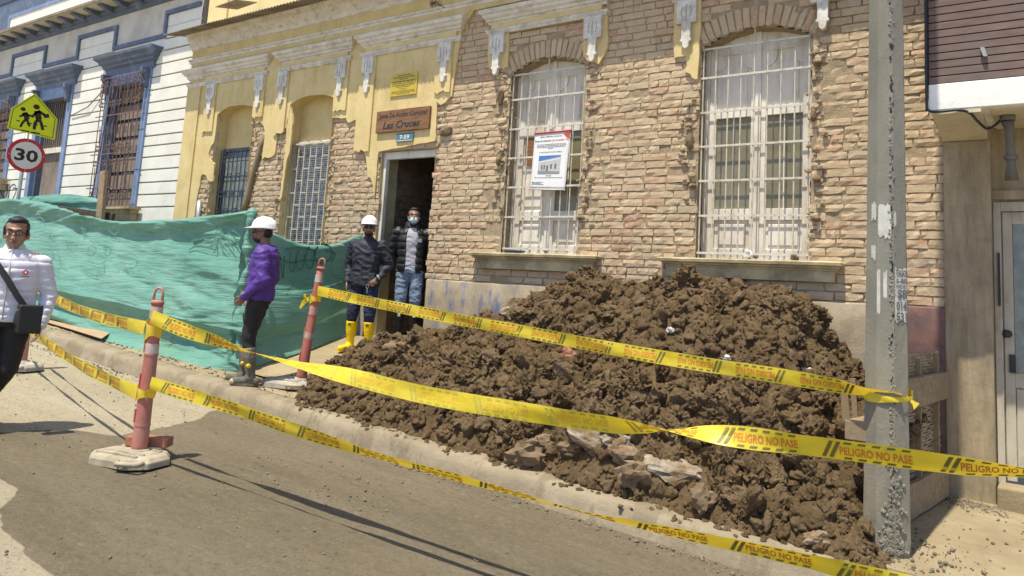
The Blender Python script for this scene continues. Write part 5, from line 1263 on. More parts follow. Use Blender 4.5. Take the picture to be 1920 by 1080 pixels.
# ================================================================== printed yellow tape
WT = 0.102
GL = text2d('PELIGRO NO PASE', 0.022)
def tape(name, ctrl, label, period=0.46, flip=False, start=0.1, sag=0.0, width=WT):
    C = [c[0] for c in ctrl]; TH = [c[1] for c in ctrl]; N = 40 * (len(C) - 1)
    pts = [crom(C, (len(C) - 1) * i / N) for i in range(N + 1)]
    th = [float(np.interp((len(C) - 1) * i / N, range(len(C)), TH)) for i in range(N + 1)]
    S_ = [0.0]
    for i in range(N): S_.append(S_[-1] + (pts[i + 1] - pts[i]).length)
    fr = []
    for i in range(N + 1):
        t = (pts[min(i + 1, N)] - pts[max(i - 1, 0)]).normalized(); u = (ZA - t * t.z).normalized(); s = t.cross(u)
        w = u * math.cos(th[i]) + s * math.sin(th[i]); fr.append((pts[i], w, t.cross(w)))
    K = 6; cv = lambda q, i: 0.006 * math.sin(S_[i] * 5 + q * 3) + 0.004 * noise.noise((S_[i] * 7, q * 2, len(ctrl)))
    b = MB(); b.grid([[p + w * width * (k / K - 0.5) + nn * cv(k / K, i) for i, (p, w, nn) in enumerate(fr)] for k in range(K + 1)])
    o = b.build(name, 'tape', smooth=True, fix=False); tag(o, label, 'tape', 'yellow printed warning tapes')
    def place(s, q, out):
        i = min(max(int(np.searchsorted(S_, s)) - 1, 0), N - 1); f = (s - S_[i]) / max(1e-6, S_[i + 1] - S_[i]); f = min(1, max(0, f))
        p = fr[i][0].lerp(fr[i + 1][0], f); w = fr[i][1].lerp(fr[i + 1][1], f); nn = fr[i][2].lerp(fr[i + 1][2], f); c = cv(q, i) * (1 - f) + cv(q, i + 1) * f
        return p + w * width * (q - 0.5) + nn * (c + out)
    gv, gf, ge = GL; red = {1: MB(), -1: MB()}; drk = {1: MB(), -1: MB()}; s0 = start; tw = period * 0.62
    while s0 + period < S_[-1]:
        for side_ in (1, -1):
            out = 0.0016 * side_
            def tr(x, y):                             # x along the tape, y across; flip turns the print end for end
                return place(s0 + (period - x if flip else x), (1 - y if flip else y), out)
            red[side_].add([tr(0.085 + p[0] / ge[0] * tw, 0.29 + p[1] / ge[1] * 0.40) for p in gv], gf)
            for j in range(2):                        # double slash
                x0 = 0.01 + j * 0.030; drk[side_].add([tr(x0, 0.10), tr(x0 + 0.017, 0.10), tr(x0 + 0.034, 0.5), tr(x0 + 0.051, 0.90), tr(x0 + 0.034, 0.90), tr(x0 + 0.017, 0.5)], [(0, 1, 2, 5), (5, 2, 3, 4)])
            for j in range(5):
                for (y0, y1) in ((0.82, 0.92), (0.08, 0.18)):
                    x0 = 0.10 + j * tw / 5; drk[side_].add([tr(x0, y0), tr(x0 + tw / 9, y0), tr(x0 + tw / 9 + 0.006, y1), tr(x0 + 0.006, y1)], [(0, 1, 2, 3)])
        s0 += period
    stuff(red[1].build('lettering', 'tapered', o, fix=False)); stuff(drk[1].build('dashes', 'tapedark', o, fix=False))
    stuff(red[-1].build('lettering', 'tapefaint', o, fix=False)); stuff(drk[-1].build('dashes', 'tapefaintdark', o, fix=False))
    return o
Pp = along1(0.98); Pq = along1(0.50)
PA, PQ = Vector(L1), atd(1650, 853, 3.3)
def A(u, v): return atpl(u, v, PA + Vector((0, -0.07, 0)), PQ)
r90 = math.pi / 2
tape('warning_tape', [(A(285, 594), 0), (A(345, 619), 0), (A(415, 642), 0.5), (A(478, 661), 1.25), (A(555, 682), 1.85), (A(660, 707), 2.7), (A(800, 741), 3.1), (A(1000, 775), 3.2), (A(1150, 797), 3.6), (A(1255, 806), 4.75), (A(1350, 815), 5.7), (A(1480, 831), 6.55), (A(1650, 853), 6.7), (A(1800, 873), 7.0), (A(1920, 886), 7.45), (A(2100, 905), 7.5)], 'middle yellow tape, twisted, running from the road post past the pole', start=0.14)
tape('warning_tape', [(A(283, 718), 0), (A(350, 739), 0.0), (A(450, 770), 0.15), (A(560, 808), 0.35), (A(700, 852), 0.75), (A(900, 907), 1.02), (A(1100, 962), 1.05), (A(1300, 1006), 0.9), (A(1480, 1045), 0.55), (A(1620, 1078), 0.2), (A(1800, 1122), 0)], 'lowest yellow tape, sagging close along the kerb towards the right corner', start=0.12, width=0.092)
Q3 = along3(0.98); Q3b = along3(0.52)
tape('warning_tape', [(Q3 + Vector((0.06, -0.06, 0)), 0.1), (Q3.lerp(Pp, 0.33) + Vector((0, -0.06, -0.05)), 0.15), (Q3.lerp(Pp, 0.66) + Vector((0, -0.07, -0.05)), 0.1), (Pp + Vector((-0.02, -0.066, 0.01)), 0)], 'upper yellow tape between the hidden post and the road post', period=0.36)
tape('warning_tape', [(Q3b + Vector((0.06, -0.06, 0)), 0.1), (Q3b.lerp(Pq, 0.33) + Vector((0, -0.06, -0.04)), 0.15), (Q3b.lerp(Pq, 0.66) + Vector((0, -0.07, -0.04)), 0.1), (Pq + Vector((-0.02, -0.066, 0.01)), 0)], 'lower yellow tape between the hidden post and the road post', period=0.36)
R2 = Vector((along2(0.98).x, along2(0.98).y - 0.06, 0)); RP = Vector((PB.x, PB.y - 0.145, 0))
def B(u, v): return atpl(u, v, R2, RP)
tape('warning_tape', [(B(596, 545), 0.0), (B(700, 567), 0.05), (B(850, 597), 0.1), (B(1000, 625), 0.1), (B(1150, 654), 0.05), (B(1300, 680), 0.0), (B(1450, 703), 0.1), (B(1560, 722), 0.5), (B(1620, 734), 1.0), (atd(1690, 742, proj(RP + Vector((0, 0, 1)))[2] + 0.02), 1.15)], 'highest yellow tape, print upside down, tied from leaning post to pole', flip=True, width=0.108)
def wrap(along, z, r, label, tag_, n=28, h=0.09, ph=0.0):
    c = along(z) if callable(along) else along; b = MB(); rows = []
    for k in range(5):
        q = k / 4 - 0.5; rows.append([c + Vector((math.cos(a) * (r + 0.004 * math.sin(a * 5 + k) + 0.003 * k % 2), math.sin(a) * (r + 0.004 * math.sin(a * 5 + k)), q * h * (0.8 + 0.3 * math.sin(a * 2 + ph)) + 0.018 * math.sin(a + ph))) for a in np.linspace(0, 2 * math.pi, n)])
    b.grid(rows); return tag(b.build('tape_knot', 'tape', smooth=True, fix=False), label, 'tape')
wrap(along1, 0.985, 0.060, 'crumpled yellow tape wound round the top of the road post', 1, h=0.15)
wrap(along1, 0.52, 0.066, 'yellow tape wound round the middle of the road post', 1, h=0.11)
wrap(along2, 0.985, 0.060, 'yellow tape knotted round the leaning post', 1, h=0.10)
zt_ = atpl(1650, 742, R2, RP).z
wrap(Vector((PB.x, PB.y, zt_)), 0, 0.147, 'yellow tape gathered round the utility pole', 1, n=40, h=0.06)
K0 = along2(0.97) + Vector((-0.04, -0.06, 0)); b = MB(); b.grid([[K0 + Vector((0, 0, 0.03)), K0 + Vector((-0.07, -0.03, -0.02)), K0 + Vector((-0.12, -0.02, -0.10))], [K0 + Vector((0.01, 0, -0.02)), K0 + Vector((-0.05, 0.0, -0.06)), K0 + Vector((-0.08, -0.04, -0.12))]]); b.grid([[K0, K0 + Vector((-0.05, -0.04, 0.04)), K0 + Vector((0.0, -0.05, 0.06))], [K0 + Vector((0, 0, -0.03)), K0 + Vector((-0.03, -0.05, 0.0)), K0 + Vector((0.02, -0.06, 0.02))]]); tag(b.build('tape_end', 'tape', smooth=True), 'loose tape end hanging left of the leaning post', 'tape')
e0 = atd(1698, 742, proj(PB + Vector((0.12, -0.05, 1)))[2]); e1 = atd(1724, 762, proj(PB + Vector((0.2, -0.05, 1)))[2]); dn = Vector((0, -0.01, -0.028)); b = MB(); b.grid([[e0 - dn * 0.3, e0.lerp(e1, 0.5) - dn * 0.2, e1 - dn * 0.6], [e0 + dn * 0.3, e0.lerp(e1, 0.5) + dn * 0.7, e1 + dn * 0.9 + Vector((-0.03, 0, 0))]]); tag(b.build('tape_end', 'tape', smooth=True), 'loose tape end sticking out right of the utility pole', 'tape')

# ================================================================== green tarpaulin fence
cols = [-260, -60, 20, 110, 200, 300, 390, 440, 452]
def colrows(u):
    top = interp(u, [(-300, 360), (-60, 378), (30, 372), (110, 388), (200, 412), (300, 412), (400, 402), (470, 390)])
    rail = interp(u, [(-300, 450), (0, 515), (100, 543), (200, 563), (300, 588), (400, 611), (450, 622)])
    und = interp(u, [(-300, 490), (0, 550), (100, 578), (200, 602), (300, 632), (400, 657), (450, 668)])
    gnd = interp(u, [(-300, 480), (0, 575), (100, 606), (215, 642), (330, 674), (430, 698), (460, 702)])
    tu = u + (22 if u > 380 else 0)
    return [at(tu, top, -1.80), at(tu, top + 5, -1.88), at(tu - 1, top + 26, -1.80), at(tu - 2, top + (rail - top) * 0.33, -1.86), at(u, top + (rail - top) * 0.66, -1.98), at(u, rail - 6, -2.10), at(u, rail + 3, -2.10), at(u, rail + (und - rail) * 0.5, -1.99), at(u, und, -2.0), at(u, und + (gnd - und) * 0.6, -2.06), ats(u, gnd) + Vector((0, 0, 0.0))]
def tarp_sheet(colsP, nu, nv, seed, amp=0.036, fine=True):
    nr = len(colsP[0]); rows = []
    R_ = [[c[r] for c in colsP] for r in range(nr)]
    for j in range(nv + 1):
        tv = (nr - 1) * j / nv; row = []
        for i in range(nu + 1):
            tu = (len(colsP) - 1) * i / nu
            cpts = [crom(R_[r], tu) for r in range(nr)]; p = crom(cpts, tv); f = j / nv
            hx_ = p.x + p.y; w = 1.1 * noise.noise((hx_ * 0.45, p.z * 2.0 - hx_ * 0.25, seed)) + 0.75 * (0.5 - 2.2 * abs(noise.noise((hx_ * 0.5, p.z * 4.5 + hx_ * 0.9, seed + 5)))) + 0.5 * (0.5 - 2.2 * abs(noise.noise((hx_ * 0.8, p.z * 9 - hx_ * 1.2, seed + 9)))) + 0.28 * (0.5 - 2.2 * abs(noise.noise((hx_ * 1.3, p.z * 18 + hx_ * 1.0, seed + 2))))
            k = amp * (0.6 + 1.3 * max(0, 1 - f * 4) + (1.2 if p.x > -9.3 else 0) * 0.5)
            row.append((p.x + k * 0.2 * w, p.y + k * w, p.z + k * 0.35 * w))
        rows.append(row)
    return rows
TP = thing('green_tarp', 'big green tarpaulin fence sheet with graffiti, stretched along the pavement', 'tarpaulin', (-8.2, -2.0, 0.62))
b = MB(); b.grid(tarp_sheet([colrows(u) for u in cols], 380, 140, 3)); b.build('front_sheet', 'tarp', TP, smooth=True, fix=False)
# end sheet turning back to the house
def endcol(u, f):
    top = interp(f, [(0, 389), (0.12, 402), (0.33, 430), (0.55, 441), (0.8, 437), (1.0, 428)])
    x = interp(f, [(0, -7.98), (0.5, -7.95), (1.0, -8.0)]); y = -2.03 + 1.98 * f
    g = max(zwalk(x, y), ramp_z(x, y)); a = atx(u, top, x)
    zt = interp(f, [(0, 2.47), (0.15, 2.36), (0.35, 2.20), (0.55, 2.16), (0.75, 2.22), (1.0, 2.40)])
    bul = 0.10 * math.sin(f * math.pi)
    return [Vector((x + 0.0, y, zt)), Vector((x + 0.02 + bul * 0.2, y, zt - 0.05)), Vector((x + 0.01, y, zt - 0.22)), Vector((x + bul * 0.4, y, zt - 0.6)), Vector((x + bul, y - 0.03, g + 0.75)), Vector((x + bul + 0.02, y - 0.04, g + 0.4)), Vector((x + bul * 0.9 - 0.04, y - 0.03, g + 0.28)), Vector((x + bul + 0.04, y - 0.03, g + 0.01))]
b = MB(); b.grid(tarp_sheet([endcol(0, f) for f in np.linspace(0, 1, 9)], 170, 110, 17, 0.028)); b.build('end_sheet', 'tarp', TP, smooth=True, fix=False)
# gathered corner, stake inside it, hem
b = MB(); c0 = at(471, 392, -2.02); c1 = ats(446, 698)
b.tube([c0.lerp(c1, t) + Vector((0.018 * math.sin(t * 23), 0.012 * math.cos(t * 19), 0)) for t in np.linspace(0, 1, 40)], [0.045 + 0.018 * math.sin(t * 31) + 0.01 * math.sin(t * 83) for t in np.linspace(0, 1, 40)], 10); b.build('gathered_corner', 'tarp', TP, smooth=True)
# sprayed marks
def on_front(u, v):
    rows = colrows(u); zt, zb = rows[0], rows[-1]
    best = None
    for a_, b_ in zip(rows[:-1], rows[1:]):
        va, vb = proj(a_)[1], proj(b_)[1]
        if min(va, vb) <= v <= max(va, vb) + 1e-6: f = (v - va) / (vb - va + 1e-9); best = a_.lerp(b_, f)
    best = best or rows[4]; return best + Vector((0, -0.045, 0))
def stroke(pts, fn, w, mat, name='sprayed_mark'):
    P = [fn(*p) for p in pts]; b = MB(); n_ = max(12, 6 * len(P)); Q = [crom(P, (len(P) - 1) * i / n_) for i in range(n_ + 1)]
    A_, B_ = [], []
    for i, q in enumerate(Q):
        t = (Q[min(i + 1, n_)] - Q[max(i - 1, 0)]).normalized(); s = t.cross(YA if fn is on_front else XA)
        s = s.normalized() * w * (0.7 + 0.5 * noise.noise((i * 0.7, q.x, q.z))); A_.append(q + s); B_.append(q - s)
    b.grid([A_, B_]); return b
gb = MB(); gf_ = MB()
def addm(dst, src): dst.add(src.v, src.f)
for pts in [[(366, 452), (382, 444), (398, 440)], [(384, 462), (388, 445), (392, 468)], [(396, 440), (402, 462), (412, 470)], [(404, 442), (412, 452), (420, 462), (426, 472)], [(412, 436), (424, 446), (434, 462)], [(420, 432), (432, 440), (440, 452)], [(362, 470), (378, 462), (392, 470)], [(388, 440), (396, 430), (404, 438)]]:
    addm(gb, stroke(pts, on_front, 0.016, 'graffiti'))
for pts in [[(58, 430), (66, 414), (82, 408), (90, 416)], [(160, 424), (163, 440), (166, 430), (156, 428)], [(168, 465), (176, 452), (186, 460), (176, 472), (168, 465)], [(200, 452), (212, 456), (210, 470), (202, 468), (204, 456)], [(170, 490), (190, 496), (205, 490)], [(185, 505), (200, 510), (200, 492)], [(235, 480), (250, 476), (262, 482), (255, 496), (240, 494)], [(85, 470), (95, 460), (105, 470), (98, 486), (86, 480)], [(70, 440), (85, 434), (110, 446)], [(115, 470), (118, 490), (130, 500)], [(262, 500), (280, 498), (290, 508)], [(210, 432), (222, 440), (230, 430)], [(160, 500), (172, 512), (190, 520)], [(225, 505), (232, 492), (246, 505)], [(90, 500), (108, 506), (118, 520)], [(130, 450), (142, 462), (150, 452)]]:
    addm(gf_, stroke(pts, on_front, 0.010, 'graffitifaint'))
def on_end(u, v): return atx(u, v, -7.885)
for pts in [[(525, 478), (528, 505), (531, 520), (533, 480)], [(545, 470), (543, 500), (550, 508), (556, 475)], [(560, 468), (556, 495), (566, 505), (574, 470)], [(580, 462), (572, 490), (584, 502), (592, 466)], [(596, 462), (590, 480), (604, 494), (622, 480), (618, 462), (602, 458)], [(520, 482), (545, 492), (575, 488), (605, 490)], [(535, 468), (560, 464), (590, 470)], [(610, 470), (628, 476), (620, 492)]]:
    addm(gb, stroke(pts, on_end, 0.016, 'graffiti'))
for pts in [[(620, 495), (622, 510), (632, 522), (648, 520)], [(552, 520), (575, 528), (600, 540)], [(540, 545), (560, 530), (590, 535)], [(560, 565), (590, 560), (620, 566)]]:
    addm(gf_, stroke(pts, on_end, 0.012, 'graffitifaint'))
stuff(gb.build('sprayed_marks', 'graffiti', TP, fix=False)); stuff(gf_.build('faint_marks', 'graffitifaint', TP, fix=False))
# second sheet behind, plank and upright
cols2 = [30, 70, 110, 150, 188]
b = MB(); b.grid(tarp_sheet([[at(u, interp(u, [(30, 370), (110, 364), (150, 366), (188, 374)]), -1.35), at(u, 378, -1.42), at(u, 388, -1.38), at(u, 402, -1.42)] for u in cols2], 60, 24, 31, 0.02)); tag(b.build('tarp_sheet', 'tarp', smooth=True, fix=False), 'smaller green sheet bunched behind the dark plank under the blue windows', 'tarpaulin')
b = MB(); p, q = at(-30, 378, -1.55), at(212, 411, -1.55); b.bar(p, q, 0.05, 0.19); tag(b.build('plank', 'darktimber', bevel=0.006), 'dark plank lying behind the top edge of the green tarp', 'plank')
b = MB(); p = at(193, 405, -1.68); q = at(195, 321, -1.68); b.bar(p + Vector((0, 0, -0.9)), q, 0.17, 0.06, up=(0, 1, 0)); tag(b.build('wooden_post', 'timber', bevel=0.006), 'flat wooden upright standing in front of the blue framed window', 'post')
# cardboard on the pavement
c = [ats(u, v) for (u, v) in [(96, 606), (120, 603), (222, 630), (205, 642)]]; c = [p + Vector((0, -0.06, 0.035)) for p in c]; b = MB()
b.grid([[c[0] + Vector((0, -0.06, 0)), c[0].lerp(c[3], 0.5) + Vector((0, -0.05, 0.012)), c[3] + Vector((0, -0.05, 0.02))], [c[1], c[1].lerp(c[2], 0.5) + Vector((0, 0, 0.02)), c[2] + Vector((0, 0, 0.06))]]); o = b.build('cardboard', 'cardboard'); sm = o.modifiers.new('t', 'SOLIDIFY'); sm.thickness = 0.008; tag(o, 'flattened brown cardboard sheet lying on the pavement under the tarp', 'cardboard')
# ================================================================== people
def ringloft(mb, secs, n=20):                        # secs: (centre, half-axis a, half-axis b)
    vs, fs = [], []
    for (c, a, b_) in secs:
        for k in range(n):
            t = 2 * math.pi * k / n; vs.append(c + a * math.cos(t) + b_ * math.sin(t))
    m = len(secs)
    for i in range(m - 1):
        for k in range(n): fs.append((i * n + k, i * n + (k + 1) % n, (i + 1) * n + (k + 1) % n, (i + 1) * n + k))
    fs.append(tuple(range(n))[::-1]); fs.append(tuple((m - 1) * n + k for k in range(n))); mb.add(vs, fs)
def limb(mb, pts, rad, n=14):
    pts = [Vector(p) for p in pts]; P = []; R_ = []
    for i in range(len(pts) - 1):
        for k in range(4): t = i + k / 4; P.append(pts[i].lerp(pts[i + 1], k / 4)); R_.append(rad[i] + (rad[i + 1] - rad[i]) * k / 4)
    P.append(pts[-1]); R_.append(rad[-1]); mb.tube(P, R_, n); 
    for p, r in ((pts[0], rad[0]), (pts[-1], rad[-1])): ell(mb, p, (r, r, r))
    for p, r in zip(pts[1:-1], rad[1:-1]): ell(mb, p, (r, r, r))
def ell(mb, c, r, M3=None, n=16):
    vs, fs = [], []; m = n // 2; c = Vector(c)
    for i in range(m + 1):
        ph = math.pi * i / m
        for k in range(n):
            t = 2 * math.pi * k / n; v = Vector((r[0] * math.sin(ph) * math.cos(t), r[1] * math.sin(ph) * math.sin(t), r[2] * math.cos(ph)))
            vs.append(c + (M3 @ v if M3 else v))
    for i in range(m):
        for k in range(n): fs.append((i * n + k, (i + 1) * n + k, (i + 1) * n + (k + 1) % n, i * n + (k + 1) % n))
    mb.add(vs, fs)
def fuse(mb, name, voxel, smooth=4, disp=None):      # one continuous skin from overlapping volumes
    me = mb.mesh('tmp'); o = bpy.data.objects.new('tmp', me); COL.objects.link(o)
    r = o.modifiers.new('r', 'REMESH'); r.mode = 'VOXEL'; r.voxel_size = voxel
    s = o.modifiers.new('s', 'SMOOTH'); s.factor = 0.5; s.iterations = smooth
    dg = bpy.context.evaluated_depsgraph_get(); out = bpy.data.meshes.new_from_object(o.evaluated_get(dg)); out.name = name
    bpy.data.objects.remove(o); bpy.data.meshes.remove(me)
    if disp:
        n = len(out.vertices); co = np.empty(n * 3, np.float32); no = np.empty(n * 3, np.float32)
        out.vertices.foreach_get('co', co); out.vertex_normals.foreach_get('vector', no); co = co.reshape(-1, 3); no = no.reshape(-1, 3)
        d = np.array([disp(*p) for p in co]); co += no * d[:, None]; out.vertices.foreach_set('co', co.reshape(-1)); out.update()
    return out
def folds(amp, s=1.0, seed=0.0):
    def f(x, y, z):
        a = noise.noise((x * 7 * s + z * 4, y * 7 * s, z * 13 * s + seed)); b_ = noise.noise((x * 16 * s - z * 6, y * 16 * s, z * 24 * s + seed))
        return amp * (1.0 - 2.2 * abs(a)) * 0.8 + amp * 0.5 * (1 - 2 * abs(b_)) * 0.5
    return f
def quilt(amp, pitch, seed=0.0, fold=0.004):
    g_ = folds(fold, 1.2, seed)
    return lambda x, y, z: amp * (abs(math.sin(math.pi * (z + 0.006 * noise.noise((x * 9, y * 9, seed))) / pitch)) ** 0.6 - 0.6) + g_(x, y, z)
def person(label, foot, face, P):
    """P: joints in metres, x to the person's right, y forward, z up from the ground."""
    f = Vector((face[0], face[1], 0)).normalized(); r_ = Vector((f.y, -f.x, 0)); s = P.get('h', 1.75) / 1.75; foot = Vector(foot)
    t = thing('person', label, 'person', foot)
    def w(p): return foot + (r_ * p[0] + f * p[1] + ZA * p[2]) * s
    def wd(p): return (r_ * p[0] + f * p[1] + ZA * p[2]) * s
    J = P['J']
    def secs(lst, grow=0.0): return [(w(c), wd((a + grow, 0, 0)), wd((0, b_ + grow, 0))) for (c, a, b_) in lst]
    hx, hy, hz = J['head']; hd = Vector((hx, hy, hz)); yaw, pitch = P.get('look', (0, 0))
    Rm = Matrix.Rotation(yaw, 3, 'Z') @ Matrix.Rotation(pitch, 3, 'X')
    base3 = Matrix((tuple(r_), tuple(f), tuple(ZA))).transposed()
    RW = base3 @ Rm
    hs = s * P.get('headscale', 1.0)
    def h(p): return foot + (base3 @ hd) * s + (RW @ Vector(p)) * hs
    def hell(mb, p, r, tilt=None): ell(mb, h(p), tuple(k * hs for k in r), RW @ tilt if tilt else RW)
    # ---- body: head, neck, trunk, arms, hands and legs in one skin
    b = MB()
    hell(b, (0, -0.012, 0.035), (0.076, 0.096, 0.092)); hell(b, (0, 0.012, -0.03), (0.064, 0.080, 0.082)); hell(b, (0, 0.038, -0.085), (0.042, 0.045, 0.034)); hell(b, (0, 0.03, -0.055), (0.055, 0.052, 0.045))
    hell(b, (0, 0.095, -0.022), (0.013, 0.020, 0.030), Matrix.Rotation(-0.35, 3, 'X')); hell(b, (0, 0.106, -0.038), (0.018, 0.015, 0.012))
    hell(b, (0, 0.078, 0.024), (0.055, 0.016, 0.012)); hell(b, (0, 0.085, -0.066), (0.024, 0.014, 0.012))
    for sg in (-1, 1): hell(b, (sg * 0.077, -0.012, -0.012), (0.012, 0.022, 0.034)); hell(b, (sg * 0.042, 0.066, -0.025), (0.022, 0.022, 0.022))
    nb = J['neck']; ringloft(b, [(w((nb[0], nb[1] - 0.005, nb[2] - 0.04)), wd((0.068, 0, 0)), wd((0, 0.066, 0))), (w((nb[0] * 0.5 + hx * 0.5, nb[1] * 0.5 + hy * 0.5 - 0.012, (nb[2] + hz - 0.08) / 2 + 0.01)), wd((0.056, 0, 0)), wd((0, 0.058, 0))), (h((0, -0.015, -0.04)), wd((0.056, 0, 0)), wd((0, 0.062, 0)))])
    tr = P['trunk']; ringloft(b, secs(tr, -0.02))
    for sd in 'LR':
        limb(b, [w(q) for q in J['leg' + sd][:3]], [0.082 * s, 0.054 * s, 0.042 * s])
        a = J['arm' + sd]; limb(b, [w(q) for q in a[:3]], [0.050 * s, 0.040 * s, 0.028 * s])
        # hand: palm, four unequal bent fingers, thumb
        wr, hdv, pn = Vector(a[2]), Vector(a[3]).normalized(), Vector(a[4]).normalized(); sv = hdv.cross(pn).normalized() * a[5]; curl = a[6]
        pc = wr + hdv * 0.045; R_ = Matrix((tuple(r_ * sv.x + f * sv.y + ZA * sv.z), tuple(r_ * pn.x + f * pn.y + ZA * pn.z), tuple(r_ * hdv.x + f * hdv.y + ZA * hdv.z))).transposed()
        ell(b, w(pc), (0.042 * s, 0.018 * s, 0.052 * s), R_)
        for i, L in enumerate((0.072, 0.080, 0.074, 0.058)):
            o = pc + hdv * 0.038 + sv * (0.030 - 0.020 * i); d1 = (hdv * math.cos(curl * 0.5) + pn * math.sin(curl * 0.5)); d2 = (hdv * math.cos(curl * 1.2) + pn * math.sin(curl * 1.2)); d3 = (hdv * math.cos(curl * 1.8) + pn * math.sin(curl * 1.8))
            q = [o, o + d1 * L * 0.45, o + d1 * L * 0.45 + d2 * L * 0.32, o + d1 * L * 0.45 + d2 * L * 0.32 + d3 * L * 0.23]; b.tube([w(k) for k in q], [0.0095 * s, 0.009 * s, 0.0085 * s, 0.007 * s], 8)
        o = wr + hdv * 0.022 + sv * 0.028; b.tube([w(o), w(o + sv * 0.026 + hdv * 0.026 + pn * 0.008), w(o + sv * 0.030 + hdv * 0.056 + pn * 0.018), w(o + sv * 0.024 + hdv * 0.075 + pn * 0.022)], [0.012 * s, 0.011 * s, 0.010 * s, 0.008 * s], 8)
    off = ORG[t.name]
    def put(name, mb, voxel, mat, smooth=4, disp=None, label=None, parent=None):
        me = fuse(mb, name, voxel, smooth, disp)
        me.transform(Matrix.Translation(-off)); return link(name, me, mat, parent or t, True, 0, label)
    put('body', b, 0.0062, P.get('skin', 'skin'), 2)
    def raw(name, mb, mat, smooth=True, parent=None): return mb.build(name, mat, parent or t, smooth=smooth)
    # ---- face
    for sg in (-1, 1):
        e = MB(); hell(e, (sg * 0.031, 0.083, 0.004), (0.013, 0.007, 0.0065)); eo = raw('eye', e, 'eyewhite'); e = MB(); hell(e, (sg * 0.031, 0.0885, 0.004), (0.0055, 0.003, 0.0055)); raw('iris', e, 'lens', parent=eo)
        e = MB(); hell(e, (sg * 0.032, 0.091, 0.029), (0.021, 0.006, 0.0045)); raw('eyebrow', e, 'hair')
    if not P.get('mask'):
        e = MB(); hell(e, (0, 0.096, -0.062), (0.021, 0.007, 0.0035)); hell(e, (0, 0.094, -0.070), (0.018, 0.007, 0.004)); raw('mouth', e, 'lip')
    if P.get('beard'):
        e = MB(); hell(e, (0, 0.036, -0.078), (0.055, 0.060, 0.040)); hell(e, (0, 0.086, -0.053), (0.027, 0.012, 0.006)); raw('beard', e, 'hair')
    # hair
    e = MB()
    if P.get('hair'):
        for (c, r) in (((0, -0.026, 0.046), (0.081, 0.096, 0.088)), ((0, 0.018, 0.094), (0.062, 0.066, 0.030)), ((0, -0.05, 0.0), (0.076, 0.066, 0.075))): hell(e, c, r)
        for sg in (-1, 1): hell(e, (sg * 0.074, 0.015, 0.022), (0.010, 0.020, 0.042))
        me = fuse(e, 'hair', 0.006, 1, lambda x, y, z: 0.004 * noise.noise((x * 60, y * 60, z * 60))); me.transform(Matrix.Translation(-off)); link('hair', me, 'hair', t, True)
    else:
        hell(e, (0, -0.045, 0.005), (0.079, 0.066, 0.070))
        me = fuse(e, 'hair', 0.007, 1); me.transform(Matrix.Translation(-off)); link('hair', me, 'hair', t, True)
    if P.get('helmet'):
        e = MB(); n = 28; prof = []
        rows = []
        for i in range(11):
            ph = math.pi / 2 * i / 10; rows.append([h((0.112 * math.cos(ph) * math.cos(a), -0.012 + 0.138 * math.cos(ph) * math.sin(a), 0.060 + 0.118 * math.sin(ph))) for a in np.linspace(0, 2 * math.pi, n + 1)])
        rim = [h((0.118 * math.cos(a), -0.012 + 0.145 * math.sin(a) + (0.075 * max(0, math.sin(a)) ** 1.5), 0.048 - 0.012 * max(0, math.sin(a)))) for a in np.linspace(0, 2 * math.pi, n + 1)]
        rim2 = [h((0.112 * math.cos(a), -0.012 + 0.138 * math.sin(a) + (0.070 * max(0, math.sin(a)) ** 1.5), 0.044 - 0.012 * max(0, math.sin(a)))) for a in np.linspace(0, 2 * math.pi, n + 1)]
        e.grid([rim2, rim] + rows); hm = e.build('helmet', 'helmet', t, smooth=True, fix=False); sm = hm.modifiers.new('t', 'SOLIDIFY'); sm.thickness = 0.003
        e = MB()
        for xx in (-0.03, 0.0, 0.03):
            e.tube([h((xx, -0.012 + 0.138 * math.cos(a) * math.sqrt(1 - (xx / 0.112) ** 2), 0.060 + 0.118 * math.sin(a) * math.sqrt(1 - (xx / 0.112) ** 2))) for a in np.linspace(0.35, 2.8, 12)], 0.006, 6)
        e.build('helmet_ridge', 'helmet', hm, smooth=True)
    if P.get('glasses'):
        e = MB(); dk = P['glasses'] == 'dark'
        for sg in (-1, 1):
            if dk: hell(e, (sg * 0.034, 0.097, 0.002), (0.028, 0.006, 0.018))
            else: e.tube([h((sg * 0.033 + 0.026 * math.cos(a), 0.099, 0.002 + 0.019 * math.sin(a))) for a in np.linspace(0, 2 * math.pi, 17)], 0.0022 * s, 6, cap=False)
            e.tube([h((sg * 0.060, 0.094, 0.006)), h((sg * 0.078, 0.04, 0.010)), h((sg * 0.082, -0.02, 0.004))], 0.0028 * s, 6)
        e.tube([h((-0.008, 0.103, 0.005)), h((0.008, 0.103, 0.005))], 0.0028 * s, 6); raw('glasses', e, 'lens')
    if P.get('mask'):
        e = MB(); hell(e, (0, 0.050, -0.058), (0.060, 0.064, 0.047)); mk_ = e; me = fuse(mk_, 'face_mask', 0.006, 1); me.transform(Matrix.Translation(-off)); mo = link('face_mask', me, 'mask', t, True)
        e = MB()
        for sg in (-1, 1): e.tube([h((sg * 0.058, 0.055, -0.035)), h((sg * 0.078, 0.01, 0.0)), h((sg * 0.080, -0.005, 0.012))], 0.0028, 6); e.tube([h((sg * 0.054, 0.05, -0.075)), h((sg * 0.076, 0.0, -0.03))], 0.0028, 6)
        e.build('ear_loop', 'mask', mo, smooth=True)
    return t, w, wd, h, put, raw, secs, s
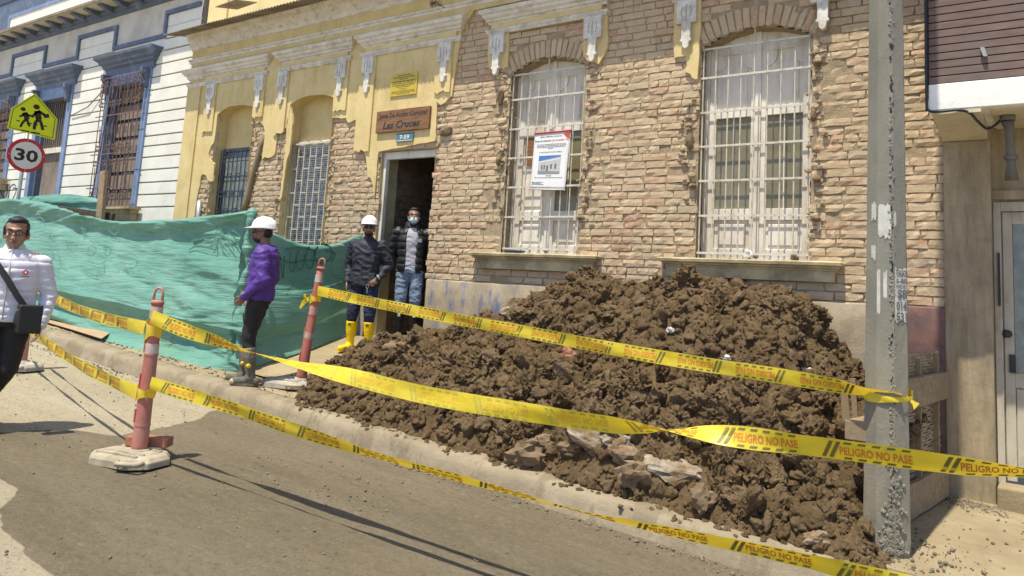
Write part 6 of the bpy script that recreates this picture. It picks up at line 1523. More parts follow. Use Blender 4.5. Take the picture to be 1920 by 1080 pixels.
def straight_trunk(lean=0.0, side=0.0):
    Z = [(0.86, 0.165, 0.115), (0.95, 0.170, 0.120), (1.06, 0.155, 0.115), (1.18, 0.165, 0.120), (1.30, 0.180, 0.125), (1.39, 0.175, 0.110), (1.45, 0.120, 0.085), (1.485, 0.075, 0.07)]
    return [((side * (z - 0.9), lean * (z - 0.9), z), a, b_) for (z, a, b_) in Z]
def jacket(put, w, secs, s, P, mat, grow, hem, disp, cuff=0.036, sleeve=0.062, name='jacket', voxel=0.0075, collar=0.02, flare=0.0):
    b = MB(); tr = [q for q in P['trunk'] if q[0][2] >= hem - 0.02]
    lo = tr[0]; low = ((lo[0][0], lo[0][1], hem), lo[1] + flare, lo[2] + flare); ringloft(b, secs([low] + tr, grow), 28)
    for sd in 'LR':
        a = P['J']['arm' + sd]; sh = Vector(a[0]); limb(b, [w(q) for q in a[:3]], [(sleeve + grow * 0.6) * s, (sleeve * 0.86 + grow * 0.4) * s, cuff * s])
        ell(b, w(sh + Vector((-0.01 * (1 if sh.x > 0 else -1), 0, -0.012))), ((0.068 + grow * 0.3) * s,) * 3)
    nb = P['J']['neck']; ringloft(b, [(w((nb[0], nb[1] - 0.005, nb[2] - 0.05)), w((0.09, 0, 0)) - w((0, 0, 0)), w((0, 0.085, 0)) - w((0, 0, 0))), (w((nb[0], nb[1] - 0.012, nb[2] + collar)), w((0.074, 0, 0)) - w((0, 0, 0)), w((0, 0.070, 0)) - w((0, 0, 0)))])
    return put(name, b, voxel, mat, 3, disp)
def trousers(put, w, secs, s, P, mat, disp, top=1.0, knee=0.075, ankle=0.062, thigh=0.098, boot=0.0):
    b = MB(); tr = [q for q in P['trunk'] if q[0][2] <= top]; ringloft(b, secs(tr, 0.004), 24)
    for sd in 'LR':
        l = P['J']['leg' + sd]; k = Vector(l[1]); a = Vector(l[2]); e = a + (k - a).normalized() * boot if boot else a; limb(b, [w(l[0]), w(l[1]), w(e)], [thigh * s, knee * s, ankle * s])
    return put('trousers', b, 0.0075, mat, 3, disp)
def boots(put, raw, w, s, P, mat, top, rad, yellow=None):
    out = []
    for sd in 'LR':
        l = P['J']['leg' + sd]; k, a, td = Vector(l[1]), Vector(l[2]), Vector(l[3]).normalized(); b = MB(); up_ = (k - a).normalized()
        ah = Vector((a.x, a.y, l[4] + 0.085)); tt = a + up_ * (top - 0.085)
        b.tube([w(ah - Vector((0, 0, 0.03))), w(ah + up_ * 0.06), w(a + up_ * (top - 0.20)), w(tt)], [0.050 * s, 0.050 * s, rad * s, (rad + 0.004) * s], 18)
        he = Vector((a.x, a.y, l[4])) - td * 0.05; to = he + td * 0.255
        limb(b, [w(he + Vector((0, 0, 0.042))), w(he + td * 0.11 + Vector((0, 0, 0.048))), w(to - td * 0.045 + Vector((0, 0, 0.040)))], [0.042 * s, 0.045 * s, 0.043 * s])
        ell(b, w(ah + td * 0.02 - Vector((0, 0, 0.01))), (0.053 * s,) * 3)
        o = put('boot', b, 0.0075, mat, 2, lambda x, y, z: 0.0025 * noise.noise((x * 30, y * 30, z * 40)))
        sb = MB(); pts = []
        sv = Vector((-td.y, td.x, 0))
        for a_ in np.linspace(0, 2 * math.pi, 19)[:-1]: q = he + td * (0.105 + 0.150 * math.cos(a_)) + sv * 0.047 * math.sin(a_); pts.append(q)
        vs = [w(q) for q in pts] + [w(q + Vector((0, 0, 0.022))) for q in pts]; n = len(pts)
        sb.add(vs, [tuple(range(n))[::-1], tuple(range(n, 2 * n))] + [(i, (i + 1) % n, n + (i + 1) % n, n + i) for i in range(n)]); sb.build('sole', 'mudboot' if mat == 'mudboot' else ('blackboot' if mat == 'blackboot' else 'yellowboot'), o, smooth=False)
        out.append((o, a, td, up_, tt, he, to))
    return out
def zipline(t, pts, r, mat, name='zip'): b = MB(); b.tube(pts, r, 6); return b.build(name, mat, t, smooth=True)

# --- man in the purple jacket, side on at the kerb
f0 = Vector((ats(470, 722).x, ats(470, 722).y, 0)); f0.z = zwalk(f0.x, f0.y) + 0.01
P1 = dict(h=1.77, skin='skindark', helmet=True, glasses='dark', beard=True, look=(0.12, 0.03),
  trunk=straight_trunk(-0.05),
  J=dict(head=(0, 0.035, 1.625), neck=(0, -0.02, 1.485),
    legL=[(-0.09, 0.0, 0.90), (-0.10, 0.045, 0.50), (-0.10, -0.02, 0.10), (-0.15, 1, 0), 0.0],
    legR=[(0.09, 0.0, 0.90), (0.10, 0.10, 0.51), (0.10, 0.12, 0.10), (0.05, 1, 0), 0.0],
    armL=[(-0.19, -0.03, 1.40), (-0.25, -0.09, 1.12), (-0.225, 0.10, 0.93), (0.15, 0.55, -0.8), (0.9, 0.1, 0.2), -1, 0.9],
    armR=[(0.19, -0.03, 1.40), (0.25, -0.06, 1.12), (0.20, 0.12, 0.93), (-0.15, 0.5, -0.85), (-0.9, 0.1, 0.2), 1, 0.9]))
t, w, wd, h, put, raw, secs, s = person('man in purple jacket, muddy boots and white hard hat standing on the kerb', f0, (-0.80, -0.62), P1)
jk = jacket(put, w, secs, s, P1, 'purple', 0.022, 0.90, folds(0.015, 0.9, 3), flare=0.0, sleeve=0.066)
trousers(put, w, secs, s, P1, 'blackcloth', folds(0.009, 1.0, 8), top=1.0, thigh=0.10, boot=0.30, knee=0.072, ankle=0.06)
bt = boots(put, raw, w, s, P1, 'mudboot', 0.38, 0.072)
for (o, a, td, up_, tt, he, to) in bt:
    b = MB(); ell(b, w(a + up_ * 0.11 + Vector((-0.055, 0.0, 0))), (0.018, 0.034, 0.024)); b.build('ankle_patch', 'yellowboot', o, smooth=True)
    b = MB(); ell(b, w(to + Vector((0, -0.03, 0.038))), (0.040, 0.040, 0.034)); b.build('toe_cap', 'sill', o, smooth=True)
wr = Vector(P1['J']['armL'][2]); b = MB(); b.tube([w(wr + Vector((-0.045, 0.0, 0.035))), w(wr + Vector((-0.052, 0.0, 0.032)))], 0.023, 14); b.build('watch', 'metal', t, smooth=False)
b = MB(); p = w((-0.10, 0.118, 1.275)); b.obox(p, wd((0.06, -0.006, 0.0)), wd((0, 0.006, 0)), wd((0, 0, 0.014))); b.build('chest_print', 'helmet', jk)

# --- man in the navy jacket and yellow boots at the doorway
q0 = at(674, 655, -0.62); f1 = Vector((q0.x, -0.62, ramp_z(q0.x, -0.62)))
f1.z = at(674, 657, -0.62).z - 0.02
P2 = dict(h=1.70, helmet=True, glasses='dark', beard=True, look=(0.30, 0.05),
  trunk=straight_trunk(0.0),
  J=dict(head=(-0.01, 0.035, 1.625), neck=(0, -0.01, 1.485),
    legL=[(-0.09, 0.0, 0.90), (-0.11, 0.03, 0.50), (-0.115, 0.0, 0.10), (0.20, 1, 0), 0.0],
    legR=[(0.09, 0.0, 0.90), (0.125, 0.03, 0.50), (0.14, 0.0, 0.10), (0.45, 1, 0), 0.0],
    armL=[(-0.19, -0.01, 1.40), (-0.29, -0.06, 1.14), (-0.215, 0.10, 0.965), (0.55, 0.3, -0.55), (0.3, -0.8, 0.0), -1, 0.7],
    armR=[(0.19, -0.01, 1.40), (0.26, -0.05, 1.12), (0.22, 0.06, 0.90), (-0.1, 0.25, -0.9), (-0.9, 0.0, 0.0), 1, 0.7]))
t, w, wd, h, put, raw, secs, s = person('man in dark navy jacket, yellow rubber boots and white hard hat by the doorway', f1, (0.42, -0.90), P2)
jk = jacket(put, w, secs, s, P2, 'navycloth', 0.026, 0.86, folds(0.013, 1.1, 13), flare=0.012)
trousers(put, w, secs, s, P2, 'denimdark', folds(0.010, 1.3, 18), top=1.0, boot=0.32, ankle=0.058)
bt = boots(put, raw, w, s, P2, 'yellowboot', 0.38, 0.070)
for (o, a, td, up_, tt, he, to) in bt:
    b = MB(); b.obox(w(tt + Vector((-0.02, 0.066, -0.05))), wd((0.04, 0, 0)), wd((0, 0.006, 0)), wd((0, 0, 0.022))); b.build('boot_label', 'ink', o)
for (x, z, sx_, sz_) in [(-0.10, 1.22, 0.11, 0.10), (0.10, 1.22, 0.11, 0.10), (-0.11, 0.97, 0.13, 0.13), (0.11, 0.97, 0.13, 0.13)]:
    b = MB(); b.obox(w((x - sx_ / 2, 0.132 - abs(x) * 0.12, z - sz_ / 2)), wd((sx_, -0.0 if x < 0 else -0.02, 0)), wd((0, 0.016, 0)), wd((0, 0, sz_))); b.build('pocket', 'navycloth', jk, bevel=0.006)
zipline(jk, [w((0.0, 0.148, 0.88)), w((0, 0.152, 1.10)), w((0, 0.148, 1.30)), w((0, 0.10, 1.44))], 0.005, 'ink')
wr = Vector(P2['J']['armL'][2]); b = MB(); b.tube([w(wr + Vector((-0.015, 0.012, 0.03))), w(wr + Vector((0.002, 0.018, 0.018)))], 0.036, 14); b.build('watch', 'metal', t, smooth=False)
b = MB(); ring = [w((-0.10, 0.165, 0.86)) + Vector((0.02 * math.cos(a), 0, 0.028 * math.sin(a))) for a in np.linspace(0, 6.28, 13)]; b.tube(ring, 0.004, 6); b.bar(w((-0.10, 0.165, 0.83)), w((-0.10, 0.165, 0.77)), 0.012, 0.004); b.build('key_ring', 'metal', t)

# --- man in the face mask in the doorway
q0 = at(762, 628, 0.02); f2 = Vector((q0.x, 0.0, 1.03))
P3 = dict(h=1.73, mask=True, hair=True, look=(0.05, 0.08),
  trunk=straight_trunk(0.0),
  J=dict(head=(0.0, 0.035, 1.625), neck=(0, -0.01, 1.485),
    legL=[(-0.09, 0.0, 0.90), (-0.10, 0.03, 0.50), (-0.10, 0.0, 0.10), (-0.1, 1, 0), 0.0],
    legR=[(0.09, 0.0, 0.90), (0.10, 0.03, 0.50), (0.11, 0.0, 0.10), (0.25, 1, 0), 0.0],
    armL=[(-0.20, -0.01, 1.40), (-0.27, -0.08, 1.12), (-0.17, -0.13, 0.93), (0.5, -0.2, -0.5), (0.3, 0.8, 0.0), -1, 0.7],
    armR=[(0.20, -0.01, 1.40), (0.27, -0.08, 1.12), (0.17, -0.13, 0.93), (-0.5, -0.2, -0.5), (-0.3, 0.8, 0.0), 1, 0.7]))
t, w, wd, h, put, raw, secs, s = person('man in black quilted jacket and pale face mask standing inside the doorway', f2, (0.62, -0.78), P3)
b = MB(); ringloft(b, secs([q for q in P3['trunk'] if 0.90 < q[0][2] < 1.50], 0.006), 24); put('tee_shirt', b, 0.008, 'greyshirt', 3, folds(0.006, 1.2, 30))
# open front jacket: two halves round the sides and back
b = MB(); lv = [(0.86, 0.19, 0.145), (0.95, 0.195, 0.15), (1.06, 0.185, 0.146), (1.18, 0.195, 0.150), (1.30, 0.205, 0.152), (1.40, 0.190, 0.130), (1.46, 0.125, 0.10), (1.52, 0.092, 0.085)]
for th0, th1 in ((math.pi / 2 + 0.42, math.pi * 2.5 - 0.42),):
    for o_ in (0.0,):
        outer = [[w((a * math.cos(tt_), bb * math.sin(tt_) - 0.005, z)) for tt_ in np.linspace(th0, th1, 40)] for (z, a, bb) in lv]
        inner = [[w(((a - 0.03) * math.cos(tt_), (bb - 0.03) * math.sin(tt_) - 0.005, z)) for tt_ in np.linspace(th1, th0, 40)] for (z, a, bb) in lv]
        rows = [o2 + i2 + o2[:1] for o2, i2 in zip(outer, inner)]; b.grid(rows); b.add(rows[0][:-1], [tuple(range(len(rows[0]) - 1))[::-1]]); b.add(rows[-1][:-1], [tuple(range(len(rows[-1]) - 1))])
for sd in 'LR': a = P3['J']['arm' + sd]; limb(b, [w(q) for q in a[:3]], [0.078 * s, 0.066 * s, 0.042 * s]); ell(b, w(a[0]), (0.08 * s,) * 3)
jk = put('jacket', b, 0.008, 'puffer', 2, quilt(0.012, 0.095, 5))
b = MB(); p = w((-0.135, 0.125, 1.275)); b.obox(p, wd((0.075, 0.015, 0.0)), wd((0, 0.004, 0)), wd((0, 0, 0.05))); bd = b.build('chest_badge', 'bannerroad', jk)
b = MB(); ringloft(b, [(w((0, 0.0, 1.47)), wd((0.10, 0, 0)), wd((0, 0.095, 0))), (w((0, -0.035, 1.53)), wd((0.115, 0, 0)), wd((0, 0.085, 0))), (w((0, -0.055, 1.57)), wd((0.085, 0, 0)), wd((0, 0.055, 0)))]); put('hood', b, 0.008, 'puffer', 3, folds(0.008, 1, 2), parent=jk)
trousers(put, w, secs, s, P3, 'denim', folds(0.010, 1.4, 38), top=1.0, boot=0.30, ankle=0.06)
bt = boots(put, raw, w, s, P3, 'blackboot', 0.36, 0.068)
for (o, a, td, up_, tt, he, to) in bt:
    b = MB(); b.tube([w(tt - up_ * 0.022), w(tt - up_ * 0.004)], 0.0745 * s, 18); b.build('boot_band', 'sill', o)
    b = MB(); b.obox(w(tt + Vector((-0.02, 0.070, -0.10))), wd((0.035, 0, 0)), wd((0, 0.006, 0)), wd((0, 0, 0.05))); b.build('boot_label', 'helmet', o)

# --- man in the white quilted jacket walking past on the left
f3 = at(8, 812, -4.86); f3 = Vector((f3.x - 0.27, -4.86, zroad(f3.x)))
P4 = dict(h=1.73, headscale=1.12, hair=True, glasses='thin', look=(-0.05, -0.02),
  trunk=[(c, a * 1.08, b_ * 1.12) for (c, a, b_) in straight_trunk(0.0)],
  J=dict(head=(0.0, 0.03, 1.62), neck=(0, -0.01, 1.485),
    legL=[(-0.09, 0.0, 0.90), (-0.06, 0.02, 0.52), (0.10, -0.22, 0.24), (0.3, 0.9, -0.3), 0.16],
    legR=[(0.09, 0.0, 0.90), (0.11, 0.12, 0.50), (0.12, 0.10, 0.09), (0.1, 1, 0), 0.0],
    armL=[(-0.205, -0.01, 1.38), (-0.290, -0.03, 1.12), (-0.265, 0.05, 0.875), (0.12, 0.1, -0.95), (0.9, 0.1, 0.1), -1, 0.55],
    armR=[(0.21, -0.01, 1.39), (0.30, -0.05, 1.12), (0.28, 0.08, 0.90), (-0.1, 0.2, -0.95), (-0.9, 0.1, 0.1), 1, 0.5]))
t, w, wd, h, put, raw, secs, s = person('man in white quilted jacket and thin glasses walking past at the left edge', f3, (0.80, -0.42), P4)
jk = jacket(put, w, secs, s, P4, 'whitejacket', 0.030, 0.90, quilt(0.009, 0.062, 5, 0.005), sleeve=0.060, cuff=0.044, collar=0.045)
b = MB(); ringloft(b, [(w((0, 0.0, 1.46)), wd((0.088, 0, 0)), wd((0, 0.088, 0))), (w((0, 0.0, 1.54)), wd((0.068, 0, 0)), wd((0, 0.074, 0)))]); put('shirt_collar', b, 0.007, 'greenshirt', 2)
zipline(jk, [w((0.0, 0.178, 0.92)), w((0, 0.188, 1.15)), w((0, 0.184, 1.30)), w((0, 0.125, 1.46)), w((0, 0.10, 1.52))], 0.006, 'bannergrey')
trousers(put, w, secs, s, P4, 'blackcloth', folds(0.007, 1.0, 48), top=1.0, thigh=0.108, knee=0.085, ankle=0.07)
for sd in 'LR':
    l = P4['J']['leg' + sd]; a = Vector(l[2]); td = Vector(l[3]).normalized(); b = MB(); limb(b, [w(a + Vector((0, 0, -0.05)) - td * 0.05), w(a + td * 0.15 + Vector((0, 0, -0.055)))], [0.042 * s, 0.036 * s]); put('shoe', b, 0.008, 'blackboot', 2)
c = w((-0.118, 0.170, 1.305)); b = MB(); ax_, ay_, az_ = wd((1, 0.55, 0)).normalized(), wd((0.3, -1, 0)).normalized(), ZA
b.tube([c, c - wd((0, -0.012, 0))], [0.020, 0.020], 16); bd = b.build('chest_badge', 'logored', jk); b = MB(); b.tube([c + wd((0, 0.0122, 0)), c + wd((0, 0.0135, 0))], [0.008, 0.008], 12); b.build('badge_centre', 'helmet', bd)
b = MB(); put_text(b, 'Alcald', c + wd((0.03, 0.013, -0.036)), wd((-1, -0.10, 0)).normalized(), ZA, w=0.06, h=0.010, bold=0.02) if False else b.obox(c + wd((0.028, 0.006, -0.036)), wd((-0.055, -0.01, 0)), wd((0, 0.005, 0)), wd((0, 0, 0.007))); b.build('badge_print', 'inkgrey', jk)
# shoulder bag with strap: a thing of its own
bgc = w((-0.165, 0.20, 0.93)); Bg = thing('shoulder_bag', 'small black shoulder bag hanging at the hip of the man in white', 'bag', bgc)
b = MB(); ell(b, bgc, (0.09, 0.048, 0.115), Matrix((tuple(wd((1, 0.35, 0)).normalized()), tuple(wd((-0.35, 1, 0)).normalized()), tuple(ZA))).transposed()); b.obox(bgc + wd((-0.085, -0.06, -0.115)), wd((0.16, 0.055, 0)), wd((-0.03, 0.085, 0)), wd((0, 0, 0.23)))
me = fuse(b, 'pouch', 0.007, 5); me.transform(Matrix.Translation(-bgc)); pch = link('pouch', me, 'bag', Bg, True)
b = MB(); e1 = wd((1, 0.34, 0)).normalized(); b.tube([bgc + wd((-0.07, 0.03, 0.07)), bgc + wd((0.0, 0.055, 0.075)), bgc + wd((0.07, 0.05, 0.07))], 0.005, 6); b.build('zip', 'pipe', pch, smooth=True)
pts = [bgc + wd((0.02, 0.0, 0.10)), w((-0.08, 0.212, 1.12)), w((0.02, 0.206, 1.27)), w((0.10, 0.165, 1.38)), w((0.135, 0.06, 1.475)), w((0.13, -0.08, 1.44)), w((0.05, -0.175, 1.25)), w((-0.10, -0.17, 1.05)), w((-0.235, -0.03, 0.96)), bgc + wd((-0.05, -0.03, 0.06))]
b = MB(); Q = [crom(pts, x) for x in np.linspace(0, len(pts) - 1, 60)]; ra, rb2 = [], []
for i, q in enumerate(Q):
    tt_ = (Q[min(i + 1, 59)] - Q[max(i - 1, 0)]).normalized(); cen = w((0, 0, q.z * 0)) ; ctr = Vector((w((0, 0, 0)).x, w((0, 0, 0)).y, q.z)); nn = (q - ctr); nn = (nn - tt_ * nn.dot(tt_)).normalized(); sd_ = tt_.cross(nn) * 0.024; ra.append(q + sd_); rb2.append(q - sd_)
b.grid([ra, rb2]); so_ = b.build('strap', 'bag', Bg, fix=False); sm = so_.modifiers.new('t', 'SOLIDIFY'); sm.thickness = 0.004
# ================================================================== signs
# carved wooden board over the door
def wallframe(uv4, y):
    P = [at(u, v, y) for (u, v) in uv4]; return P
tl, tr, br, bl = wallframe([(708, 212), (808, 197), (806, 241), (707, 251)], -0.05)
x0, x1, z0, z1 = (tl.x + bl.x) / 2, (tr.x + br.x) / 2, (bl.z + br.z) / 2, (tl.z + tr.z) / 2
Ws = thing('wooden_sign', 'carved brown wooden board above the doorway with dark hand lettering', 'sign', ((x0 + x1) / 2, -0.05, z0))
b = MB(); b.box(x0, x1, -0.075, -0.037, z0, z1); b.build('board', 'signwood', Ws, bevel=0.005)
wd_ = x1 - x0; ht = z1 - z0
b = MB(); put_text(b, 'Junta De Acción Comunal', (x0 + wd_ * 0.05, -0.0765, z0 + ht * 0.57), XA, ZA, w=wd_ * 0.90, h=ht * 0.30, bold=0.028); stuff(b.build('lettering', 'ink', Ws, fix=False))
b = MB(); put_text(b, 'Las Cruces', (x0 + wd_ * 0.14, -0.0765, z0 + ht * 0.14), XA, ZA, w=wd_ * 0.70, h=ht * 0.34, bold=0.03, shear=0.25); stuff(b.build('lettering', 'ink', Ws, fix=False))
p = at(774, 256, -0.06); q = at(743, 267, -0.06)
Np = thing('number_plate', 'small teal house number plate 7-59 over the doorway', 'sign', p)
x0, x1, z0, z1 = at(743, 258, -0.05).x, at(775, 255, -0.05).x, at(759, 265.5, -0.05).z, at(759, 249, -0.05).z
b = MB(); b.box(x0, x1, -0.055, -0.037, z0, z1); b.build('plate', 'plateblue', Np, bevel=0.003)
b = MB(); put_text(b, '7-59', ((x0 + x1) / 2, -0.0562, z0 + (z1 - z0) * 0.28), XA, ZA, w=(x1 - x0) * 0.56, h=(z1 - z0) * 0.48, bold=0.02, center=True); stuff(b.build('digits', 'platewhite', Np, fix=False))
b = MB(); b.box(x0 + 0.01, x1 - 0.01, -0.0562, -0.0553, z0 + 0.012, z0 + 0.020); b.build('rule', 'platewhite', Np)
x0, x1 = at(731, 180, -0.05).x, at(781, 170, -0.05).x; z0, z1 = at(756, 179, -0.05).z, at(756, 137, -0.05).z
Pq_ = thing('plaque', 'brass yellow plaque with engraved lines high above the doorway', 'plaque', ((x0 + x1) / 2, -0.05, z0))
b = MB(); b.box(x0, x1, -0.055, -0.037, z0, z1); b.build('plate', 'plaque', Pq_, bevel=0.003)
b = MB(); rq = random.Random(9)
for i, (f, wl, hh) in enumerate([(0.90, 0.5, 0.05), (0.81, 0.78, 0.05), (0.73, 0.3, 0.035), (0.63, 0.86, 0.06), (0.55, 0.9, 0.05), (0.47, 0.86, 0.06), (0.39, 0.55, 0.04), (0.30, 0.3, 0.03), (0.20, 0.84, 0.035), (0.14, 0.9, 0.035), (0.08, 0.5, 0.03)]):
    x = (x0 + x1) / 2 - wl * (x1 - x0) / 2; xe = x + wl * (x1 - x0)
    while x < xe: L = rq.uniform(0.012, 0.045); b.box(x, min(x + L, xe), -0.0558, -0.0552, z0 + (z1 - z0) * (f - hh / 2), z0 + (z1 - z0) * (f + hh / 2)); x += L + 0.008
stuff(b.build('engraving', 'plaqueink', Pq_))
# banner on the window grating
yb = 0.005
TL, TR, BR_, BL = at(1003, 252, yb), at(1070, 246, yb), at(1059, 356, yb), at(994, 355, yb)
Bn = thing('banner', 'white printed vinyl banner with a picture of the house, tied to the left grating', 'banner', (TL + TR) * 0.5)
def bn(u, v, out=0.0): p = TL.lerp(TR, u).lerp(BL.lerp(BR_, u), v); return p + Vector((0, -out, 0))
b = MB(); b.grid([[bn(i / 12, j / 16) for i in range(13)] for j in range(17)]); o = b.build('sheet', 'banner', Bn, smooth=True); sm = o.modifiers.new('t', 'SOLIDIFY'); sm.thickness = 0.002; sm.offset = 0
def bsheet(u0, u1, v0, v1, mat, name, out=0.003, n=6):
    b = MB(); b.grid([[bn(u0 + (u1 - u0) * i / n, v0 + (v1 - v0) * j / 4, out) for i in range(n + 1)] for j in range(5)]); return b.build(name, mat, Bn)
def btext(s_, u0, u1, v0, v1, mat='ink', bold=0.015):
    v_, f_, e_ = text2d(s_, bold); b = MB(); b.add([bn(u0 + (u1 - u0) * p[0] / e_[0], v1 - (v1 - v0) * p[1] / e_[1], 0.0035) for p in v_], f_); stuff(b.build('print', mat, Bn, fix=False))
btext('UNIÓN TEMPORAL CRUCES 021', 0.16, 0.78, 0.045, 0.075); btext('Punto de Atención a la', 0.03, 0.58, 0.115, 0.15); btext('Comunidad - PAC', 0.60, 0.98, 0.115, 0.15, 'bannerred')
b = MB(); rq = random.Random(4)
for (v, a, c) in [(0.20, 0.1, 0.9), (0.225, 0.1, 0.92), (0.25, 0.1, 0.9), (0.275, 0.42, 0.58), (0.79, 0.1, 0.9), (0.87, 0.04, 0.36), (0.89, 0.04, 0.30), (0.91, 0.04, 0.38), (0.965, 0.04, 0.6)]:
    u = a
    while u < c:
        L = rq.uniform(0.02, 0.07); u1 = min(u + L, c); b.add([bn(u, v - 0.005, 0.0035), bn(u1, v - 0.005, 0.0035), bn(u1, v + 0.005, 0.0035), bn(u, v + 0.005, 0.0035)], [(0, 1, 2, 3)]); u += L + 0.013
stuff(b.build('small_print', 'inkgrey', Bn, fix=False))
btext('CONTRATO DE OBRA', 0.18, 0.82, 0.330, 0.35); btext('Alcaldía', 0.42, 0.58, 0.745, 0.765)
bsheet(0.18, 0.80, 0.40, 0.56, 'bannersky', 'picture_sky', 0.0030)
def bpoly(pts, mat, name, out): b = MB(); b.add([bn(u, v, out) for (u, v) in pts], [tuple(range(len(pts)))]); return b.build(name, mat, Bn, fix=False)
bpoly([(0.18, 0.50), (0.80, 0.425), (0.80, 0.70), (0.18, 0.70)], 'bannergrey', 'picture_house', 0.0042)
bpoly([(0.18, 0.51), (0.78, 0.455), (0.78, 0.47), (0.18, 0.525)], 'banner', 'picture_cornice', 0.0048)
bpoly([(0.18, 0.665), (0.80, 0.685), (0.80, 0.72), (0.18, 0.72)], 'bannerroad', 'picture_road', 0.0050)
for (u, ww, va, vb) in [(0.27, 0.04, 0.57, 0.65), (0.34, 0.04, 0.565, 0.65), (0.42, 0.05, 0.575, 0.675), (0.53, 0.045, 0.555, 0.64), (0.65, 0.05, 0.55, 0.64)]:
    bpoly([(u, va), (u + ww, va), (u + ww, vb), (u, vb)], 'inkgrey', 'picture_window', 0.0050)
bpoly([(0.80, 0.03), (0.995, 0.01), (0.995, 0.12), (0.93, 0.11)], 'bannerred', 'corner_mark', 0.0035)
b = MB(); b.tube([bn(-0.01, -0.01, 0.004), bn(1.03, -0.015, 0.004)], 0.011, 8); b.build('top_rod', 'bannerred', Bn, smooth=True)
b = MB(); b.tube([bn(-0.02, 1.0, 0.003), bn(1.01, 1.0, 0.003)], 0.008, 8); b.build('bottom_rod', 'bannergrey', Bn, smooth=True)
# things on the sills
b = MB(); p = at(968, 472, -0.04); lump(b, (p.x, -0.05, 2.20), 1, 3, 2, (0.12, 0.06, 0.02), 0.5); tag(b.build('rag', 'denimdark', fix=False), 'dusty blue rag lying at the left end of the left window sill', 'rag')
b = MB(); p = at(1403, 465, -0.03); lump(b, (p.x, -0.03, 2.23), 1, 8, 2, (0.045, 0.03, 0.05), 0.5); tag(b.build('litter', 'plasticwhite', fix=False), 'crumpled white plastic on the right window sill', 'litter')
b = MB(); p = at(1490, 478, -0.03); lump(b, (p.x, -0.04, 2.21), 1, 9, 2, (0.04, 0.03, 0.03), 0.5); tag(b.build('clod', 'soil', fix=False), 'brown clod lying on the right window sill', 'dirt')

# school crossing and speed limit signs on one pole, facing down the street
XS = -15.2
pole_b = Vector((XS - 0.05, atx(33, 360, XS).y, 0)); pole_b.z = zwalk(XS, -2)
pt = atx(64, 178, XS)
b = MB(); b.tube([(XS - 0.05, atx(52, 260, XS).y, zwalk(XS, -1.5)), (XS - 0.05, atx(52, 260, XS).y, pt.z + 0.02)], 0.032, 12)
tag(b.build('sign_pole', 'galv', smooth=True), 'pale grey steel sign pole rising behind the green tarp', 'pole')
o_ = atx(62, 220, XS)
Sc = thing('school_sign', 'fluorescent yellow school crossing sign with two running figures', 'sign', o_)
ring = [(15, 240), (101, 261), (106, 223), (66, 176), (23, 203)]
def scale_poly(pts, k): cx = sum(p[0] for p in pts) / len(pts); cy = sum(p[1] for p in pts) / len(pts); return [(cx + (p[0] - cx) * k, cy + (p[1] - cy) * k) for p in pts]
def plate_x(poly_uv, x, mat, name, parent, th=0.004):
    pts = [atx(u, v, XS) for (u, v) in poly_uv]; b = MB(); b.prism([(p.y, p.z) for p in pts], (x, 0, 0), YA, ZA, (-th, 0, 0)); return b.build(name, mat, parent)
plate_x(scale_poly(ring, 1.03), XS, 'signyellow', 'plate', Sc)
b = MB(); k1, k0 = scale_poly(ring, 0.955), scale_poly(ring, 0.925); pa = [atx(u, v, XS) for u, v in k1]; pb_ = [atx(u, v, XS) for u, v in k0]; n = 5
b.add([(XS + 0.0015, p.y, p.z) for p in pa + pb_], [(i, (i + 1) % n, n + (i + 1) % n, n + i) for i in range(n)]); b.build('border', 'signblack', Sc, fix=False)
def strokex(pts, r, parent, name):                   # thick drawn line on the sign face
    P = [atx(u, v, XS) for u, v in pts]; b = MB(); dd = proj(P[0])[2] / FPX
    Q = [crom(P, t) for t in np.linspace(0, len(P) - 1, 5 * (len(P) - 1) + 1)]; A_, B_ = [], []
    for i, q in enumerate(Q):
        t = (Q[min(i + 1, len(Q) - 1)] - Q[max(i - 1, 0)]).normalized(); s_ = t.cross(XA).normalized() * r * dd; A_.append(Vector((XS + 0.002, q.y, q.z)) + s_); B_.append(Vector((XS + 0.002, q.y, q.z)) - s_)
    b.grid([A_, B_]); return b
def blobx(u, v, r): p = atx(u, v, XS); dd = proj(p)[2] / FPX; b = MB(); b.sheet([(1.25 * r * dd * math.cos(a), r * dd * math.sin(a)) for a in np.linspace(0, 2 * math.pi, 17)[:-1]], (XS + 0.0022, p.y, p.z), YA, ZA); return b
for (name, head, parts) in [('adult_figure', (68.5, 200.5, 4.6), [([(70, 208), (71, 216), (73, 224)], 5.5), ([(71, 208), (78, 212), (84, 216)], 2.6), ([(70, 209), (64, 215), (60, 220)], 2.2), ([(72, 224), (66, 231), (64, 243)], 2.8), ([(74, 224), (78, 234), (80, 244)], 2.8)]), ('child_figure', (43.5, 204.5, 3.6), [([(46, 211), (49, 218), (51, 224)], 4.6), ([(46, 212), (41, 217), (36, 218)], 1.8), ([(47, 212), (54, 216), (60, 218)], 1.9), ([(49, 224), (43, 229), (38, 238)], 2.2), ([(51, 224), (53, 232), (56, 237)], 2.2)])]:
    b = blobx(*head)
    for (pts, r) in parts: k = strokex(pts, r, Sc, name); b.add(k.v, k.f)
    stuff(b.build(name, 'signblack', Sc, fix=False))
b = MB(); b.add(*[(k.v, k.f) for k in [strokex([(82, 218), (92, 217)], 3.6, Sc, 'b')]][0]); stuff(b.build('book', 'signblack', Sc, fix=False))
b = MB()
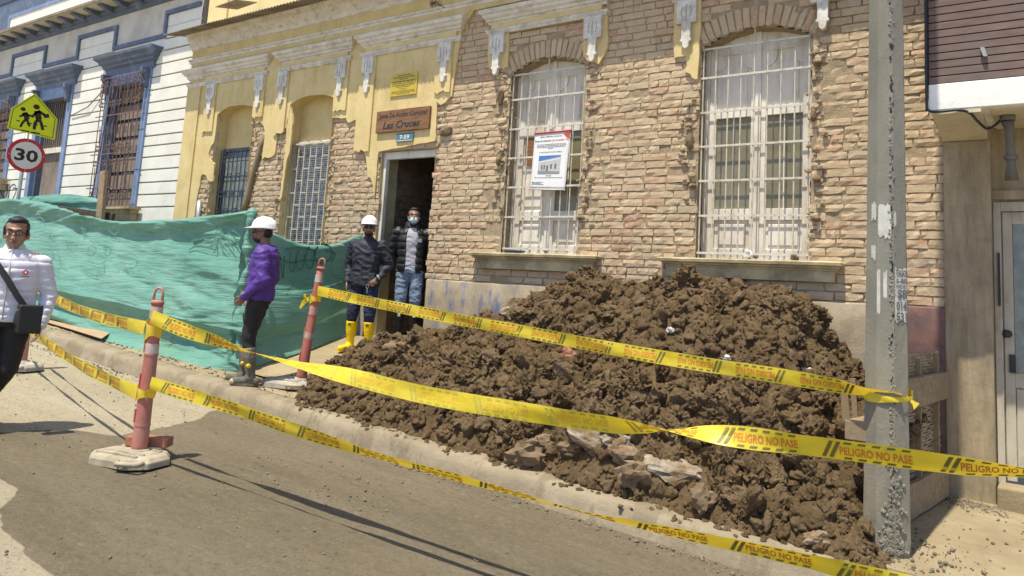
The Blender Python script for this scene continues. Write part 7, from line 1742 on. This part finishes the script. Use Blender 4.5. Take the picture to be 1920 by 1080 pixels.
for pts in ([(31, 226), (37, 227)], [(55, 231), (60, 232)], [(67, 234), (71, 234)], [(82, 236), (88, 237)], [(39, 244), (55, 247)], [(58, 247.5), (75, 250.5)]): k = strokex(pts, 1.1, Sc, 'l'); b.add(k.v, k.f)
stuff(b.build('kerb_lines', 'signblack', Sc, fix=False))
c = atx(49.5, 291.5, XS); dd = proj(c)[2] / FPX
ry = abs(atx(86, 296, XS).y - atx(14, 287, XS).y) / 2; rz = ry
rz = (atx(47, 259, XS).z - atx(52, 324, XS).z) / 2
Sp = thing('speed_sign', 'round red bordered speed limit 30 sign under the school sign', 'sign', c)
def disc(k, x, mat, name, th=0.003): b = MB(); b.prism([(ry * k * math.cos(a), rz * k * math.sin(a)) for a in np.linspace(0, 2 * math.pi, 41)[:-1]], (x, c.y, c.z), YA, ZA, (-th, 0, 0)); return b.build(name, mat, Sp)
disc(1.0, XS, 'signred', 'rim', 0.004); disc(0.80, XS + 0.004, 'signwhite', 'face', 0.0035)
b = MB(); put_text(b, '30', (XS + 0.0055, c.y, c.z - rz * 0.37), YA, ZA, w=ry * 1.22, h=rz * 0.74, bold=0.03, center=True); stuff(b.build('digits', 'signblack', Sp, fix=False))
b = MB()
for a in (0.1, 1.6, 3.2, 4.75): b.sheet([(0.012 * math.cos(q), 0.012 * math.sin(q)) for q in np.linspace(0, 6.28, 9)[:-1]], (XS + 0.001, c.y + ry * 0.9 * math.cos(a), c.z + rz * 0.9 * math.sin(a)), YA, ZA)
stuff(b.build('bolts', 'galv', Sp, fix=False))
# sprayed tag on the white wall by the sign
b = MB()
for pts in [[(0, 352), (8, 342), (14, 352), (12, 366), (4, 372)], [(16, 372), (20, 350), (28, 346), (30, 360), (22, 376)], [(6, 338), (2, 360), (10, 374)], [(24, 352), (36, 354)]]:
    P = [at(u, v, YW - 0.014) for u, v in pts]; b.tube([crom(P, t) for t in np.linspace(0, len(P) - 1, 20)], 0.010, 4)
stuff(b.build('sprayed_tag', 'ink', Wh))
# bunch of twigs stuck under the cornice
b = MB(); p = at(812, 2, -0.1); rt = random.Random(6)
for i in range(16): q = p + Vector((rt.gauss(0, 0.06), 0, rt.gauss(0, 0.03))); b.tube([q, q + Vector((rt.gauss(0, 0.07), rt.gauss(0, 0.02), rt.gauss(-0.05, 0.05)))], 0.005, 4)
tag(b.build('twigs', 'darktimber'), 'bunch of dry dark twigs stuck under the cornice above the doorway', 'twigs')
